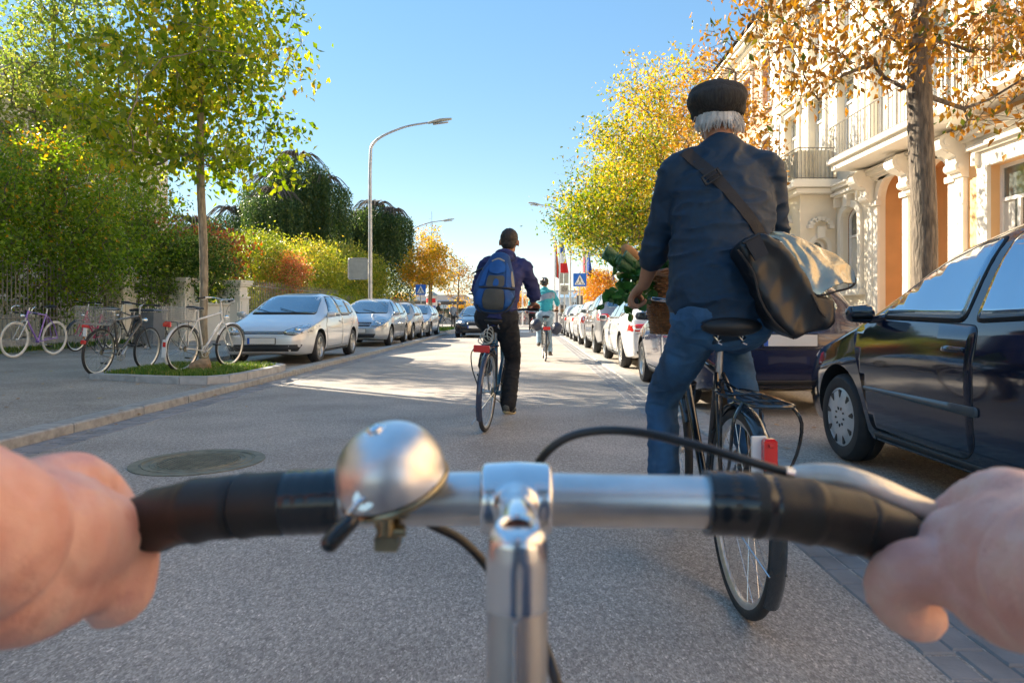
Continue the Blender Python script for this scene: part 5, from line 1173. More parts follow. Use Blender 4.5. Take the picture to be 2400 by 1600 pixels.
# the capped rider's black city bike, yaw 0
BK1 = (.735, 2.35, 0)
bk1 = bicycle('black city bicycle with curved mudguard and red rear lamp ridden by the capped man', BK1, 0, 0, 'frame_black', crank=-40, sad=.985, bz=1.075, rack=True, light=False, tyre='rubber', wb=1.08, sdw=1.28,
    reflector=[('rear_light', (-.005, -.290, .595), (.040, .03, .10), 'red_lens'), ('light_button', (-.005, -.307, .625), (.012, .008, .012), 'red_lens'), ('mudguard_flap', (-.030, -.272, .56), (.045, .012, .18), 'white_gloss')])
for o in kids(bk1):
    if o.name.startswith('front_lamp'): pass
bk2 = bicycle('blue trekking bicycle with wide red reflector on its rack, ridden by the backpack cyclist', (-.365, 5.96, 0), 8, 3.0, 'frame_blue', bar='flat', bz=1.06, sad=.97, crank=165, guards='guard_blue', light=False, stand=True,
    reflector=[('rear_light', (0, -.345, .735), (.135, .02, .060), 'red_lens'), ('front_reflector', (0, 1.1, .75), (.05, .01, .03), 'white_gloss')])
cb = MB()
for i in range(4): cb.torus((-.01+.012*i, -.19+.01*i, .80+.02*i), .055, .005, 26, 6, Matrix.Rotation(R(35+20*i), 4, 'X') @ Matrix.Rotation(R(25*i), 4, 'Y'))
cl = obj('cable_lock', cb, mat('grey_cable_lock', (.30,.34,.33), .4)); tag(cl, 'grey coiled cable lock lying on the rack above the wide red reflector', 'bicycle lock'); cl.matrix_world = bk2.matrix_basis.copy()
bk3 = bicycle('dark touring bicycle with red rear lamp ridden by the cyclist in teal', (.39, 14.75, 0), -1, 1, 'frame_black', crank=175, sad=.97, bar='flat', sp=16, light=False, reflector=[('rear_light', (0, -.34, .72), (.15, .02, .07), 'red_lens')])
# parked bicycles on the left pavement
PZ = lambda x: pz(x)+.005
GB = 'bicycles parked on the left pavement'
bicycle('white and purple racing bicycle with cream tyres leaning on the fence at the far left', (-9.72, 14.0, PZ(-9.7)), 183, -4, 'frame_purple', GB, tyre='cream_tyre', guards=None, rack=False, bar='drop', bz=.98, sad=1.0, wb=1.02, fork='frame_white', seatpost='white_gloss', crank=60, rim='frame_white')
bicycle('pink framed bicycle with pale saddle leaning on the fence behind the purple one', (-10.0, 16.2, PZ(-10)), 181, -5, 'frame_pink', GB, style='lady', guards='black_gloss', rack=False, bar='flat', sad=.98, crank=40, reflector=[('pedal_reflector', (-.05, .9, .30), (.01, .04, .05), 'amber_lens')])
bicycle('dark grey bicycle with white striped tube leaning beside the pink one', (-9.9, 17.35, PZ(-9.9)), 181, -4, 'frame_grey', GB, guards='black_gloss', rack=False, bar='flat', sad=.96, crank=10, sp=20)
bicycle('weathered dark bicycle with a big wire basket on its rear rack standing on the pavement', (-6.28, 9.95, PZ(-6.2)), 3, 6, 'frame_grey', GB, guards=None, rack=True, bar='flat', sad=.99, bz=1.04, crank=30, stand=True, basket=((0, -.16, .75), (.36, .40, .24)), reflector=[('rear_light', (0, -.345, .50), (.06, .03, .06), 'red_lens'), ('fender_blade', (0, -.33, .66), (.05, .02, .16), 'white_gloss')], wb=1.16)
bicycle('white city bicycle with rear basket and red reflector leaning on the tree on the island', (-5.10, 10.05, ZI-.02), 13, 5, 'frame_white', GB, guards='white_gloss', rack=True, bar='sweep', sad=.96, bz=1.08, crank=50, basket=((0, -.15, .75), (.30, .34, .20)), reflector=[('mudguard_flap', (0, -.365, .36), (.07, .012, .26), 'white_gloss'), ('flap_reflector', (0, -.373, .42), (.045, .006, .07), 'red_lens'), ('rear_light', (0, -.345, .70), (.12, .03, .06), 'red_lens')])
# ============================================================ PEOPLE
M['skin'] = mat('skin', (.56,.30,.20), .5, 0, .10, 14, .12, 220, sss=.25)
M['skin_tan'] = mat('tanned_skin', (.42,.20,.11), .5, 0, .12, 14, .15, 200, sss=.2)
M['navy_shirt'] = mat('dark_blue_shirt', (.004,.024,.054), .65, 0, .25, 60, .5, 420, bdist=.001)
M['jeans'] = mat('blue_denim', (.028,.095,.20), .85, 0, .45, 9, .5, 380, stretch=(1,1,.5))
M['jeans_light'] = mat('light_denim', (.28,.40,.50), .85, 0, .3, 9, .4, 200)
M['tweed'] = mat('dark_tweed', (.030,.027,.024), .95, 0, .6, 120, 1, 160, stretch=(1,1,.12))
M['white_hair'] = mat('white_hair', (.62,.60,.57), .5, 0, .3, 60, .9, 130, stretch=(1,1,.12))
M['dark_hair'] = mat('dark_hair', (.03,.022,.016), .55, 0, .5, 60, 1, 160)
M['hoodie'] = mat('indigo_hoodie', (.030,.038,.135), .9, 0, .2, 8, .4, 200)
M['black_denim'] = mat('black_denim', (.012,.013,.017), .8, 0, .3, 8, .4, 200)
M['teal'] = mat('teal_shirt', (.03,.33,.40), .8, 0, .15, 8, .3, 160)
M['greyblue'] = mat('grey_blue_cloth', (.22,.27,.34), .85, 0, .2, 10, .3, 160)
M['shoe'] = mat('grey_shoe', (.10,.10,.09), .7, 0, .3, 10, .3, 120)
M['sole'] = mat('tan_sole', (.50,.38,.20), .6)
M['brown_shoe'] = mat('dark_brown_shoe', (.05,.035,.025), .5)
M['vinyl'] = mat('black_tarpaulin', (.010,.011,.014), .36, 0, .3, 6, .3, 14, stretch=(1,1,.4), spec=.5)
M['vinyl_flap'] = mat('tarpaulin_gold_reflection', (.40,.36,.27), .2, .65, .25, 5, .9, 22, coat=.6)  # flap: gold reflection of the sunlit house put into the black tarpaulin's colour
M['webbing'] = mat('black_webbing', (.022,.020,.022), .7, 0, .2, 30, .5, 400, stretch=(1,1,.3))
M['wicker'] = mat('brown_wicker', (.25,.105,.035), .5, 0, .5, 40, .5, 90)
V3 = Vector
def hand(mb, G, b, n, wrist, rb=.016, s=1.0, thumb=True):
    G, b, n, wrist = V3(G), V3(b).normalized(), V3(n), V3(wrist); n = (n-b*n.dot(b)).normalized(); k = b.cross(n)
    if k.dot(G-wrist) < 0: k = -k
    q = lambda i, j, l: tuple(G+b*i*s+k*j*s+n*l*s)
    mb.limb([tuple(wrist), tuple((wrist+G)/2+n*.02*s), q(0, .012, .032)], [.026*s, .034*s, .041*s], tuple(b), [.021*s, .018*s, .013*s], 14, 4)
    for o, f in zip((-.032, -.011, .011, .031), (.97, 1.06, 1.0, .86)):
        mb.limb([q(o, .012, .030), q(o, (rb+.020), .012), q(o, rb+.012*f, -.014), q(o, -.004, -rb-.010), q(o, -.016*f, -rb-.004)], [.0105*s, .0102*s, .0095*s, .0088*s, .0075*s], n=10, k=4)
    if thumb: mb.limb([tuple(wrist*.45+V3(q(-.02, -.01, .015))*.55), q(-.046, -rb-.006, .012), q(-.048, -rb-.008, -.008), q(-.040, -.006, -rb-.010)], [.014*s, .0125*s, .0115*s, .0095*s], n=10, k=4)
def fold(amp=.006, f=1.0, zlo=None, zhi=None):
    def fn(c, nn):
        w_ = 1.0
        if zlo is not None: w_ = .35+.65*max(0, min(1, (zhi-c.z)/(zhi-zlo)))
        a = noise.noise(V3((c.x*5*f+c.z*7*f, c.y*5*f, c.z*13*f-c.x*6*f))); b_ = noise.noise(V3((c.x*9*f-c.z*6*f+5, c.y*7*f, c.z*20*f)))
        return amp*w_*(max(-.6, 1-abs(a)*5.5)*1.1+max(-.4, .6-abs(b_)*4)*.6)
    return fn
def shoefn(mb, an, toe, w=.045, h=.05):
    an, toe = V3(an), V3(toe); d = (toe-an); d.normalize(); up = V3((0, 0, 1))
    mb.limb([tuple(an-d*.055-up*.05), tuple(an+d*.03-up*.045), tuple(toe-d*.04-up*.03), tuple(toe-up*.03)], [w*.75, w*.85, w, w*.75], (1, 0, 0), [h*.75, h*.85, h*.6, h*.4], 14, 4)
    mb.limb([tuple(an-up*.04), tuple(an+up*.02)], [w*.85, w*.8], n=12, k=2)
def person(label, loc, J, top, trous, skin='skin_tan', hair='dark_hair', vox=.012, grips=None, shoe='shoe', sole=None, bare=.55, scale=1, yaw=0, torso=None, belt=None, helmet=None, face=True, folds=.006, rb=.016, sleeve_r=(.068,.058,.056), leg_r=(.098,.088,.072,.064,.058), group=None, hem=None):
    t = empty('person', label, 'person', loc, (0, 0, -R(yaw)), group); g = lambda k: V3(J[k])
    H = g('head'); N = g('neck'); mb = MB()
    mb.ell(H+V3((0, .0, .02)), (.078, .097, .105)); mb.ell(H+V3((0, .045, -.055)), (.056, .055, .06)); mb.limb([tuple(N-V3((0, .01, .08))), tuple(N), tuple(H-V3((0, .0, .04)))], [.075, .058, .056], (1,0,0), [.07, .06, .058])
    mb.limb([tuple(H+V3((0, .095, .005))), tuple(H+V3((0, .118, -.025)))], [.010, .014], n=8, k=2)
    for s in (-1, 1): mb.ell(H+V3((s*.088, -.008, -.004)), (.011, .022, .034), 10, 8); mb.ell(H+V3((s*.032, .088, .028)), (.022, .012, .010), 8, 6)
    mb.ell(H+V3((0, .098, -.062)), (.026, .010, .010), 10, 6)
    tor = torso or [(g('hip'), .165, .12), (g('waist'), .15, .11), (g('chest'), .175, .12), (g('upper'), .14, .09), (N, .07, .06)]
    mb.limb([tuple(p) for p, a, b_ in tor], [a*.88 for _, a, b_ in tor], (1,0,0), [b_*.88 for _, a, b_ in tor])
    for s, S_ in ((-1, 'L'), (1, 'R')):
        sh, el, wr = g('sh'+S_), g('el'+S_), g('wr'+S_)
        mb.limb([tuple(sh), tuple((sh+el)/2), tuple(el), tuple((el*.6+wr*.4)), tuple(wr)], [.05, .045, .038, .037, .026], n=14)
        hp, kn, an = g('hp'+S_), g('kn'+S_), g('an'+S_); mb.limb([tuple(hp), tuple((hp+kn)/2), tuple(kn), tuple(kn*.6+an*.4), tuple(an)], [.08, .07, .052, .05, .036], n=14)
        G, b_, n_ = J['grip'+S_]; hand(mb, G, b_, n_, wr, rb)
    sk = obj('body', melt(mb, vox if vox < .009 else .009, 2), skin, t)
    if face:
        for s in (-1, 1): mb = MB(); mb.ell(H+V3((s*.031, .092, .014)), (.012, .008, .007), 10, 8); mb.m = 1; mb.ell(H+V3((s*.031, .0985, .014)), (.0055, .003, .0055), 8, 6); obj('eye', mb, ['white_gloss', 'black'], sk)
        mb = MB(); mb.limb([tuple(H+V3((-.022, .104, -.058))), tuple(H+V3((0, .110, -.056))), tuple(H+V3((.022, .104, -.058)))], [.003, .0055, .003], n=6, k=2); obj('lips', mb, mat('lips', (.36,.12,.10), .5), sk)
    # top with sleeves
    mb = MB(); mb.limb([tuple(p) for p, a, b_ in tor], [a*1.06+.008 for _, a, b_ in tor], (1,0,0), [b_*1.08+.008 for _, a, b_ in tor], 24)
    for S_ in 'LR':
        sh, el, wr = g('sh'+S_), g('el'+S_), g('wr'+S_); e = el+(wr-el)*(1-bare); a0, a1, a2 = sleeve_r; inn = (N+V3((0, 0, -.10)))*.35+sh*.65
        mb.limb([tuple(inn), tuple(sh), tuple((sh+el)/2), tuple(el), tuple(e)], [a0*.95, a0, (a0+a1)/2, a1, a2], n=18)
        mb.limb([tuple(N+V3((0, -.01, -.055))), tuple((N+sh)/2+V3((0, -.005, -.012))), tuple(sh+V3((0, 0, .006)))], [.060, .060, .060], n=16)
        if bare: mb.torus(tuple(e-(wr-el).normalized()*.015), a2*.9, .013, 24, 8, (wr-el).to_track_quat('Z', 'Y').to_matrix().to_4x4())
    if hem: mb.limb([tuple(g('hip')+V3((0,0,.12))), tuple(g('hip')+V3(hem[2]))], [hem[0]*.96, hem[0]], (1,0,0), [hem[1]*.96, hem[1]], 24)
    mb.tube([tuple(N-V3((0, .012, .035))), tuple(N+V3((0, -.002, .018)))], [.073, .068], 20)
    tp = obj('shirt', melt(mb, vox, 9 if vox < .009 else 5, fold(folds)), top, t)
    # trousers
    mb = MB(); hp = g('hip'); mb.limb([tuple(hp+V3((-.08, -.01, .0))), tuple(hp+V3((.08, -.01, .0)))], [.125, .125], (0, 0, 1), [.135, .135], 18, 3); mb.limb([tuple(hp-V3((0,0,.02))), tuple(hp*.4+g('waist')*.6)], [.17, .155], (1,0,0), [.125, .115], 20, 3)
    l0, l1, l2, l3, l4 = leg_r
    for S_ in 'LR':
        h_, k_, a_ = g('hp'+S_), g('kn'+S_), g('an'+S_); mb.limb([tuple(h_), tuple(h_*.5+k_*.5), tuple(k_), tuple(k_*.6+a_*.4), tuple(a_)], [l0, l1, l2, l3, l4], n=18)
    tr_ = obj('trousers', melt(mb, vox, 4, fold(folds*.5, 1.5)), trous, t)
    if belt: mb = MB(); mb.torus((0,0,0), 1, .02, 36, 6); z = hp*.42+g('waist')*.58; mb.v = [(v[0]*.172+z.x, v[1]*.132+z.y, v[2]*.9+z.z) for v in mb.v]; obj('belt', mb, belt, t)
    for S_ in 'LR':
        mb = MB(); shoefn(mb, g('an'+S_), g('toe'+S_)); so_ = obj('shoe', melt(mb, .01, 2), shoe, t)
        if sole:
            mb = MB(); a_, to = g('an'+S_), g('toe'+S_); d = (to-a_).normalized(); mb.limb([tuple(a_-d*.055-V3((0,0,.092))), tuple(a_+d*.05-V3((0,0,.085))), tuple(to-V3((0,0,.052)))], [.036, .042, .036], (1,0,0), [.012, .012, .010], 12, 3); obj('sole', mb, sole, so_)
    if hair:
        mb = MB(); mb.ell(H+V3((0, -.012, .038)), (.086, .102, .098)); mb.ell(H+V3((0, -.055, -.01)), (.072, .05, .07))
        obj('hair', melt(mb, .009, 2, lambda c, n_: .004*noise.noise(c*60)), hair, t)
    if helmet:
        mb = MB(); mb.ell(H+V3((0, -.01, .055)), (.098, .132, .085), 24, 14); hm = melt(mb, .012, 1); he = obj('helmet', hm, helmet, t); bv = bvh_of(hm)
        for x in (-.055, 0, .055): obj('helmet_vent', panel(bv, rp([(H.x+x-.011, H.z+.05), (H.x+x+.011, H.z+.05), (H.x+x+.008, H.z+.115), (H.x+x-.008, H.z+.115)], .008), 'Y', -1, .003, .03, False), 'sign_white' if x == 0 else 'black', he)
    return t, tp, tr_
def rider_joints(sx=0, lean=.12, sad=.97, hw=.27, gy=.66, gz=1.06, up='R', hy=.24, H_=0, bbz=.285, tilt=0):
    """local joints for someone riding, +Y forward, rear contact at the origin; up = raised foot"""
    J = {}; z = sad+.02
    J['hip'] = (sx, hy, z+.02); J['waist'] = (sx, hy+.06, z+.19); J['chest'] = (sx+tilt, hy+.10+lean*.6, z+.40); J['upper'] = (sx+tilt*1.2, hy+.11+lean*.9, z+.52); J['neck'] = (sx+tilt*1.3, hy+.12+lean, z+.60+H_); J['head'] = (sx+tilt*1.5, hy+.15+lean*1.25, z+.735+H_)
    for s, S_ in ((-1, 'L'), (1, 'R')):
        J['sh'+S_] = (sx+tilt+s*.175, hy+.11+lean*.9, z+.51); G = V3((s*hw, gy, gz)); J['wr'+S_] = tuple(G+V3((-s*.005, -.055, .045))); J['el'+S_] = (sx+s*.25, hy+.20+lean*.8, z+.24)
        J['hp'+S_] = (sx+s*.085, hy+.01, z-.01); u = (S_ == up)
        J['kn'+S_] = (s*.10, hy+.43, z-.06) if u else (s*.10, hy+.30, z-.34); J['an'+S_] = (s*.125, .50, .53) if u else (s*.125, .42, .20); J['toe'+S_] = (s*.135, .64, .50) if u else (s*.135, .57, .16)
        J['grip'+S_] = (tuple(G), (0, -1, .05) if abs(hw) < .28 else (s*.95, -.3, 0), (s*.55, 0, .8) if abs(hw) < .28 else (0, .25, .9))
    return J
# ---- the capped man
L1 = V3(BK1); lo = lambda x, y, z: (x-L1.x, y-L1.y, z)
J = {'hip': lo(.745,2.60,1.02), 'waist': lo(.75,2.63,1.20), 'chest': lo(.765,2.68,1.44), 'upper': lo(.768,2.71,1.585), 'neck': lo(.77,2.73,1.70), 'head': lo(.768,2.765,1.835),
     'shL': lo(.592,2.71,1.588), 'elL': lo(.528,2.80,1.29), 'wrL': lo(.497,2.91,1.145), 'shR': lo(.945,2.71,1.595), 'elR': lo(1.02,2.80,1.30), 'wrR': lo(1.0,2.91,1.13),
     'hpL': lo(.66,2.62,.98), 'knL': lo(.582,2.93,.66), 'anL': lo(.572,2.86,.245), 'toeL': lo(.57,3.0,.205), 'hpR': lo(.84,2.62,.98), 'knR': lo(.905,3.0,.90), 'anR': lo(.885,2.70,.51), 'toeR': lo(.885,2.84,.46),
     'gripL': (lo(.485,2.98,1.082), (0, -1, .08), (-.7, -.2, .62)), 'gripR': (lo(.985,2.98,1.082), (0, -1, .08), (.7, -.2, .62))}
TR = [(V3(J['hip'])+V3((0,0,.04)), .195, .145), (V3(J['waist']), .188, .130), (V3(lo(.758,2.655,1.32)), .182, .125), (V3(J['chest']), .188, .122), (V3(lo(.768,2.70,1.53)), .182, .108), (V3(lo(.769,2.715,1.605)), .145, .088), (V3(lo(.77,2.72,1.66)), .085, .068)]
man, shirt, trs = person('man in dark tweed flat cap and navy shirt riding the black city bicycle', L1, J, 'navy_shirt', 'jeans', hair=None, vox=.0075, torso=TR, bare=.70, folds=.005, sleeve_r=(.070,.060,.054), leg_r=(.098,.084,.071,.067,.066), shoe='brown_shoe', hem=(.212, .158, (0, -.01, .03)), rb=.017)
H = V3(J['head'])
mb = MB()
mb.limb([tuple(H+V3((0, -.085, .028))), tuple(H+V3((0, -.02, .058))), tuple(H+V3((0, .06, .048))), tuple(H+V3((0, .125, .022)))], [.092, .116, .110, .07], (1,0,0), [.058, .068, .050, .018], 24, 5)
mb.ell(H+V3((-.020, -.02, .038)), (.108, .115, .056)); mb.ell(H+V3((.014, -.015, .058)), (.104, .108, .062)); mb.tube([tuple(H+V3((0, -.008, -.024))), tuple(H+V3((0, -.008, .03)))], [.092, .106], 28, r2=[.105, .113])
cp = obj('flat_cap', melt(mb, .007, 4, lambda c, n_: .0022*math.sin(c.x*70+.6*math.sin(c.z*30))*.35+.003*noise.noise(c*14)), 'tweed', man)
mb = MB(); mb.ell(H+V3((0, -.028, .125)), (.012, .012, .005), 12, 6); obj('cap_button', mb, 'tweed', cp)
mb = MB(); mb.ell(H+V3((0, -.014, .004)), (.080, .090, .052)); g_ = np.random.default_rng(4)
for i in range(460):
    a = g_.uniform(-1.45, 1.45); x, y = math.sin(a), -math.cos(a); top = H+V3((x*.082, y*.090-.008, g_.uniform(-.035, -.01))); L_ = g_.uniform(.035, .07)*(1 if abs(a) > .5 else .9); sw = g_.normal()*.011+(.012 if x > 0 else -.004)
    mb.tube(spline([tuple(top), tuple(top+V3((x*.008+sw*.3, y*.006, -L_*.5))), tuple(top+V3((-x*.004+sw, y*.006+.012, -L_)))], 3), np.linspace(.0028, .0008, 7), 4)
obj('hair', mb, 'white_hair', man)
bvS = bvh_of(shirt.data); pw = lambda px, py, Y=2.58: ((px-1236)/1600*Y-L1.x, CH+(736-py)/1600*Y)
# messenger bag worn across the back
bag = empty('messenger_bag', 'shiny black tarpaulin messenger bag slung across the back of the capped man', 'bag', L1)
st_pts = [(1600,352),(1634,333),(1656,368),(1687,405),(1716,450),(1790,550),(1768,566),(1690,458),(1655,415),(1626,378)]
sp_ = panel(bvS, [pw(*p) for p in st_pts], 'Y', -1, .006, .03, False, rim=.004); obj('strap', sp_, 'webbing', bag)
mb = MB(); c = W(1668, 414, 2.545)-L1; Rb = Matrix.Rotation(R(-31.5), 4, 'Y')
for dx, dz, sx_, sz_ in ((0, .016, .068, .007), (0, -.016, .068, .007), (-.033, 0, .007, .038), (.033, 0, .007, .038), (0, 0, .06, .005)):
    mb.box(c+Rb.to_3x3() @ V3((dx, 0, dz)), (sx_, .012, sz_), mat=Rb, bev=.002)
obj('buckle', mb, 'trim', bag)
cr8 = lambda x, y: (1450+x/2.4117, 150+y/2.4117)
out = [(672,1050),(700,1010),(760,975),(830,985),(900,1010),(960,1090),(1040,1210),(1090,1290),(1150,1310),(1198,1330),(1200,1400),(1195,1460),(1120,1500),(990,1548),(900,1500),(830,1420),(790,1330),(740,1220),(700,1130)]
YB = 2.40
def wp(p, Y=YB): q = W(*cr8(*p), Y)-L1; return q
mb = MB(); P = [(wp(p).x, wp(p).z) for p in out]
mb.prism(P, .15, Matrix.Translation((0, YB-L1.y+.02, 0)) @ Matrix.Rotation(R(90), 4, 'X')); 
def crum(c, n_):
    a = noise.noise(V3((c.x*7+c.z*4, c.y*5, c.z*5))); b_ = noise.noise(V3((c.x*16+3, c.y*12, c.z*9-c.x*10))); return .008*(1-abs(a)*3)+.003*(1-abs(b_)*3)
bb_ = obj('bag_body', melt(mb, .009, 14, crum), 'vinyl', bag)
def sheet_between(A, B, nu=26, nv=18, bulge=.02, thick=.005, crump=.006, seed=0):
    A = spline(A, 6); B = spline(B, 6); f = lambda C_, t: V3([np.interp(t*(len(C_)-1), range(len(C_)), [c[i] for c in C_]) for i in range(3)])
    V = []
    for i in range(nu+1):
        for j in range(nv+1):
            u, v = i/nu, j/nv; p = f(A, u).lerp(f(B, u), v); p += V3((0, -.6, .8))*bulge*math.sin(math.pi*v)*1.0; q = noise.noise(V3((p.x*14+seed, p.z*9, v*3))); p += V3((.1, -.7, .5))*crump*(1-abs(q)*3.5); V.append(tuple(p))
    m_ = MB(); m_.add(V, [(i*(nv+1)+j, (i+1)*(nv+1)+j, (i+1)*(nv+1)+j+1, i*(nv+1)+j+1) for i in range(nu) for j in range(nv)])
    return evalmesh(m_.mesh(), [('SOLIDIFY', dict(thickness=thick, offset=0))])
A = [wp((840,985), 2.42), wp((905,1000), 2.40), wp((960,1060), 2.385), wp((1020,1170), 2.365), wp((1070,1270), 2.35), wp((1130,1308), 2.34)]
Bc = [wp((870,974), 2.44), wp((980,982), 2.45), wp((1110,1030), 2.44), wp((1230,1088), 2.42), wp((1320,1170), 2.40), wp((1333,1240), 2.37)]
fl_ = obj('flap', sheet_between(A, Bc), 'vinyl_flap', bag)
mb = MB(); edge = spline([tuple(p) for p in A]+[tuple(wp((1230,1285), 2.35)), tuple(wp((1310,1262), 2.365)), tuple(wp((1336,1222), 2.38)), tuple(wp((1300,1150), 2.405)), tuple(wp((1200,1070), 2.43))], 5); mb.tube(edge, .004, 6); obj('piping', mb, 'webbing', fl_)
mb = MB(); mb.tube(spline([wp((672,1050), 2.33), wp((760,1180), 2.33), wp((800,1330), 2.33), wp((880,1460), 2.34), wp((990,1550), 2.36)], 5), .0045, 6); mb.tube(spline([wp((1090,1300), 2.33), wp((1140,1400), 2.33), wp((1200,1462), 2.36)], 5), .003, 6); obj('seam', mb, 'webbing', bb_)
mb = MB(); q = [wp((716,1010), 2.325), wp((800,968), 2.325), wp((848,1070), 2.30), wp((775,1112), 2.30)]; mb.add([tuple(p) for p in q]+[tuple(p+V3((0, .012, 0))) for p in q], [(0,1,2,3), (7,6,5,4), (0,4,5,1), (1,5,6,2), (2,6,7,3), (3,7,4,0)]); obj('strap_anchor', mb, 'webbing', bag, False)
mb = MB(); mb.tube([wp((700,1012), 2.33), wp((798,962), 2.33)], .006, 8); obj('strap_ring', mb, 'trim', bag)
# jeans details
bvT = bvh_of(trs.data)
pk = rp([pw(*cr8(268,1370), 2.5), pw(*cr8(278,1490), 2.5), pw(*cr8(360,1535), 2.5), pw(*cr8(430,1520), 2.5), pw(*cr8(425,1420), 2.5)], .02)
obj('back_pocket', panel(bvT, pk, 'Y', -1, .003, .03, False), 'jeans', trs)
# basket on the front of his bicycle
kx, ky, kz = .785, 3.33, .93
bk = empty('wicker_basket', 'brown wicker basket hung on the handlebar of the black city bicycle', 'basket', (kx, ky, kz))
def rr_pt(a, sx_, sy_): c, s = math.cos(a), math.sin(a); n_ = 3.2; return (sx_*math.copysign(abs(c)**(2/n_), c), sy_*math.copysign(abs(s)**(2/n_), s))
mb = MB(); hgt = .27
for i in range(22):
    z = hgt*i/22; f = .80+.20*i/22; pts = []
    for k in range(88):
        a = 2*math.pi*k/88; x, y = rr_pt(a, .215*f, .15*f); w_ = 1+.030*math.sin(k/88*2*math.pi*22+(math.pi if i % 2 else 0)); pts.append((x*w_, y*w_, z))
    mb.tube(pts+[pts[0]], .0068, 6, False)
obj('woven_side', mb, 'wicker', bk)
mb = MB(); 
for k in range(44):
    a = 2*math.pi*(k+.5)/44; x0, y0_ = rr_pt(a, .17, .118); x1, y1_ = rr_pt(a, .215, .15); mb.tube([(x0, y0_, 0), (x1, y1_, hgt)], .004, 5)
obj('stake', mb, 'wicker', bk); bk_k = kids(bk)
mb = MB()
for dz, ph in ((0, 0), (.012, 1.5), (.022, 3)):
    pts = [(lambda q: (q[0], q[1], hgt+dz+.004*math.sin(k*.9+ph)))(rr_pt(2*math.pi*k/80, .222, .157)) for k in range(80)]; mb.tube(pts+[pts[0]], .009, 7, False)
obj('rim_braid', mb, 'wicker', bk)
mb = MB(); mb.prism([rr_pt(2*math.pi*k/40, .17, .118) for k in range(40)], .01); obj('bottom', mb, 'wicker', bk, False)
M['leek_green'] = mat('leek_leaf_green', (.07,.17,.07), .45, 0, .35, 30, .4, 60, stretch=(8,8,.5)); M['leek_white'] = mat('leek_white', (.50,.58,.33), .4, 0, .2, 30, stretch=(8,8,.5))
M['bread'] = mat('bread_crust', (.50,.24,.09), .7, 0, .3, 18, .6, 60); M['herb'] = mat('dark_herb_leaf', (.05,.17,.025), .35, 0, .3, 12, .2, 60, coat=.3)
tip1, root1 = W(1425, 585, 3.25), V3((.74, 3.38, 1.10))
for (px, py, Yt, rx, lb) in ((1424, 586, 3.25, .72, 'green leek with cut top sticking out leftmost from the wicker basket'), (1450, 602, 3.20, .78, 'thicker green leek lying under the bread in the wicker basket')):
    a, b_ = W(px, py, Yt), V3((rx, 3.38, 1.06)); d = (b_-a).normalized(); t = empty('leek', lb, 'leek', a, group='leeks in the wicker basket')
    mb = MB()
    for i in range(5):
        o = V3((rng.uniform(-.012, .012), rng.uniform(-.01, .01), rng.uniform(-.012, .012)))
        mb.tube([tuple(o*2+d*rng.uniform(0, .015)), tuple(o+d*.14), tuple(d*.30)], [.020, .019, .014], 18, True, (0, 0, 1), [.007, .009, .012])
    mb.tube([(0,0,0), tuple(d*.16), tuple(d*.30)], [.018, .018, .015], 14); obj('leaf_stalk', mb, 'leek_green', t)
    mb = MB(); mb.tube([tuple(d*.29), tuple(d*.40)], [.016, .015], 14); obj('white_shaft', mb, 'leek_white', t)
a, b_ = W(1468, 585, 3.30), V3((.86, 3.40, 1.02)); mb = MB(); mb.limb([(0, 0, 0), tuple((b_-a)*.5), tuple(b_-a)], [.030, .036, .034], n=16)
br = obj('baguette', melt(mb, .008, 2, lambda c, n_: .004*noise.noise(c*25)), 'bread'); br.location = a; tag(br, 'crusty brown baguette poking out of the wicker basket beside the leeks', 'bread')
def herb(label, base, stems, seed, size=.055):
    g = np.random.default_rng(seed); t = empty('leafy_greens', label, 'greens', base, group='leafy greens in the wicker basket'); sm = MB(); lf = MB()
    for e in stems:
        e = V3(e); m_ = e*.5+V3((0, 0, .04)); pts = spline([(0,0,0), tuple(m_), tuple(e)], 6); sm.tube(pts, np.linspace(.0035, .0015, len(pts)), 5)
        for k in range(len(pts)):
            if k < 4: continue
            for _ in range(3):
                p = V3(pts[k]); d = V3(g.normal(size=3)); d.z -= .5; d.normalize(); s = size*g.uniform(.6, 1.2); sd = d.cross(V3(g.normal(size=3))).normalized(); nn = d.cross(sd)
                row = []
                for q, wd in ((0, .02), (.2, .30), (.45, .42), (.7, .33), (.9, .14), (1, .01)): c_ = p+d*s*q-nn*s*.25*q*q; row += [tuple(c_-sd*s*wd+nn*s*.06), tuple(c_), tuple(c_+sd*s*wd+nn*s*.06)]
                lf.add(row, [(3*i+j, 3*i+j+1, 3*i+j+4, 3*i+j+3) for i in range(5) for j in range(2)])
    obj('stem', sm, 'leek_white', t); obj('leaves', lf, 'herb', t)
hb_ = lambda px, py, Y: tuple(W(px, py, Y)-V3((.70, 3.30, 1.17)))
herb('dark green leafy herbs hanging over the left side of the wicker basket', (.70, 3.30, 1.17), [hb_(1440, 625, 3.2), hb_(1460, 650, 3.18), hb_(1470, 690, 3.15), hb_(1430, 690, 3.15), hb_(1415, 712, 3.13), hb_(1475, 735, 3.12), hb_(1450, 665, 3.22), hb_(1485, 640, 3.25)], 3)
herb('bright leafy greens standing up between the arm and shirt of the capped man', (.70, 3.36, 1.15), [hb_(1560, 590, 3.3), hb_(1548, 610, 3.3), hb_(1580, 585, 3.32), hb_(1570, 620, 3.3), hb_(1535, 640, 3.3), hb_(1562, 640, 3.3)], 5)
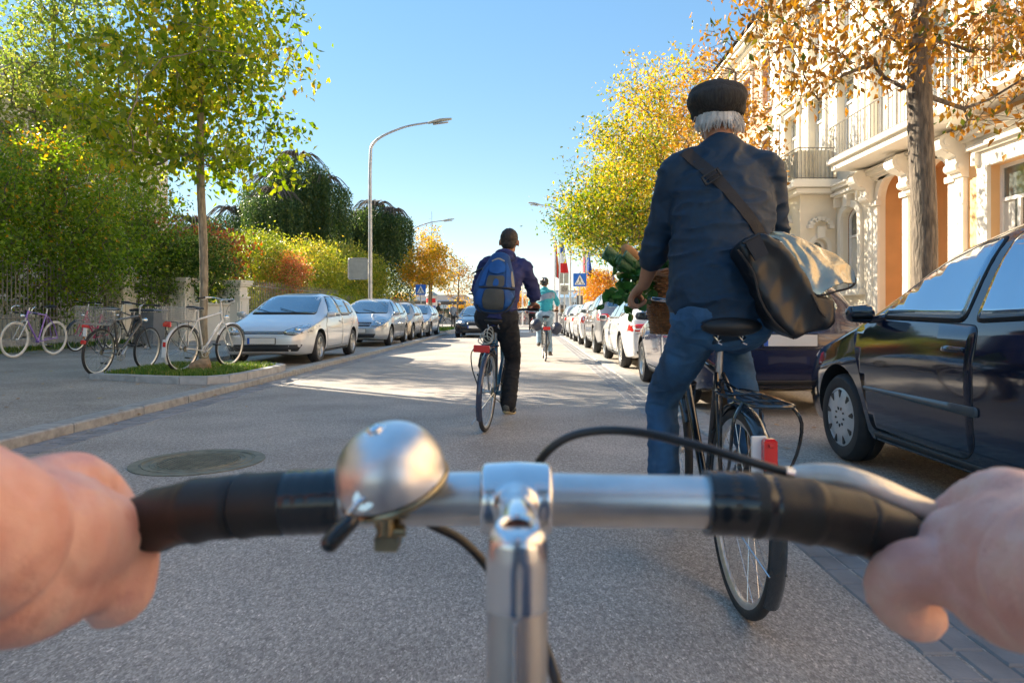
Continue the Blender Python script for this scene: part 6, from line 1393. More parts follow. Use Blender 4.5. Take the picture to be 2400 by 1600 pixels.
# ---- backpack cyclist
def RY(p, yaw, lean, base):  return p
J2 = rider_joints(sx=.0, lean=.10, sad=.955, hw=.28, gy=.70, gz=1.08, up='L', tilt=.015)
J2['gripR'] = ((.275, .80, 1.10), (.95, -.3, 0), (0, .2, .95)); J2['gripL'] = ((-.275, .80, 1.10), (-.95, -.3, 0), (0, .2, .95)); J2['wrR'] = (.26, .745, 1.135); J2['wrL'] = (-.26, .745, 1.135)
J2['elR'] = (.285, .60, 1.24); J2['elL'] = (-.26, .60, 1.24); J2['anR'] = (.125, .40, .20); J2['toeR'] = (.15, .54, .15); J2['knR'] = (.12, .56, .60)
J2['neck'] = (.02, .46, 1.57); J2['head'] = (.035, .51, 1.70); J2['upper'] = (.018, .44, 1.49); J2['shR'] = (.195, .44, 1.47); J2['shL'] = (-.165, .44, 1.47)
T2 = [(V3((0,.24,1.02)), .17, .13), (V3((0,.29,1.16)), .17, .13), (V3((.01,.36,1.32)), .175, .13), (V3((.015,.41,1.43)), .17, .11), (V3((.018,.44,1.50)), .13, .085), (V3((.02,.455,1.55)), .075, .065)]
b2l = V3((-.365, 5.96, 0))
p2, sh2, tr2 = person('young man with short dark hair, indigo hoodie and blue backpack cycling ahead', b2l, J2, 'hoodie', 'black_denim', yaw=8, vox=.012, torso=T2, bare=.66, sleeve_r=(.075,.066,.062), leg_r=(.115,.10,.078,.075,.078), sole='sole', shoe='shoe', hem=(.185,.145,(0,-.01,.05)), folds=.008)
p2.rotation_euler = (0, R(3.0), -R(8))
mb = MB(); mb.torus((.02, .42, 1.57), .075, .028, 26, 10, Matrix.Rotation(R(-25), 4, 'X')); mb.ell((.02, .36, 1.53), (.10, .055, .05)); obj('hood', melt(mb, .01, 3), 'hoodie', p2)
M['pack_blue'] = mat('pack_blue', (.008,.085,.30), .7, 0, .2, 10, .3, 120); M['pack_teal'] = mat('pack_deep_blue', (.008,.06,.20), .7, 0, .2, 10, .3, 120); M['pack_grey'] = mat('pack_grey', (.085,.085,.075), .8, 0, .2, 10, .3, 120); M['pack_light'] = mat('pack_pale_trim', (.32,.31,.27), .8)
bp = empty('backpack', 'large blue and grey hiking backpack on the back of the hoodie cyclist', 'backpack', b2l, (0, R(3), -R(8)))
mb = MB(); mb.limb([(-.02, .16, 1.10), (-.02, .17, 1.22), (-.01, .22, 1.36), (.0, .28, 1.52)], [.18, .19, .165, .10], (1,0,0), [.10, .115, .10, .07], 24, 5); mb.limb([(-.01, .115, 1.13), (-.01, .12, 1.21)], [.175, .165], (1,0,0), [.085, .085], 22, 3)
pm_ = melt(mb, .011, 5, lambda c, n_: .003*noise.noise(c*22)); pb = obj('pack_body', pm_, 'pack_teal', bp); bvP = bvh_of(pm_)
def pp(nm, pts, m, off=.006, par=pb): return obj(nm, panel(bvP, rp(pts, .03), 'Y', -1, off, .03, False, rim=.01), m, par)
pp('lower_pocket', [(-.085,1.06),(.085,1.06),(.10,1.15),(.085,1.245),(-.075,1.245),(-.10,1.15)], 'pack_grey', .012)
pp('side_wing', [(-.165,1.10),(-.095,1.06),(-.105,1.15),(-.085,1.24),(-.15,1.235),(-.175,1.17)], 'pack_blue', .010); pp('side_wing', [(.095,1.07),(.16,1.12),(.17,1.18),(.145,1.235),(.09,1.24),(.11,1.15)], 'pack_blue', .010)
pp('upper_side', [(-.15,1.265),(-.095,1.265),(-.085,1.38),(-.05,1.50),(-.10,1.44),(-.135,1.35)], 'pack_blue', .008); pp('upper_side', [(.10,1.265),(.145,1.265),(.13,1.35),(.105,1.44),(.07,1.50),(.09,1.38)], 'pack_blue', .008)
pp('pale_trim', [(.15,1.27),(.165,1.27),(.15,1.35),(.125,1.43),(.13,1.35)], 'pack_light', .010); pp('pale_trim', [(-.06,1.50),(.0,1.535),(.06,1.505),(.055,1.495),(.0,1.52),(-.055,1.49)], 'pack_light', .018)
pp('top_pocket', [(-.075,1.40),(0,1.375),(.08,1.40),(.075,1.46),(.03,1.51),(-.03,1.51),(-.07,1.46)], 'pack_blue', .016); pp('mid_panel', [(-.08,1.265),(.085,1.265),(.075,1.37),(0,1.36),(-.07,1.37)], 'pack_grey', .010); pp('mesh_patch', [(-.02,1.27),(.04,1.27),(.03,1.33),(-.005,1.34)], 'pack_blue', .015)
mb = MB(); mb.tube(spline([(-.175, .13, 1.25), (-.08, .06, 1.255), (.07, .06, 1.255), (.17, .13, 1.25)], 6), .010, 8); mb.tube(spline([(-.19, .15, 1.18), (-.12, .04, 1.055), (0, .03, 1.03), (.12, .04, 1.06), (.18, .15, 1.18)], 6), .007, 8); obj('compression_strap', mb, 'trim', bp)
mb = MB(); mb.limb([(-.17, .2, 1.20), (-.25, .17, 1.19)], [.012, .006], n=8); mb.limb([(-.12, .28, 1.45), (-.19, .25, 1.41), (-.235, .22, 1.38)], [.010, .010, .005], n=8); obj('loose_strap', mb, 'trim', bp)
mb = MB()
for s in (-1, 1): mb.tube(spline([(s*.08, .32, 1.52), (s*.11, .42, 1.545), (s*.12, .53, 1.45), (s*.13, .50, 1.28), (s*.16, .34, 1.14)], 5), .018, 8, True, (1,0,0), .007)
obj('shoulder_strap', mb, 'trim', bp)
# ---- teal cyclist
b3l = V3((.39, 14.75, 0)); J3 = rider_joints(lean=.16, sad=.955, hw=.30, gy=.78, gz=1.10, up='L'); J3['gripR'] = ((.29, .80, 1.10), (.95, -.3, 0), (0, .2, .95)); J3['gripL'] = ((-.29, .80, 1.10), (-.95, -.3, 0), (0, .2, .95)); J3['elR'] = (.30, .56, 1.28); J3['elL'] = (-.31, .56, 1.26); J3['knL'] = (-.11, .62, .84)
J3['anL'] = (-.13, .36, .40); J3['toeL'] = (-.135, .49, .36)
p3, sh3, _ = person('man in teal shirt, pale jeans and black helmet cycling far ahead', b3l, J3, 'teal', 'jeans_light', hair='dark_hair', helmet='black', vox=.016, bare=.8, shoe='brown_shoe', belt='trim', face=True, yaw=-1)
bv3 = bvh_of(sh3.data); obj('shoulder_wrap', panel(bv3, rp([(-.22,1.40),(.16,1.52),(.24,1.48),(.23,1.36),(.05,1.36),(-.20,1.27)], .03), 'Y', -1, .01, .04, False), 'greyblue', p3)
for s, c, lb in ((-1, (-.20, .0, .80), 'dark pannier with pale stripe on the left of the touring bicycle'), (1, (.25, -.02, .72), 'dark pannier hanging off the right of the touring bicycle')):
    mb = MB(); mb.ell((0, 0, 0), (.13, .17, .12), 14, 10); mb.box((0, 0, -.06), (.16, .26, .16), bev=.02)
    pn = obj('pannier', melt(mb, .014, 4, lambda q, n_: .012*noise.noise(q*12)), mat('dark_pannier', (.03,.04,.07), .45)); pn.location = b3l+V3(c); pn.rotation_euler = (0, R(25*s), 0); tag(pn, lb, 'bag', 'panniers on the touring bicycle')
# ---- far people by the junction
bicycle('black bicycle with a yellow band ridden by the woman in the distance', (-6.35, 45.5, 0), 60, 0, 'frame_black', bar='flat', sp=12, rack=False, name='bicycle')
J4 = rider_joints(lean=.10, sad=.95, hw=.30, gy=.74, gz=1.10, up='R'); J4['gripR'] = ((.29, .80, 1.10), (.95, -.3, 0), (0, .2, .95)); J4['gripL'] = ((-.29, .80, 1.10), (-.95, -.3, 0), (0, .2, .95))
person('woman in dark top and blue jeans cycling in the distance on the left', (-6.35, 45.5, 0), J4, mat('dark_olive_top', (.05,.05,.04), .8), 'jeans', helmet='white_gloss', vox=.02, bare=1.0, yaw=60, folds=.003)
JS = {'hip': (0,0,.98), 'waist': (0,.01,1.14), 'chest': (0,.0,1.36), 'upper': (0,0,1.48), 'neck': (0,.01,1.55), 'head': (0,.03,1.69), 'gripL': ((-.30,.28,1.02), (-1,0,0), (0,.2,.9)), 'gripR': ((.22,.28,1.02), (1,0,0), (0,.2,.9))}
for s, S_ in ((-1, 'L'), (1, 'R')): JS.update({'sh'+S_: (s*.18,0,1.46), 'el'+S_: (s*.25,.02,1.20), 'wr'+S_: (s*.24,.23,1.06), 'hp'+S_: (s*.09,0,.95), 'kn'+S_: (s*.09,.05+.08*s,.52), 'an'+S_: (s*.09,.10*s-.03,.10), 'toe'+S_: (s*.10,.10*s+.12,.08)})
person('man in grey blue shirt walking with a bicycle left of the oncoming dark car', (-5.5, 50.5, 0), JS, 'greyblue', 'black_denim', vox=.02, bare=.9, yaw=170, folds=.003)
bicycle('grey bicycle pushed by the walking man in the distance', (-5.1, 51.4, 0), 176, 0, 'frame_grey', bar='flat', sp=12, rack=False)
bicycle('red bicycle with a child seat far ahead, left of the teal cyclist', (.25, 38.0, 0), 2, 0, 'frame_red', bar='flat', sp=12, rack=True)
J5 = rider_joints(lean=.12, sad=.95, hw=.30, gy=.74, gz=1.10, up='R'); J5['gripR'] = J4['gripR']; J5['gripL'] = J4['gripL']
person('distant cyclist in red and black half hidden by the teal cyclist', (.25, 38.0, 0), J5, mat('red_jacket', (.45,.06,.04), .8), 'black_denim', vox=.02, bare=.0, yaw=2, folds=.003, helmet='red_lens')
for i, (x, y, a) in enumerate(((-1.2, 64, 20), (-.6, 64.5, 25), (.6, 63.5, 70))):
    bicycle(('dark bicycle parked far off by the pale wall, leftmost', 'rusty red bicycle parked far off by the pale wall, middle', 'dark bicycle parked sideways by the pale wall, rightmost')[i], (x, y, 0), a, 0, ('frame_black', 'frame_red', 'frame_grey')[i], 'bicycles parked by the far wall', bar='flat', sp=8, rack=False)
# ============================================================ THE RIDER'S OWN BICYCLE AND HANDS
OB = V3((0.0, -.54, 0))
own = bicycle('silver bicycle with black taped drop handlebar, polished stem and bell in the foreground', OB, 0, 0, 'frame_silver', bar='none', rack=False, guards=None, light=False, sad=.95, sp=20, bz=.93, hz=.76)
ow = lambda p: tuple(V3(p)-OB)
WO = lambda px, py, Y: ow(W(px, py, Y))
M['polished'] = mat('polished_alloy', (.88,.88,.88), .22, 1, .05, 30, .03, 60)
M['tape'] = mat('black_bar_tape', (.019,.018,.016), .42, 0, .6, 22, .8, 70, bdist=.0009)
M['tape_shiny'] = mat('shiny_black_tape', (.012,.014,.017), .22, 0, .2, 10, .1, 40, coat=.5)
M['bell'] = mat('scratched_bell_dome', (.86,.85,.84), .38, 1, .14, 45, .05, 160)
M['cable'] = mat('black_cable', (.014,.014,.014), .28, 0, .2, 10, 0, coat=.4)
LFT = [(1212,1168,.333),(1050,1168,.333),(900,1170,.333),(780,1173,.333),(680,1177,.334),(600,1182,.335),(460,1196,.34),(350,1224,.35),(240,1268,.368),(160,1300,.40),(110,1310,.44),(120,1370,.46)]
RGT = [(1212,1168,.333),(1380,1171,.333),(1560,1174,.333),(1653,1176,.333),(1760,1182,.333),(1880,1196,.335),(2000,1222,.339),(2110,1268,.346),(2220,1320,.36),(2300,1350,.39),(2350,1350,.43),(2330,1410,.45)]
mb = MB()
for P in (LFT[:5], RGT[:5]): mb.tube(spline([WO(*p) for p in P], 6), .0127, 24)
hb_o = obj('handlebar', mb, 'alu', own)
def taped(P, nm='bar_tape'):
    pts = spline([WO(*p) for p in P], 14); L = 0; r = []
    for i, p in enumerate(pts):
        if i: L += (V3(p)-V3(pts[i-1])).length
        ph = (L/.026) % 1; r.append(.0148+.0012*ph-(.0011 if ph < .07 else 0)+.0003*math.sin(L*260))
    mb = MB(); mb.tube(pts, r, 26); return obj(nm, mb, 'tape', hb_o)
def sub(P, a, b):       # clip a px polyline to screen x range a..b by interpolation
    xs = [p[0] for p in P]; f = lambda x: tuple(np.interp(x, xs if xs[0] < xs[-1] else xs[::-1], [p[k] for p in (P if xs[0] < xs[-1] else P[::-1])]) for k in range(3))
    return f(a), f(b)
a, b_ = sub(LFT[:10], 800, 677); taped([sub(LFT[:10], 690, 690)[0]]+LFT[5:])
a2, b2_ = sub(RGT[:10], 1655, 1655); taped([a2]+RGT[4:])
mb = MB(); mid = [sub(LFT[:10], x, x)[0] for x in (806, 765, 720, 677)]; pts = spline([WO(*p) for p in mid], 8); mb.tube(pts, [.0156+.00008*math.sin(i*1.3) for i in range(len(pts))], 28); obj('end_tape', mb, 'tape_shiny', hb_o)
mb = MB(); mid = [sub(RGT[:10], x, x)[0] for x in (1653, 1700, 1760, 1800)]; pts = spline([WO(*p) for p in mid], 8); mb.tube(pts, [.0156+.0001*math.sin(i*1.1) for i in range(len(pts))], 28); obj('end_tape', mb, 'tape_shiny', hb_o)
# stem: clamp sleeve, extension and quill as one forging
mb = MB(); X0 = W(1211, 1168, .333)
cl_r = [(-.0172, .0150), (-.0165, .0168), (-.010, .0172), (0, .0178), (.010, .0172), (.0165, .0168), (.0172, .0150)]
mb.tube([ow((X0.x+x, .333, X0.z)) for x, _ in cl_r], [r_ for _, r_ in cl_r], 36)
qx = W(1213, 1235, .25); qz = qx.z
mb.limb([ow((qx.x, .252, qz-.012)), ow((qx.x, .275, qz-.006)), ow((X0.x, .305, X0.z+.002)), ow((X0.x, .330, X0.z))], [.0108, .0084, .0078, .0125], (1,0,0), [.0105, .0085, .0085, .013], 24, 6)
mb.tube([ow((qx.x, .25, qz-.03)), ow((qx.x, .25, qz-.010)), ow((qx.x, .25, qz-.003)), ow((qx.x, .25, qz))], [.0113, .0115, .0108, .0085], 32)
stm = obj('stem', melt(mb, .0011, 3), 'polished', own)
mb = MB(); mb.tube([ow((qx.x, .25, qz-.022)), ow((qx.x-.001, .245, qz-.25))], .0111, 36); obj('quill', mb, 'alu_rough', stm)
mb = MB(); mb.tube([ow((qx.x-.0006, .2387, qz-.03)), ow((qx.x-.0006, .2340, qz-.25))], .0011, 8); obj('quill_glint_strip', mb, 'polished', stm)  # thin bright strip standing in for the reflection along the quill's groove
Tq = Matrix.Translation(ow((qx.x, .2495, qz-.0008))) @ Matrix.Rotation(R(14), 4, 'X')
mb = MB(); mb.lathe([(.0052,-.004),(.0052,.0016),(.0064,.0026),(.0080,.0020),(.0086,-.002)], 32, Tq); mb.f = [f for f in mb.f if len(f) == 4]; mb.mi = [0]*len(mb.f); obj('bolt_collar', mb, 'polished', stm)
mb = MB(); mb.lathe([(0, .0006), (.0053, .0006)], 6, Tq); obj('bolt_socket', mb, mat('rusty_socket', (.10,.028,.01), .6, .4), stm)
# bell
bc = W(909, 1090, .312); ax = V3((-.26, -.30, .92)).normalized(); Tb = Matrix.Translation(ow(bc)) @ ax.to_track_quat('Z', 'Y').to_matrix().to_4x4()
rb_ = .0252
dome = [(rb_*math.cos(a)**.82 if a < 1.55 else 0.0001, -.006+.0245*math.sin(a)) for a in np.linspace(0, 1.5707, 22)]
mb = MB(); mb.lathe([(rb_*.955, -.0095), (rb_*.995, -.0085)]+dome, 64, Tb); bl_ = obj('bell', mb, 'bell', own)
mb = MB(); mb.lathe([(.0001, -.012), (rb_*.9, -.012), (rb_*.99, -.0095), (rb_*1.02, -.0105), (rb_*1.0, -.0125), (rb_*.6, -.0165), (.0001, -.018)], 56, Tb); obj('bell_base', mb, mat('worn_brass', (.45,.38,.24), .32, 1, .25, 50, .1, 100), bl_)
mb = MB(); mb.lathe([(.0036, .0178), (.0036, .0196), (.0026, .0204), (.0001, .0206)], 20, Tb); mb.lathe([(.0052, .0172), (.0052, .0183), (.0036, .0186)], 24, Tb); obj('bell_rivet', mb, 'polished', bl_)
mb = MB(); br_c = V3(WO(918, 1171, .333)); mb.lathe([(.0132,-.006),(.0142,-.006),(.0142,.006),(.0132,.006)], 32, Matrix.Translation(br_c) @ Matrix.Rotation(R(90), 4, 'Y'), True)
mb.limb([tuple(br_c+V3((0, -.012, .006))), WO(915, 1150, .313)], [.007, .009], n=12, k=2); mb.box(tuple(br_c+V3((.0, -.008, -.017))), (.011, .012, .008), bev=.001); mb.tube([WO(885, 1245, .318), WO(950, 1243, .318)], .0028, 10); mb.tube([WO(905, 1200, .316), WO(905, 1252, .316)], .0035, 12)
obj('bell_clamp', mb, bpy.data.materials['worn_brass'], bl_)
mb = MB(); mb.limb([WO(870, 1155, .296), WO(838, 1178, .290), WO(815, 1205, .287)], [.0042, .0034, .0034], (0, 1, 0), [.0016, .0013, .0013], 12, 4); mb.lathe([(.0018,-.0012),(.0046,-.0012),(.0046,.0012),(.0018,.0012)], 24, Matrix.Translation(WO(854, 1170, .291)) @ Matrix.Rotation(R(78), 4, 'X'), True); lv = obj('bell_lever', mb, 'polished', bl_)
mb = MB(); mb.limb([WO(822, 1222, .287), WO(795, 1248, .285), WO(774, 1272, .283)], [.0048, .0055, .0056], (0, 1, 0), [.0036, .0040, .0040], 16, 4); obj('thumb_pad', mb, 'tape_shiny', lv)
# brake cables, right brake lever
def cab(P): mb = MB(); mb.tube(spline([WO(*p) for p in P], 8), .0025, 12); return obj('brake_cable', mb, 'cable', own)
cab([(1180,1330,.42),(1215,1190,.40),(1262,1085,.385),(1320,1030,.38),(1400,1009,.375),(1500,1013,.37),(1620,1040,.365),(1740,1076,.36),(1860,1112,.358)])
cab([(950,1190,.345),(1015,1230,.35),(1080,1264,.355),(1140,1325,.36),(1200,1410,.37),(1230,1500,.38)])
cab([(1230,1330,.36),(1250,1440,.33),(1275,1510,.31),(1305,1600,.295),(1330,1700,.29)])
mb = MB(); mb.limb([WO(1850,1112,.358), WO(1880,1115,.358), WO(1960,1120,.356), WO(2040,1142,.352), WO(2130,1178,.350), WO(2220,1215,.352)], [.0035, .0062, .0075, .0072, .0066, .006], (0, .5, 1), [.003, .0048, .006, .0055, .005, .005], 18, 6); obj('brake_lever', mb, mat('alloy_cream_reflection', (.72,.68,.60), .35, .7, .2, 30, .2, 80), own)  # cream reflection on the silver lever is put into its base colour
mb = MB(); mb.tube([WO(1838, 1107, .358), WO(1858, 1112, .358)], .0036, 14); obj('cable_end', mb, 'polished', own)
# ---- the rider, hands on the bar
rd = empty('person', 'bare hands and forearms of the person holding the camera, gripping the taped handlebar', 'person', (0, 0, 0))
def skinmat(name, a, b2, c):
    m, n, l, b = nodes_of(name); tc = n.new('ShaderNodeTexCoord')
    n1 = n.new('ShaderNodeTexNoise'); n1.inputs['Scale'].default_value = 38; n1.inputs['Detail'].default_value = 4; l.new(tc.outputs['Object'], n1.inputs['Vector'])
    r = ramp(n, [(.3, a), (.52, b2), (.72, c)]); l.new(n1.outputs[0], r.inputs[0]); l.new(r.outputs[0], b.inputs['Base Color'])
    b.inputs['Roughness'].default_value = .48; b.inputs['Subsurface Weight'].default_value = .15; b.inputs['Subsurface Radius'].default_value = (.010, .004, .002); b.inputs['Subsurface Scale'].default_value = 1
    v = n.new('ShaderNodeTexVoronoi'); v.inputs['Scale'].default_value = 900; l.new(tc.outputs['Object'], v.inputs['Vector']); n2 = n.new('ShaderNodeTexNoise'); n2.inputs['Scale'].default_value = 160; n2.inputs['Detail'].default_value = 5; l.new(tc.outputs['Object'], n2.inputs['Vector'])
    ad = n.new('ShaderNodeMath'); ad.operation = 'ADD'; l.new(v.outputs['Distance'], ad.inputs[0]); l.new(n2.outputs[0], ad.inputs[1])
    bp = n.new('ShaderNodeBump'); bp.inputs['Strength'].default_value = .35; bp.inputs['Distance'].default_value = .0012; l.new(ad.outputs[0], bp.inputs['Height']); l.new(bp.outputs[0], b.inputs['Normal']); return m
M['skin_near'] = skinmat('rider_skin', (.72,.36,.30), (.80,.47,.40), (.85,.58,.50))
mb = MB(); Q = lambda *p: tuple(W(*p))
# left
mb.limb([(-.34,-.04,1.16), (-.29,.10,1.045), Q(-150,1225,.223), Q(-42,1260,.262), Q(90,1268,.298)], [.040, .035, .028, .027, .031], (0,0,1), [.038, .034, .026, .026, .030], 24, 6)
mb.limb([Q(-40,1262,.262), Q(110,1268,.30), Q(215,1262,.325)], [.026, .031, .024], (0,0,1), [.025, .027, .022], 24, 6)
mb.limb([Q(-30,1200,.265), Q(90,1152,.310), Q(165,1134,.335), Q(232,1172,.352), Q(290,1252,.350), Q(306,1335,.343), Q(292,1400,.337), Q(250,1422,.335)], [.015, .0155, .0158, .0140, .0138, .0132, .0120, .0100], n=20, k=6)
mb.limb([Q(-60,1375,.255), Q(60,1392,.285), Q(180,1370,.315), Q(262,1335,.335)], [.022, .0205, .0165, .012], n=20, k=6)
for i, (px, Y) in enumerate(((95, .362), (20, .385), (-55, .402))): mb.limb([Q(px-90,1190,Y-.07), Q(px,1165,Y), Q(px+55,1240,Y+.02), Q(px+70,1330,Y+.015), Q(px+30,1390,Y)], [.013,.0125,.0115,.0105,.009], n=14, k=5)
# right
mb.limb([(.34,-.04,1.16), (.30,.10,1.045), Q(2620,1330,.225), Q(2490,1345,.262), Q(2360,1325,.30)], [.040, .035, .028, .027, .027], (0,0,1), [.038, .034, .026, .026, .026], 24, 6)
mb.limb([Q(2490,1330,.262), Q(2360,1300,.30), Q(2250,1285,.325)], [.026, .028, .020], (0,0,1), [.025, .024, .018], 24, 6)
mb.limb([Q(2520,1240,.262), Q(2400,1185,.305), Q(2318,1172,.335), Q(2225,1235,.352), Q(2150,1300,.352), Q(2130,1380,.345)], [.014, .0150, .0142, .0132, .0125, .0110], n=20, k=6)
mb.limb([Q(2480,1420,.262), Q(2370,1410,.288), Q(2240,1345,.312), Q(2130,1340,.322), Q(2096,1372,.326), Q(2112,1420,.331), Q(2162,1452,.336), Q(2182,1450,.337)], [.019, .0195, .0165, .0145, .0132, .0118, .0104, .0085], n=20, k=6)
for i, (px, Y) in enumerate(((2420, .362), (2495, .385), (2570, .402))): mb.limb([Q(px+90,1200,Y-.07), Q(px,1180,Y), Q(px-55,1250,Y+.02), Q(px-70,1340,Y+.015), Q(px-30,1400,Y)], [.013,.0125,.0115,.0105,.009], n=14, k=5)
# upper arms, torso and head behind the camera
for s in (-1, 1): mb.limb([(s*.34,-.04,1.16), (s*.27,-.17,1.30), (s*.18,-.26,1.42)], [.042, .048, .055], n=18)
mb.limb([(0,-.42,.98), (0,-.40,1.15), (0,-.33,1.34), (0,-.28,1.45)], [.13, .12, .14, .09], (1,0,0), [.09,.09,.10,.08]); mb.limb([(0,-.28,1.45), (0,-.22,1.56)], [.055, .052]); mb.ell((0,-.18,1.66), (.078,.097,.115)); mb.limb([(0,-.085,1.655), (0,-.065,1.63)], [.010, .013], n=8)
for s in (-1, 1): mb.ell((s*.08,-.19,1.65), (.010,.018,.03), 8, 6)
def crease(c, n_):
    a = abs(noise.noise(V3((c.x*60, c.y*150, c.z*60)))); return .0005*noise.noise(c*90)+.0014*noise.noise(c*30)-.0009*max(0, 1-a*7)
bd = obj('body', melt(mb, .0024, 3, crease), 'skin_near', rd)
mb = MB(); mb.ell((0,-.195,1.70), (.086,.102,.092)); obj('hair', melt(mb, .012, 2, lambda c, n_: .004*noise.noise(c*60)), 'dark_hair', rd)
mb = MB(); mb.limb([(0,-.42,.98), (0,-.40,1.15), (0,-.33,1.34), (0,-.28,1.44)], [.155, .15, .17, .11], (1,0,0), [.12,.115,.12,.09])
for s in (-1, 1): mb.limb([(s*.13,-.28,1.40), (s*.19,-.26,1.41), (s*.27,-.17,1.30)], [.07, .068, .062], n=18)
obj('shirt', melt(mb, .014, 4, fold()), 'greyblue', rd)
mb = MB(); mb.limb([(-.08,-.40,.96), (.08,-.40,.96)], [.125, .125])
for s in (-1, 1): k = (s*.12, .02+.04*s, .74+.12*s); a = (s*.12, -.06+.05*s, .36+.14*s); mb.limb([(s*.085,-.38,.95), tuple((V3((s*.085,-.38,.95))+V3(k))/2), k, a], [.10, .085, .07, .055], n=18)
obj('trousers', melt(mb, .014, 4, fold()), 'jeans', rd)
for s in (-1, 1): mb = MB(); shoefn(mb, (s*.12, -.06+.05*s, .33+.14*s), (s*.13, .08+.05*s, .30+.14*s)); obj('shoe', melt(mb, .01, 2), 'shoe', rd)
# ============================================================ STREET FURNITURE
def lamp(label, x, y, h, arm, sgn, r=.085):
    t = empty('street_lamp', label, 'street lamp', (x, y, .1)); mb = MB()
    mb.tube(spline([(0,0,0), (0,0,h*.5), (0,0,h*.80), (sgn*.18,0,h*.90), (sgn*arm*.4,0,h*.965), (sgn*arm*.75,0,h*.99)], 8), np.concatenate([np.linspace(r, r*.62, 26), np.linspace(r*.6, r*.45, 15)]), 12); mb.tube([(0,0,0), (0,0,1.1)], r*1.25, 14); obj('pole', mb, 'pole', t)
    mb = MB(); mb.limb([(sgn*arm*.74,0,h*.988), (sgn*arm*.88,0,h*1.0), (sgn*arm*1.02,0,h*1.006)], [.06,.13,.09], (0,1,0), [.05,.07,.04], 14, 4); hd = obj('lamp_head', mb, 'sign_grey', t)
    mb = MB(); mb.limb([(sgn*arm*.80,0,h*.982), (sgn*arm*.98,0,h*.990)], [.09,.07], (0,1,0), [.035,.03], 12, 3); obj('lamp_glass', mb, 'lamp', hd); return t
lamp('tall curved street lamp on the left, standing behind the silver hatchback', -6.35, 27.6, 8.75, 3.2, 1)
lamp('distant curved street lamp above the golden tree on the left', -9.8, 57, 8.8, 3.6, 1)
lamp('dark street lamp arm reaching over the road from the right, above the flags', 2.95, 46.8, 8.5, 2.8, -1, .07)
sb = empty('signboard', 'blank grey back of a square road sign mounted on the tall lamp post', 'sign', (-6.62, 27.52, 0)); c = W(839, 630, 27.5); mb = MB()
mb.prism(rp([(-.40,-.43),(.40,-.43),(.40,.43),(-.40,.43)], .09), .03, Matrix.Translation((c.x+6.62, 0, c.z)) @ Matrix.Rotation(R(90), 4, 'X')); pb_ = obj('board', mb, 'sign_grey', sb, False)
mb = MB(); q = rp([(-.39,-.42),(.39,-.42),(.39,.42),(-.39,.42)], .08); mb.tube([(c.x+6.62+a, -.02, c.z+b) for a, b in q+[q[0]]], .018, 6); obj('rim', mb, 'pole', pb_)
mb = MB(); mb.tube([(c.x+6.62, .02, c.z+.25), (.28, .03, c.z+.25)], .02, 6); obj('bracket', mb, 'pole', sb)
mb = MB(); mb.tube([(c.x+6.62, .02, c.z-.25), (.28, .03, c.z-.25)], .02, 6); obj('bracket', mb, 'pole', sb)
def stroke(mb, a, b, w, T, d=.006):
    a, b = Vector(a), Vector(b); n = (b-a).normalized(); p = Vector((-n.y, n.x))*w/2; mb.prism([tuple(a+p), tuple(a-p), tuple(b-p), tuple(b+p)][::1], d, T)
def crossing_sign(label, x, y, z, s, flip=1):
    t = empty('crossing_sign', label, 'road sign', (x, y, 0), group='blue pedestrian crossing signs'); mb = MB(); mb.tube([(0, .05, 0), (0, .05, z+s*.55)], .035, 10); obj('post', mb, 'pole', t)
    T = Matrix.Translation((0, 0, z)) @ Matrix.Rotation(R(90), 4, 'X'); mb = MB(); mb.prism(rp([(-s/2,-s/2),(s/2,-s/2),(s/2,s/2),(-s/2,s/2)], s*.06), .02, T); pl = obj('plate', mb, 'sign_blue', t, False)
    T2 = Matrix.Translation((0, -.014, z)) @ Matrix.Rotation(R(90), 4, 'X'); mb = MB(); mb.prism(rp([(-s*.40,-s*.36),(s*.40,-s*.36),(0,s*.40)], s*.03), .006, T2); tri = obj('triangle', mb, 'sign_white', pl, False)
    T3 = Matrix.Translation((0, -.020, z)) @ Matrix.Rotation(R(90), 4, 'X'); mb = MB(); k = s; f = flip
    mb.prism([(.032*k*math.cos(a)+.0, .17*k+.032*k*math.sin(a)) for a in [2*math.pi*i/10 for i in range(10)]], .006, T3)
    for a, b, w_ in (((0,.13),(0,-.03),.06), ((0,-.02),(f*.08,-.14),.04), ((f*.08,-.14),(f*.12,-.26),.035), ((0,-.02),(-f*.06,-.14),.04), ((-f*.06,-.14),(-f*.13,-.24),.035), ((0,.11),(f*.09,.0),.03), ((0,.11),(-f*.08,.0),.03)): stroke(mb, (a[0]*k, a[1]*k), (b[0]*k, b[1]*k), w_*k, T3)
    obj('walking_figure', mb, 'black', tri, False)
    mb = MB()
    for q in (-.27, -.16, .0, .16, .27):
        if abs(q) > .02: mb.prism([((q-.03)*k, -.32*k), ((q+.03)*k, -.32*k), ((q*.86+.018)*k, -.22*k), ((q*.86-.018)*k, -.22*k)], .006, T3)
    obj('stripes', mb, 'black', tri, False)
c = W(1359, 656, 31); crossing_sign('blue pedestrian crossing sign on the right, above the row of parked cars', c.x, 31, c.z, .60)
c = W(986, 679, 39.8); crossing_sign('blue pedestrian crossing sign on the left, under the golden tree', c.x, 39.8, c.z, .60, -1)
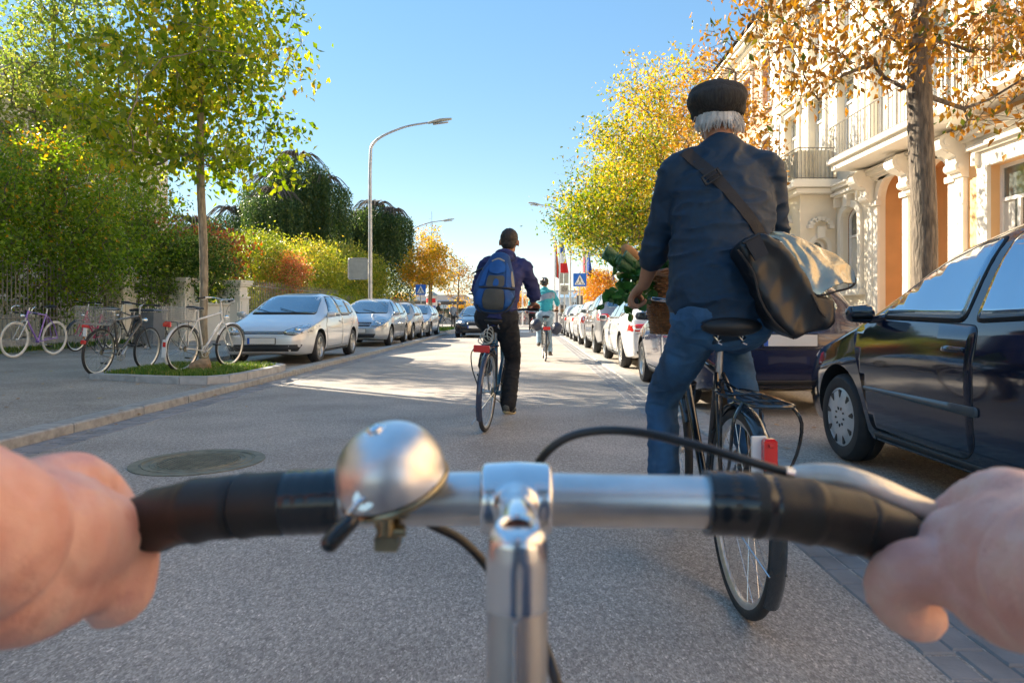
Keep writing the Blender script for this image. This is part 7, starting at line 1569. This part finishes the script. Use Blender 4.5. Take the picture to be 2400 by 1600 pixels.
# end-of-zone sign with two panel backs above
zs = empty('zone_sign', 'grey round 30 zone sign under two dark panel backs, left of the blue crossing sign', 'road sign', (W(1323, 680, 40).x, 40, 0)); z = W(1323, 679, 40).z
mb = MB(); mb.tube([(0, .05, 0), (0, .05, 3.4)], .035, 8); obj('post', mb, 'pole', zs)
T = Matrix.Translation((0, 0, z)) @ Matrix.Rotation(R(90), 4, 'X'); mb = MB(); mb.prism(rp([(-.24,-.28),(.24,-.28),(.24,.28),(-.24,.28)], .03), .02, T); zp = obj('plate', mb, mat('sign_pale_grey', (.46,.46,.43), .5), zs, False)
mb = MB(); mb.torus((0, -.014, z+.04), .135, .013, 32, 6, Matrix.Rotation(R(90), 4, 'X')); obj('ring', mb, 'black', zp)
fc = bpy.data.curves.new('num', 'FONT'); fc.body = '30'; fc.size = .17; fc.align_x = 'CENTER'; fc.align_y = 'CENTER'; fc.extrude = .003
fo_ = bpy.data.objects.new('num', fc); C.objects.link(fo_); fm = evalmesh_src = bpy.data.meshes.new_from_object(fo_.evaluated_get(bpy.context.evaluated_depsgraph_get())); bpy.data.objects.remove(fo_)
no = obj('numerals', fm, 'black', zp, False); no.matrix_local = Matrix.Translation((0, -.016, z+.04)) @ Matrix.Rotation(R(90), 4, 'X')
for dx in (-.17, .13): mb = MB(); mb.box((dx, .0, z+.68), (.22, .03, .62)); obj('panel_back', mb, 'sign_grey', zs, False)
zt = empty('panel_sign', 'dark grey panel back on a post below the right blue crossing sign', 'road sign', (W(1359, 700, 38).x, 38, 0)); mb = MB(); mb.tube([(0,.04,0), (0,.04,2.6)], .035, 8); obj('post', mb, 'pole', zt); mb = MB(); mb.box((0, 0, W(0, 705, 38).z), (.34, .03, .62)); obj('panel', mb, mat('dark_panel', (.12,.14,.16), .5), zt, False)
ys = empty('yield_sign', 'small red and white give way triangle behind the cars on the left', 'road sign', (W(932, 707, 50).x, 50, 0)); z = W(0, 706, 50).z; mb = MB(); mb.tube([(0,.04,0), (0,.04,z+.2)], .03, 8); obj('post', mb, 'pole', ys)
T = Matrix.Translation((0, 0, z)) @ Matrix.Rotation(R(90), 4, 'X'); mb = MB(); mb.prism([(-.36,.28),(0,-.36),(.36,.28)], .02, T); pl = obj('plate', mb, 'red_lens', ys, False); mb = MB(); mb.prism([(-.24,.21),(0,-.22),(.24,.21)], .006, Matrix.Translation((0, -.014, 0)) @ T); obj('white_field', mb, 'sign_white', pl, False)
def flag(label, px, bands, w, ztop, zbot, Y=60, vert=False):
    x = W(px, 0, Y).x; t = empty('flagpole', label, 'flag', (x, Y, 0), group='flags on white poles beyond the parked cars'); mb = MB(); mb.tube([(0,0,0), (0,0,ztop+.25)], [.09, .05], 10); obj('pole', mb, 'white_gloss', t)
    n = len(bands)
    for k, m_ in enumerate(bands):
        mb = MB(); V = []; nu, nv = 12, 5
        for i in range(nu+1):
            for j in range(nv+1):
                u = i/nu; v = (k+j/nv)/n
                if vert: zz = ztop-(ztop-zbot)*((k+u)/n); xx = .08+w*(j/nv)*(.35+.65*((k+u)/n)); ph = xx*9+zz
                else: zz = ztop-(ztop-zbot)*u; xx = .08+w*v*(.25+.75*u); ph = v*8+u*2
                V.append((xx, .12*math.sin(ph), zz-.25*v*(0 if vert else 1)))
        mb.add(V, [(i*(nv+1)+j, (i+1)*(nv+1)+j, (i+1)*(nv+1)+j+1, i*(nv+1)+j+1) for i in range(nu) for j in range(nv)]); obj('flag_cloth', mb, m_, t)
M['fl_red'] = mat('flag_red', (.65,.03,.03), .8); M['fl_gold'] = mat('flag_gold', (.80,.42,.02), .8); M['fl_blue'] = mat('flag_blue', (.03,.10,.42), .8); M['fl_white'] = mat('flag_white', (.8,.8,.8), .8); M['fl_black'] = mat('flag_black', (.03,.03,.03), .8)
flag('black red and gold flag, leftmost of the hanging flags', 1300, ['fl_black', 'fl_red', 'fl_gold'], .38, 7.5, 4.3)
flag('blue white and red flag, second from the left', 1311, ['fl_blue', 'fl_white', 'fl_red'], .75, 7.3, 4.6, vert=True)
flag('red flag with white streak, third of the hanging flags', 1366, ['fl_red', 'fl_white', 'fl_red'], .26, 7.5, 4.7)
flag('plain blue flag, rightmost of the four tall hanging flags', 1374, ['fl_blue'], .5, 7.4, 4.4)
flag('small blue flag low behind the leafy greens', 1423, ['fl_blue'], .3, 5.0, 3.8); flag('small blue flag on the white pole farthest right', 1434, ['fl_blue'], .3, 4.9, 3.9)
for px, zt_, lb in ((1225, 4.7, 'slender white mast between the two rear cyclists'), (1252, 4.2, 'short white mast just left of the helmeted cyclist')):
    mb = MB(); mb.tube([(0,0,0), (0,0,zt_)], .07, 8); o = obj('mast', mb, 'white_gloss'); o.location = (W(px, 0, 62).x, 62, 0); tag(o, lb, 'mast')
# advertising column, shelters, low wall
ac = empty('advertising_column', 'round poster column with red and pale posters behind the last parked car', 'column', (W(1012, 0, 56).x, 56, 0)); mb = MB(); mb.tube([(0,0,0), (0,0,2.5)], .45, 28); obj('drum', mb, mat('poster_pale', (.6,.55,.5), .7, 0, .35, 3), ac); mb = MB(); mb.lathe([(.45,2.5),(.55,2.52),(.5,2.62),(.15,2.85),(.001,2.9)], 28); obj('cap', mb, 'sign_grey', ac)
for z0, z1, m_ in ((1.95, 2.3, 'fl_red'), (1.35, 1.7, 'fl_blue'), (.5, 1.25, mat('poster_brown', (.3,.2,.15), .7, 0, .5, 6))):
    mb = MB(); P = [(.458*math.cos(a), .458*math.sin(a)) for a in np.linspace(R(200), R(320), 12)]; mb.add([(x, y, z) for z in (z0, z1) for x, y in P], [(i, i+1, 13+i, 12+i) for i in range(11)]); obj('poster', mb, m_, ac)
def shelter(label, x0, x1, y, z):
    t = empty('shelter', label, 'shelter', ((x0+x1)/2, y, 0), group='dark flat-roofed shelters at the junction'); w_ = x1-x0; mb = MB(); mb.box((0, 0, z), (w_, 2.4, .22)); mb.box((0, -.9, z-.2), (w_*.98, .1, .2)); obj('roof', mb, mat('shelter_roof', (.12,.11,.10), .6), t, False)
    mb = MB()
    n = max(2, int(w_/2.2))
    for i in range(n+1): mb.tube([(-w_/2+.1+(w_-.2)*i/n, .8, 0), (-w_/2+.1+(w_-.2)*i/n, .8, z)], .05, 6)
    obj('posts', mb, 'sign_grey', t); mb = MB(); mb.box((0, .9, 1.0), (w_*.96, .04, 1.3)); obj('glazing', mb, 'winglass', t, False)
shelter('long dark shelter roof left of the oncoming dark car', -14.5, -6.9, 76, 2.35); shelter('dark shelter roof half hidden behind the backpack cyclist', -6.2, -2.8, 79, 2.2); shelter('low shelter farther right, beyond the small far trees', 1.4, 4.6, 82, 2.0)
mb = MB(); mb.box((0, 0, .55), (9.0, .5, 1.1), bev=.03); mb.box((0, 0, 1.13), (9.2, .65, .1), bev=.02); o = obj('low_wall', mb, mat('pale_concrete', (.46,.38,.32), .8, 0, .15, 2), None, False); o.location = (1.4, 67, 0); tag(o, 'low pale wall across the end of the street', 'wall')
mb = MB(); mb.box((0, 0, .3), (16, .4, .6), bev=.03); o = obj('low_wall', mb, 'granite', None, False); o.location = (-12.5, 69, 0); tag(o, 'low stone wall in front of the shelters on the left', 'wall')
# white lattice bridge closing the view
br = empty('truss_bridge', 'white steel lattice bridge with arched top far across the end of the street', 'bridge', (0, 108, 0))
M['bridge_white'] = mat('bridge_white_steel', (.66,.68,.70), .5, 0, .1, 1)
arch = lambda x: 3.1+1.6*max(0, math.cos((x-6)/17*math.pi/2))*(abs(x-6) < 17)+1.2*max(0, math.cos((x+30)/16*math.pi/2))*(abs(x+30) < 16)
for y_ in (0, 4):
    mb = MB(); xs = np.arange(-62, 62.1, 1.55)
    for i, x in enumerate(xs[:-1]):
        x2 = xs[i+1]; mb.tube([(x, y_, 1.5), (x, y_, arch(x)+.0)], .06, 4, False); mb.tube([(x, y_, arch(x)), (x2, y_, arch(x2))], .12, 5, False); mb.tube([(x, y_, 1.5), (x2, y_, arch(x2))], .05, 4, False); mb.tube([(x2, y_, 1.5), (x, y_, arch(x))], .05, 4, False)
    mb.box((0, y_, 1.45), (124, .3, .35)); obj('lattice_girder', mb, 'bridge_white', br)
mb = MB(); mb.box((0, 2, 1.3), (124, 4.4, .2)); obj('deck', mb, 'sign_grey', br, False)
mb = MB()
for x in range(-55, 60, 11): mb.box((x, 2, .55), (.9, 3.5, 1.3))
obj('piers', mb, 'granite', br, False)
def block(label, x0, x1, y, h, m_, roofm='slate', nw=8, nf=2, d=10):
    t = empty('distant_building', label, 'building', ((x0+x1)/2, y, 0)); w_ = x1-x0; mb = MB(); mb.box((0, d/2, h/2), (w_, d, h)); obj('wall', mb, m_, t, False)
    for f in range(nf):
        for i in range(nw): mb = MB(); mb.box((-w_/2+(i+.5)*w_/nw, -.01, h*(f+.55)/nf), (w_/nw*.5, .06, h/nf*.5)); obj('window', mb, 'winglass', t, False)
    mb = MB(); mb.add([(-w_/2-.4,-.4,h), (w_/2+.4,-.4,h), (w_/2+.4,d+.4,h), (-w_/2-.4,d+.4,h), (-w_/2+1,d/2,h+1.2), (w_/2-1,d/2,h+1.2)], [(0,1,5,4), (1,2,5), (2,3,4,5), (3,0,4)]); obj('roof', mb, roofm, t, False)
block('low pale station building far behind the left shelters', -34, -11, 128, 3.6, 'stucco_white', nw=9, nf=1); block('low blue-grey roofed building far off to the right of the teal cyclist', 3, 22, 132, 4.2, 'stucco_white', roofm=mat('blue_roof', (.25,.38,.50), .5), nw=8, nf=1)
for i, (x, y, s_) in enumerate(((-26, 96, 1.2), (-17, 92, 1.0), (12, 94, 1.1), (17.5, 90, 1.0), (-9.5, 98, .8))):
    grow('autumn_tree', ('far off autumn tree behind the left hedge end', 'far off autumn tree left of the poster column', 'far off autumn tree behind the flags', 'far off autumn tree behind the right-hand cars', 'small far autumn tree above the shelter roof')[i], 'tree', (x, y, 0), [(0,0,2.6*s_,1.9*s_,1.6,1.5*s_)], 70, 22, .22, .35, 'leaf_gold' if i != 0 else 'leaf_yellow_green', 'bark', .1, 1.0, 90+i, tone=(.6,.25), twigs=0)
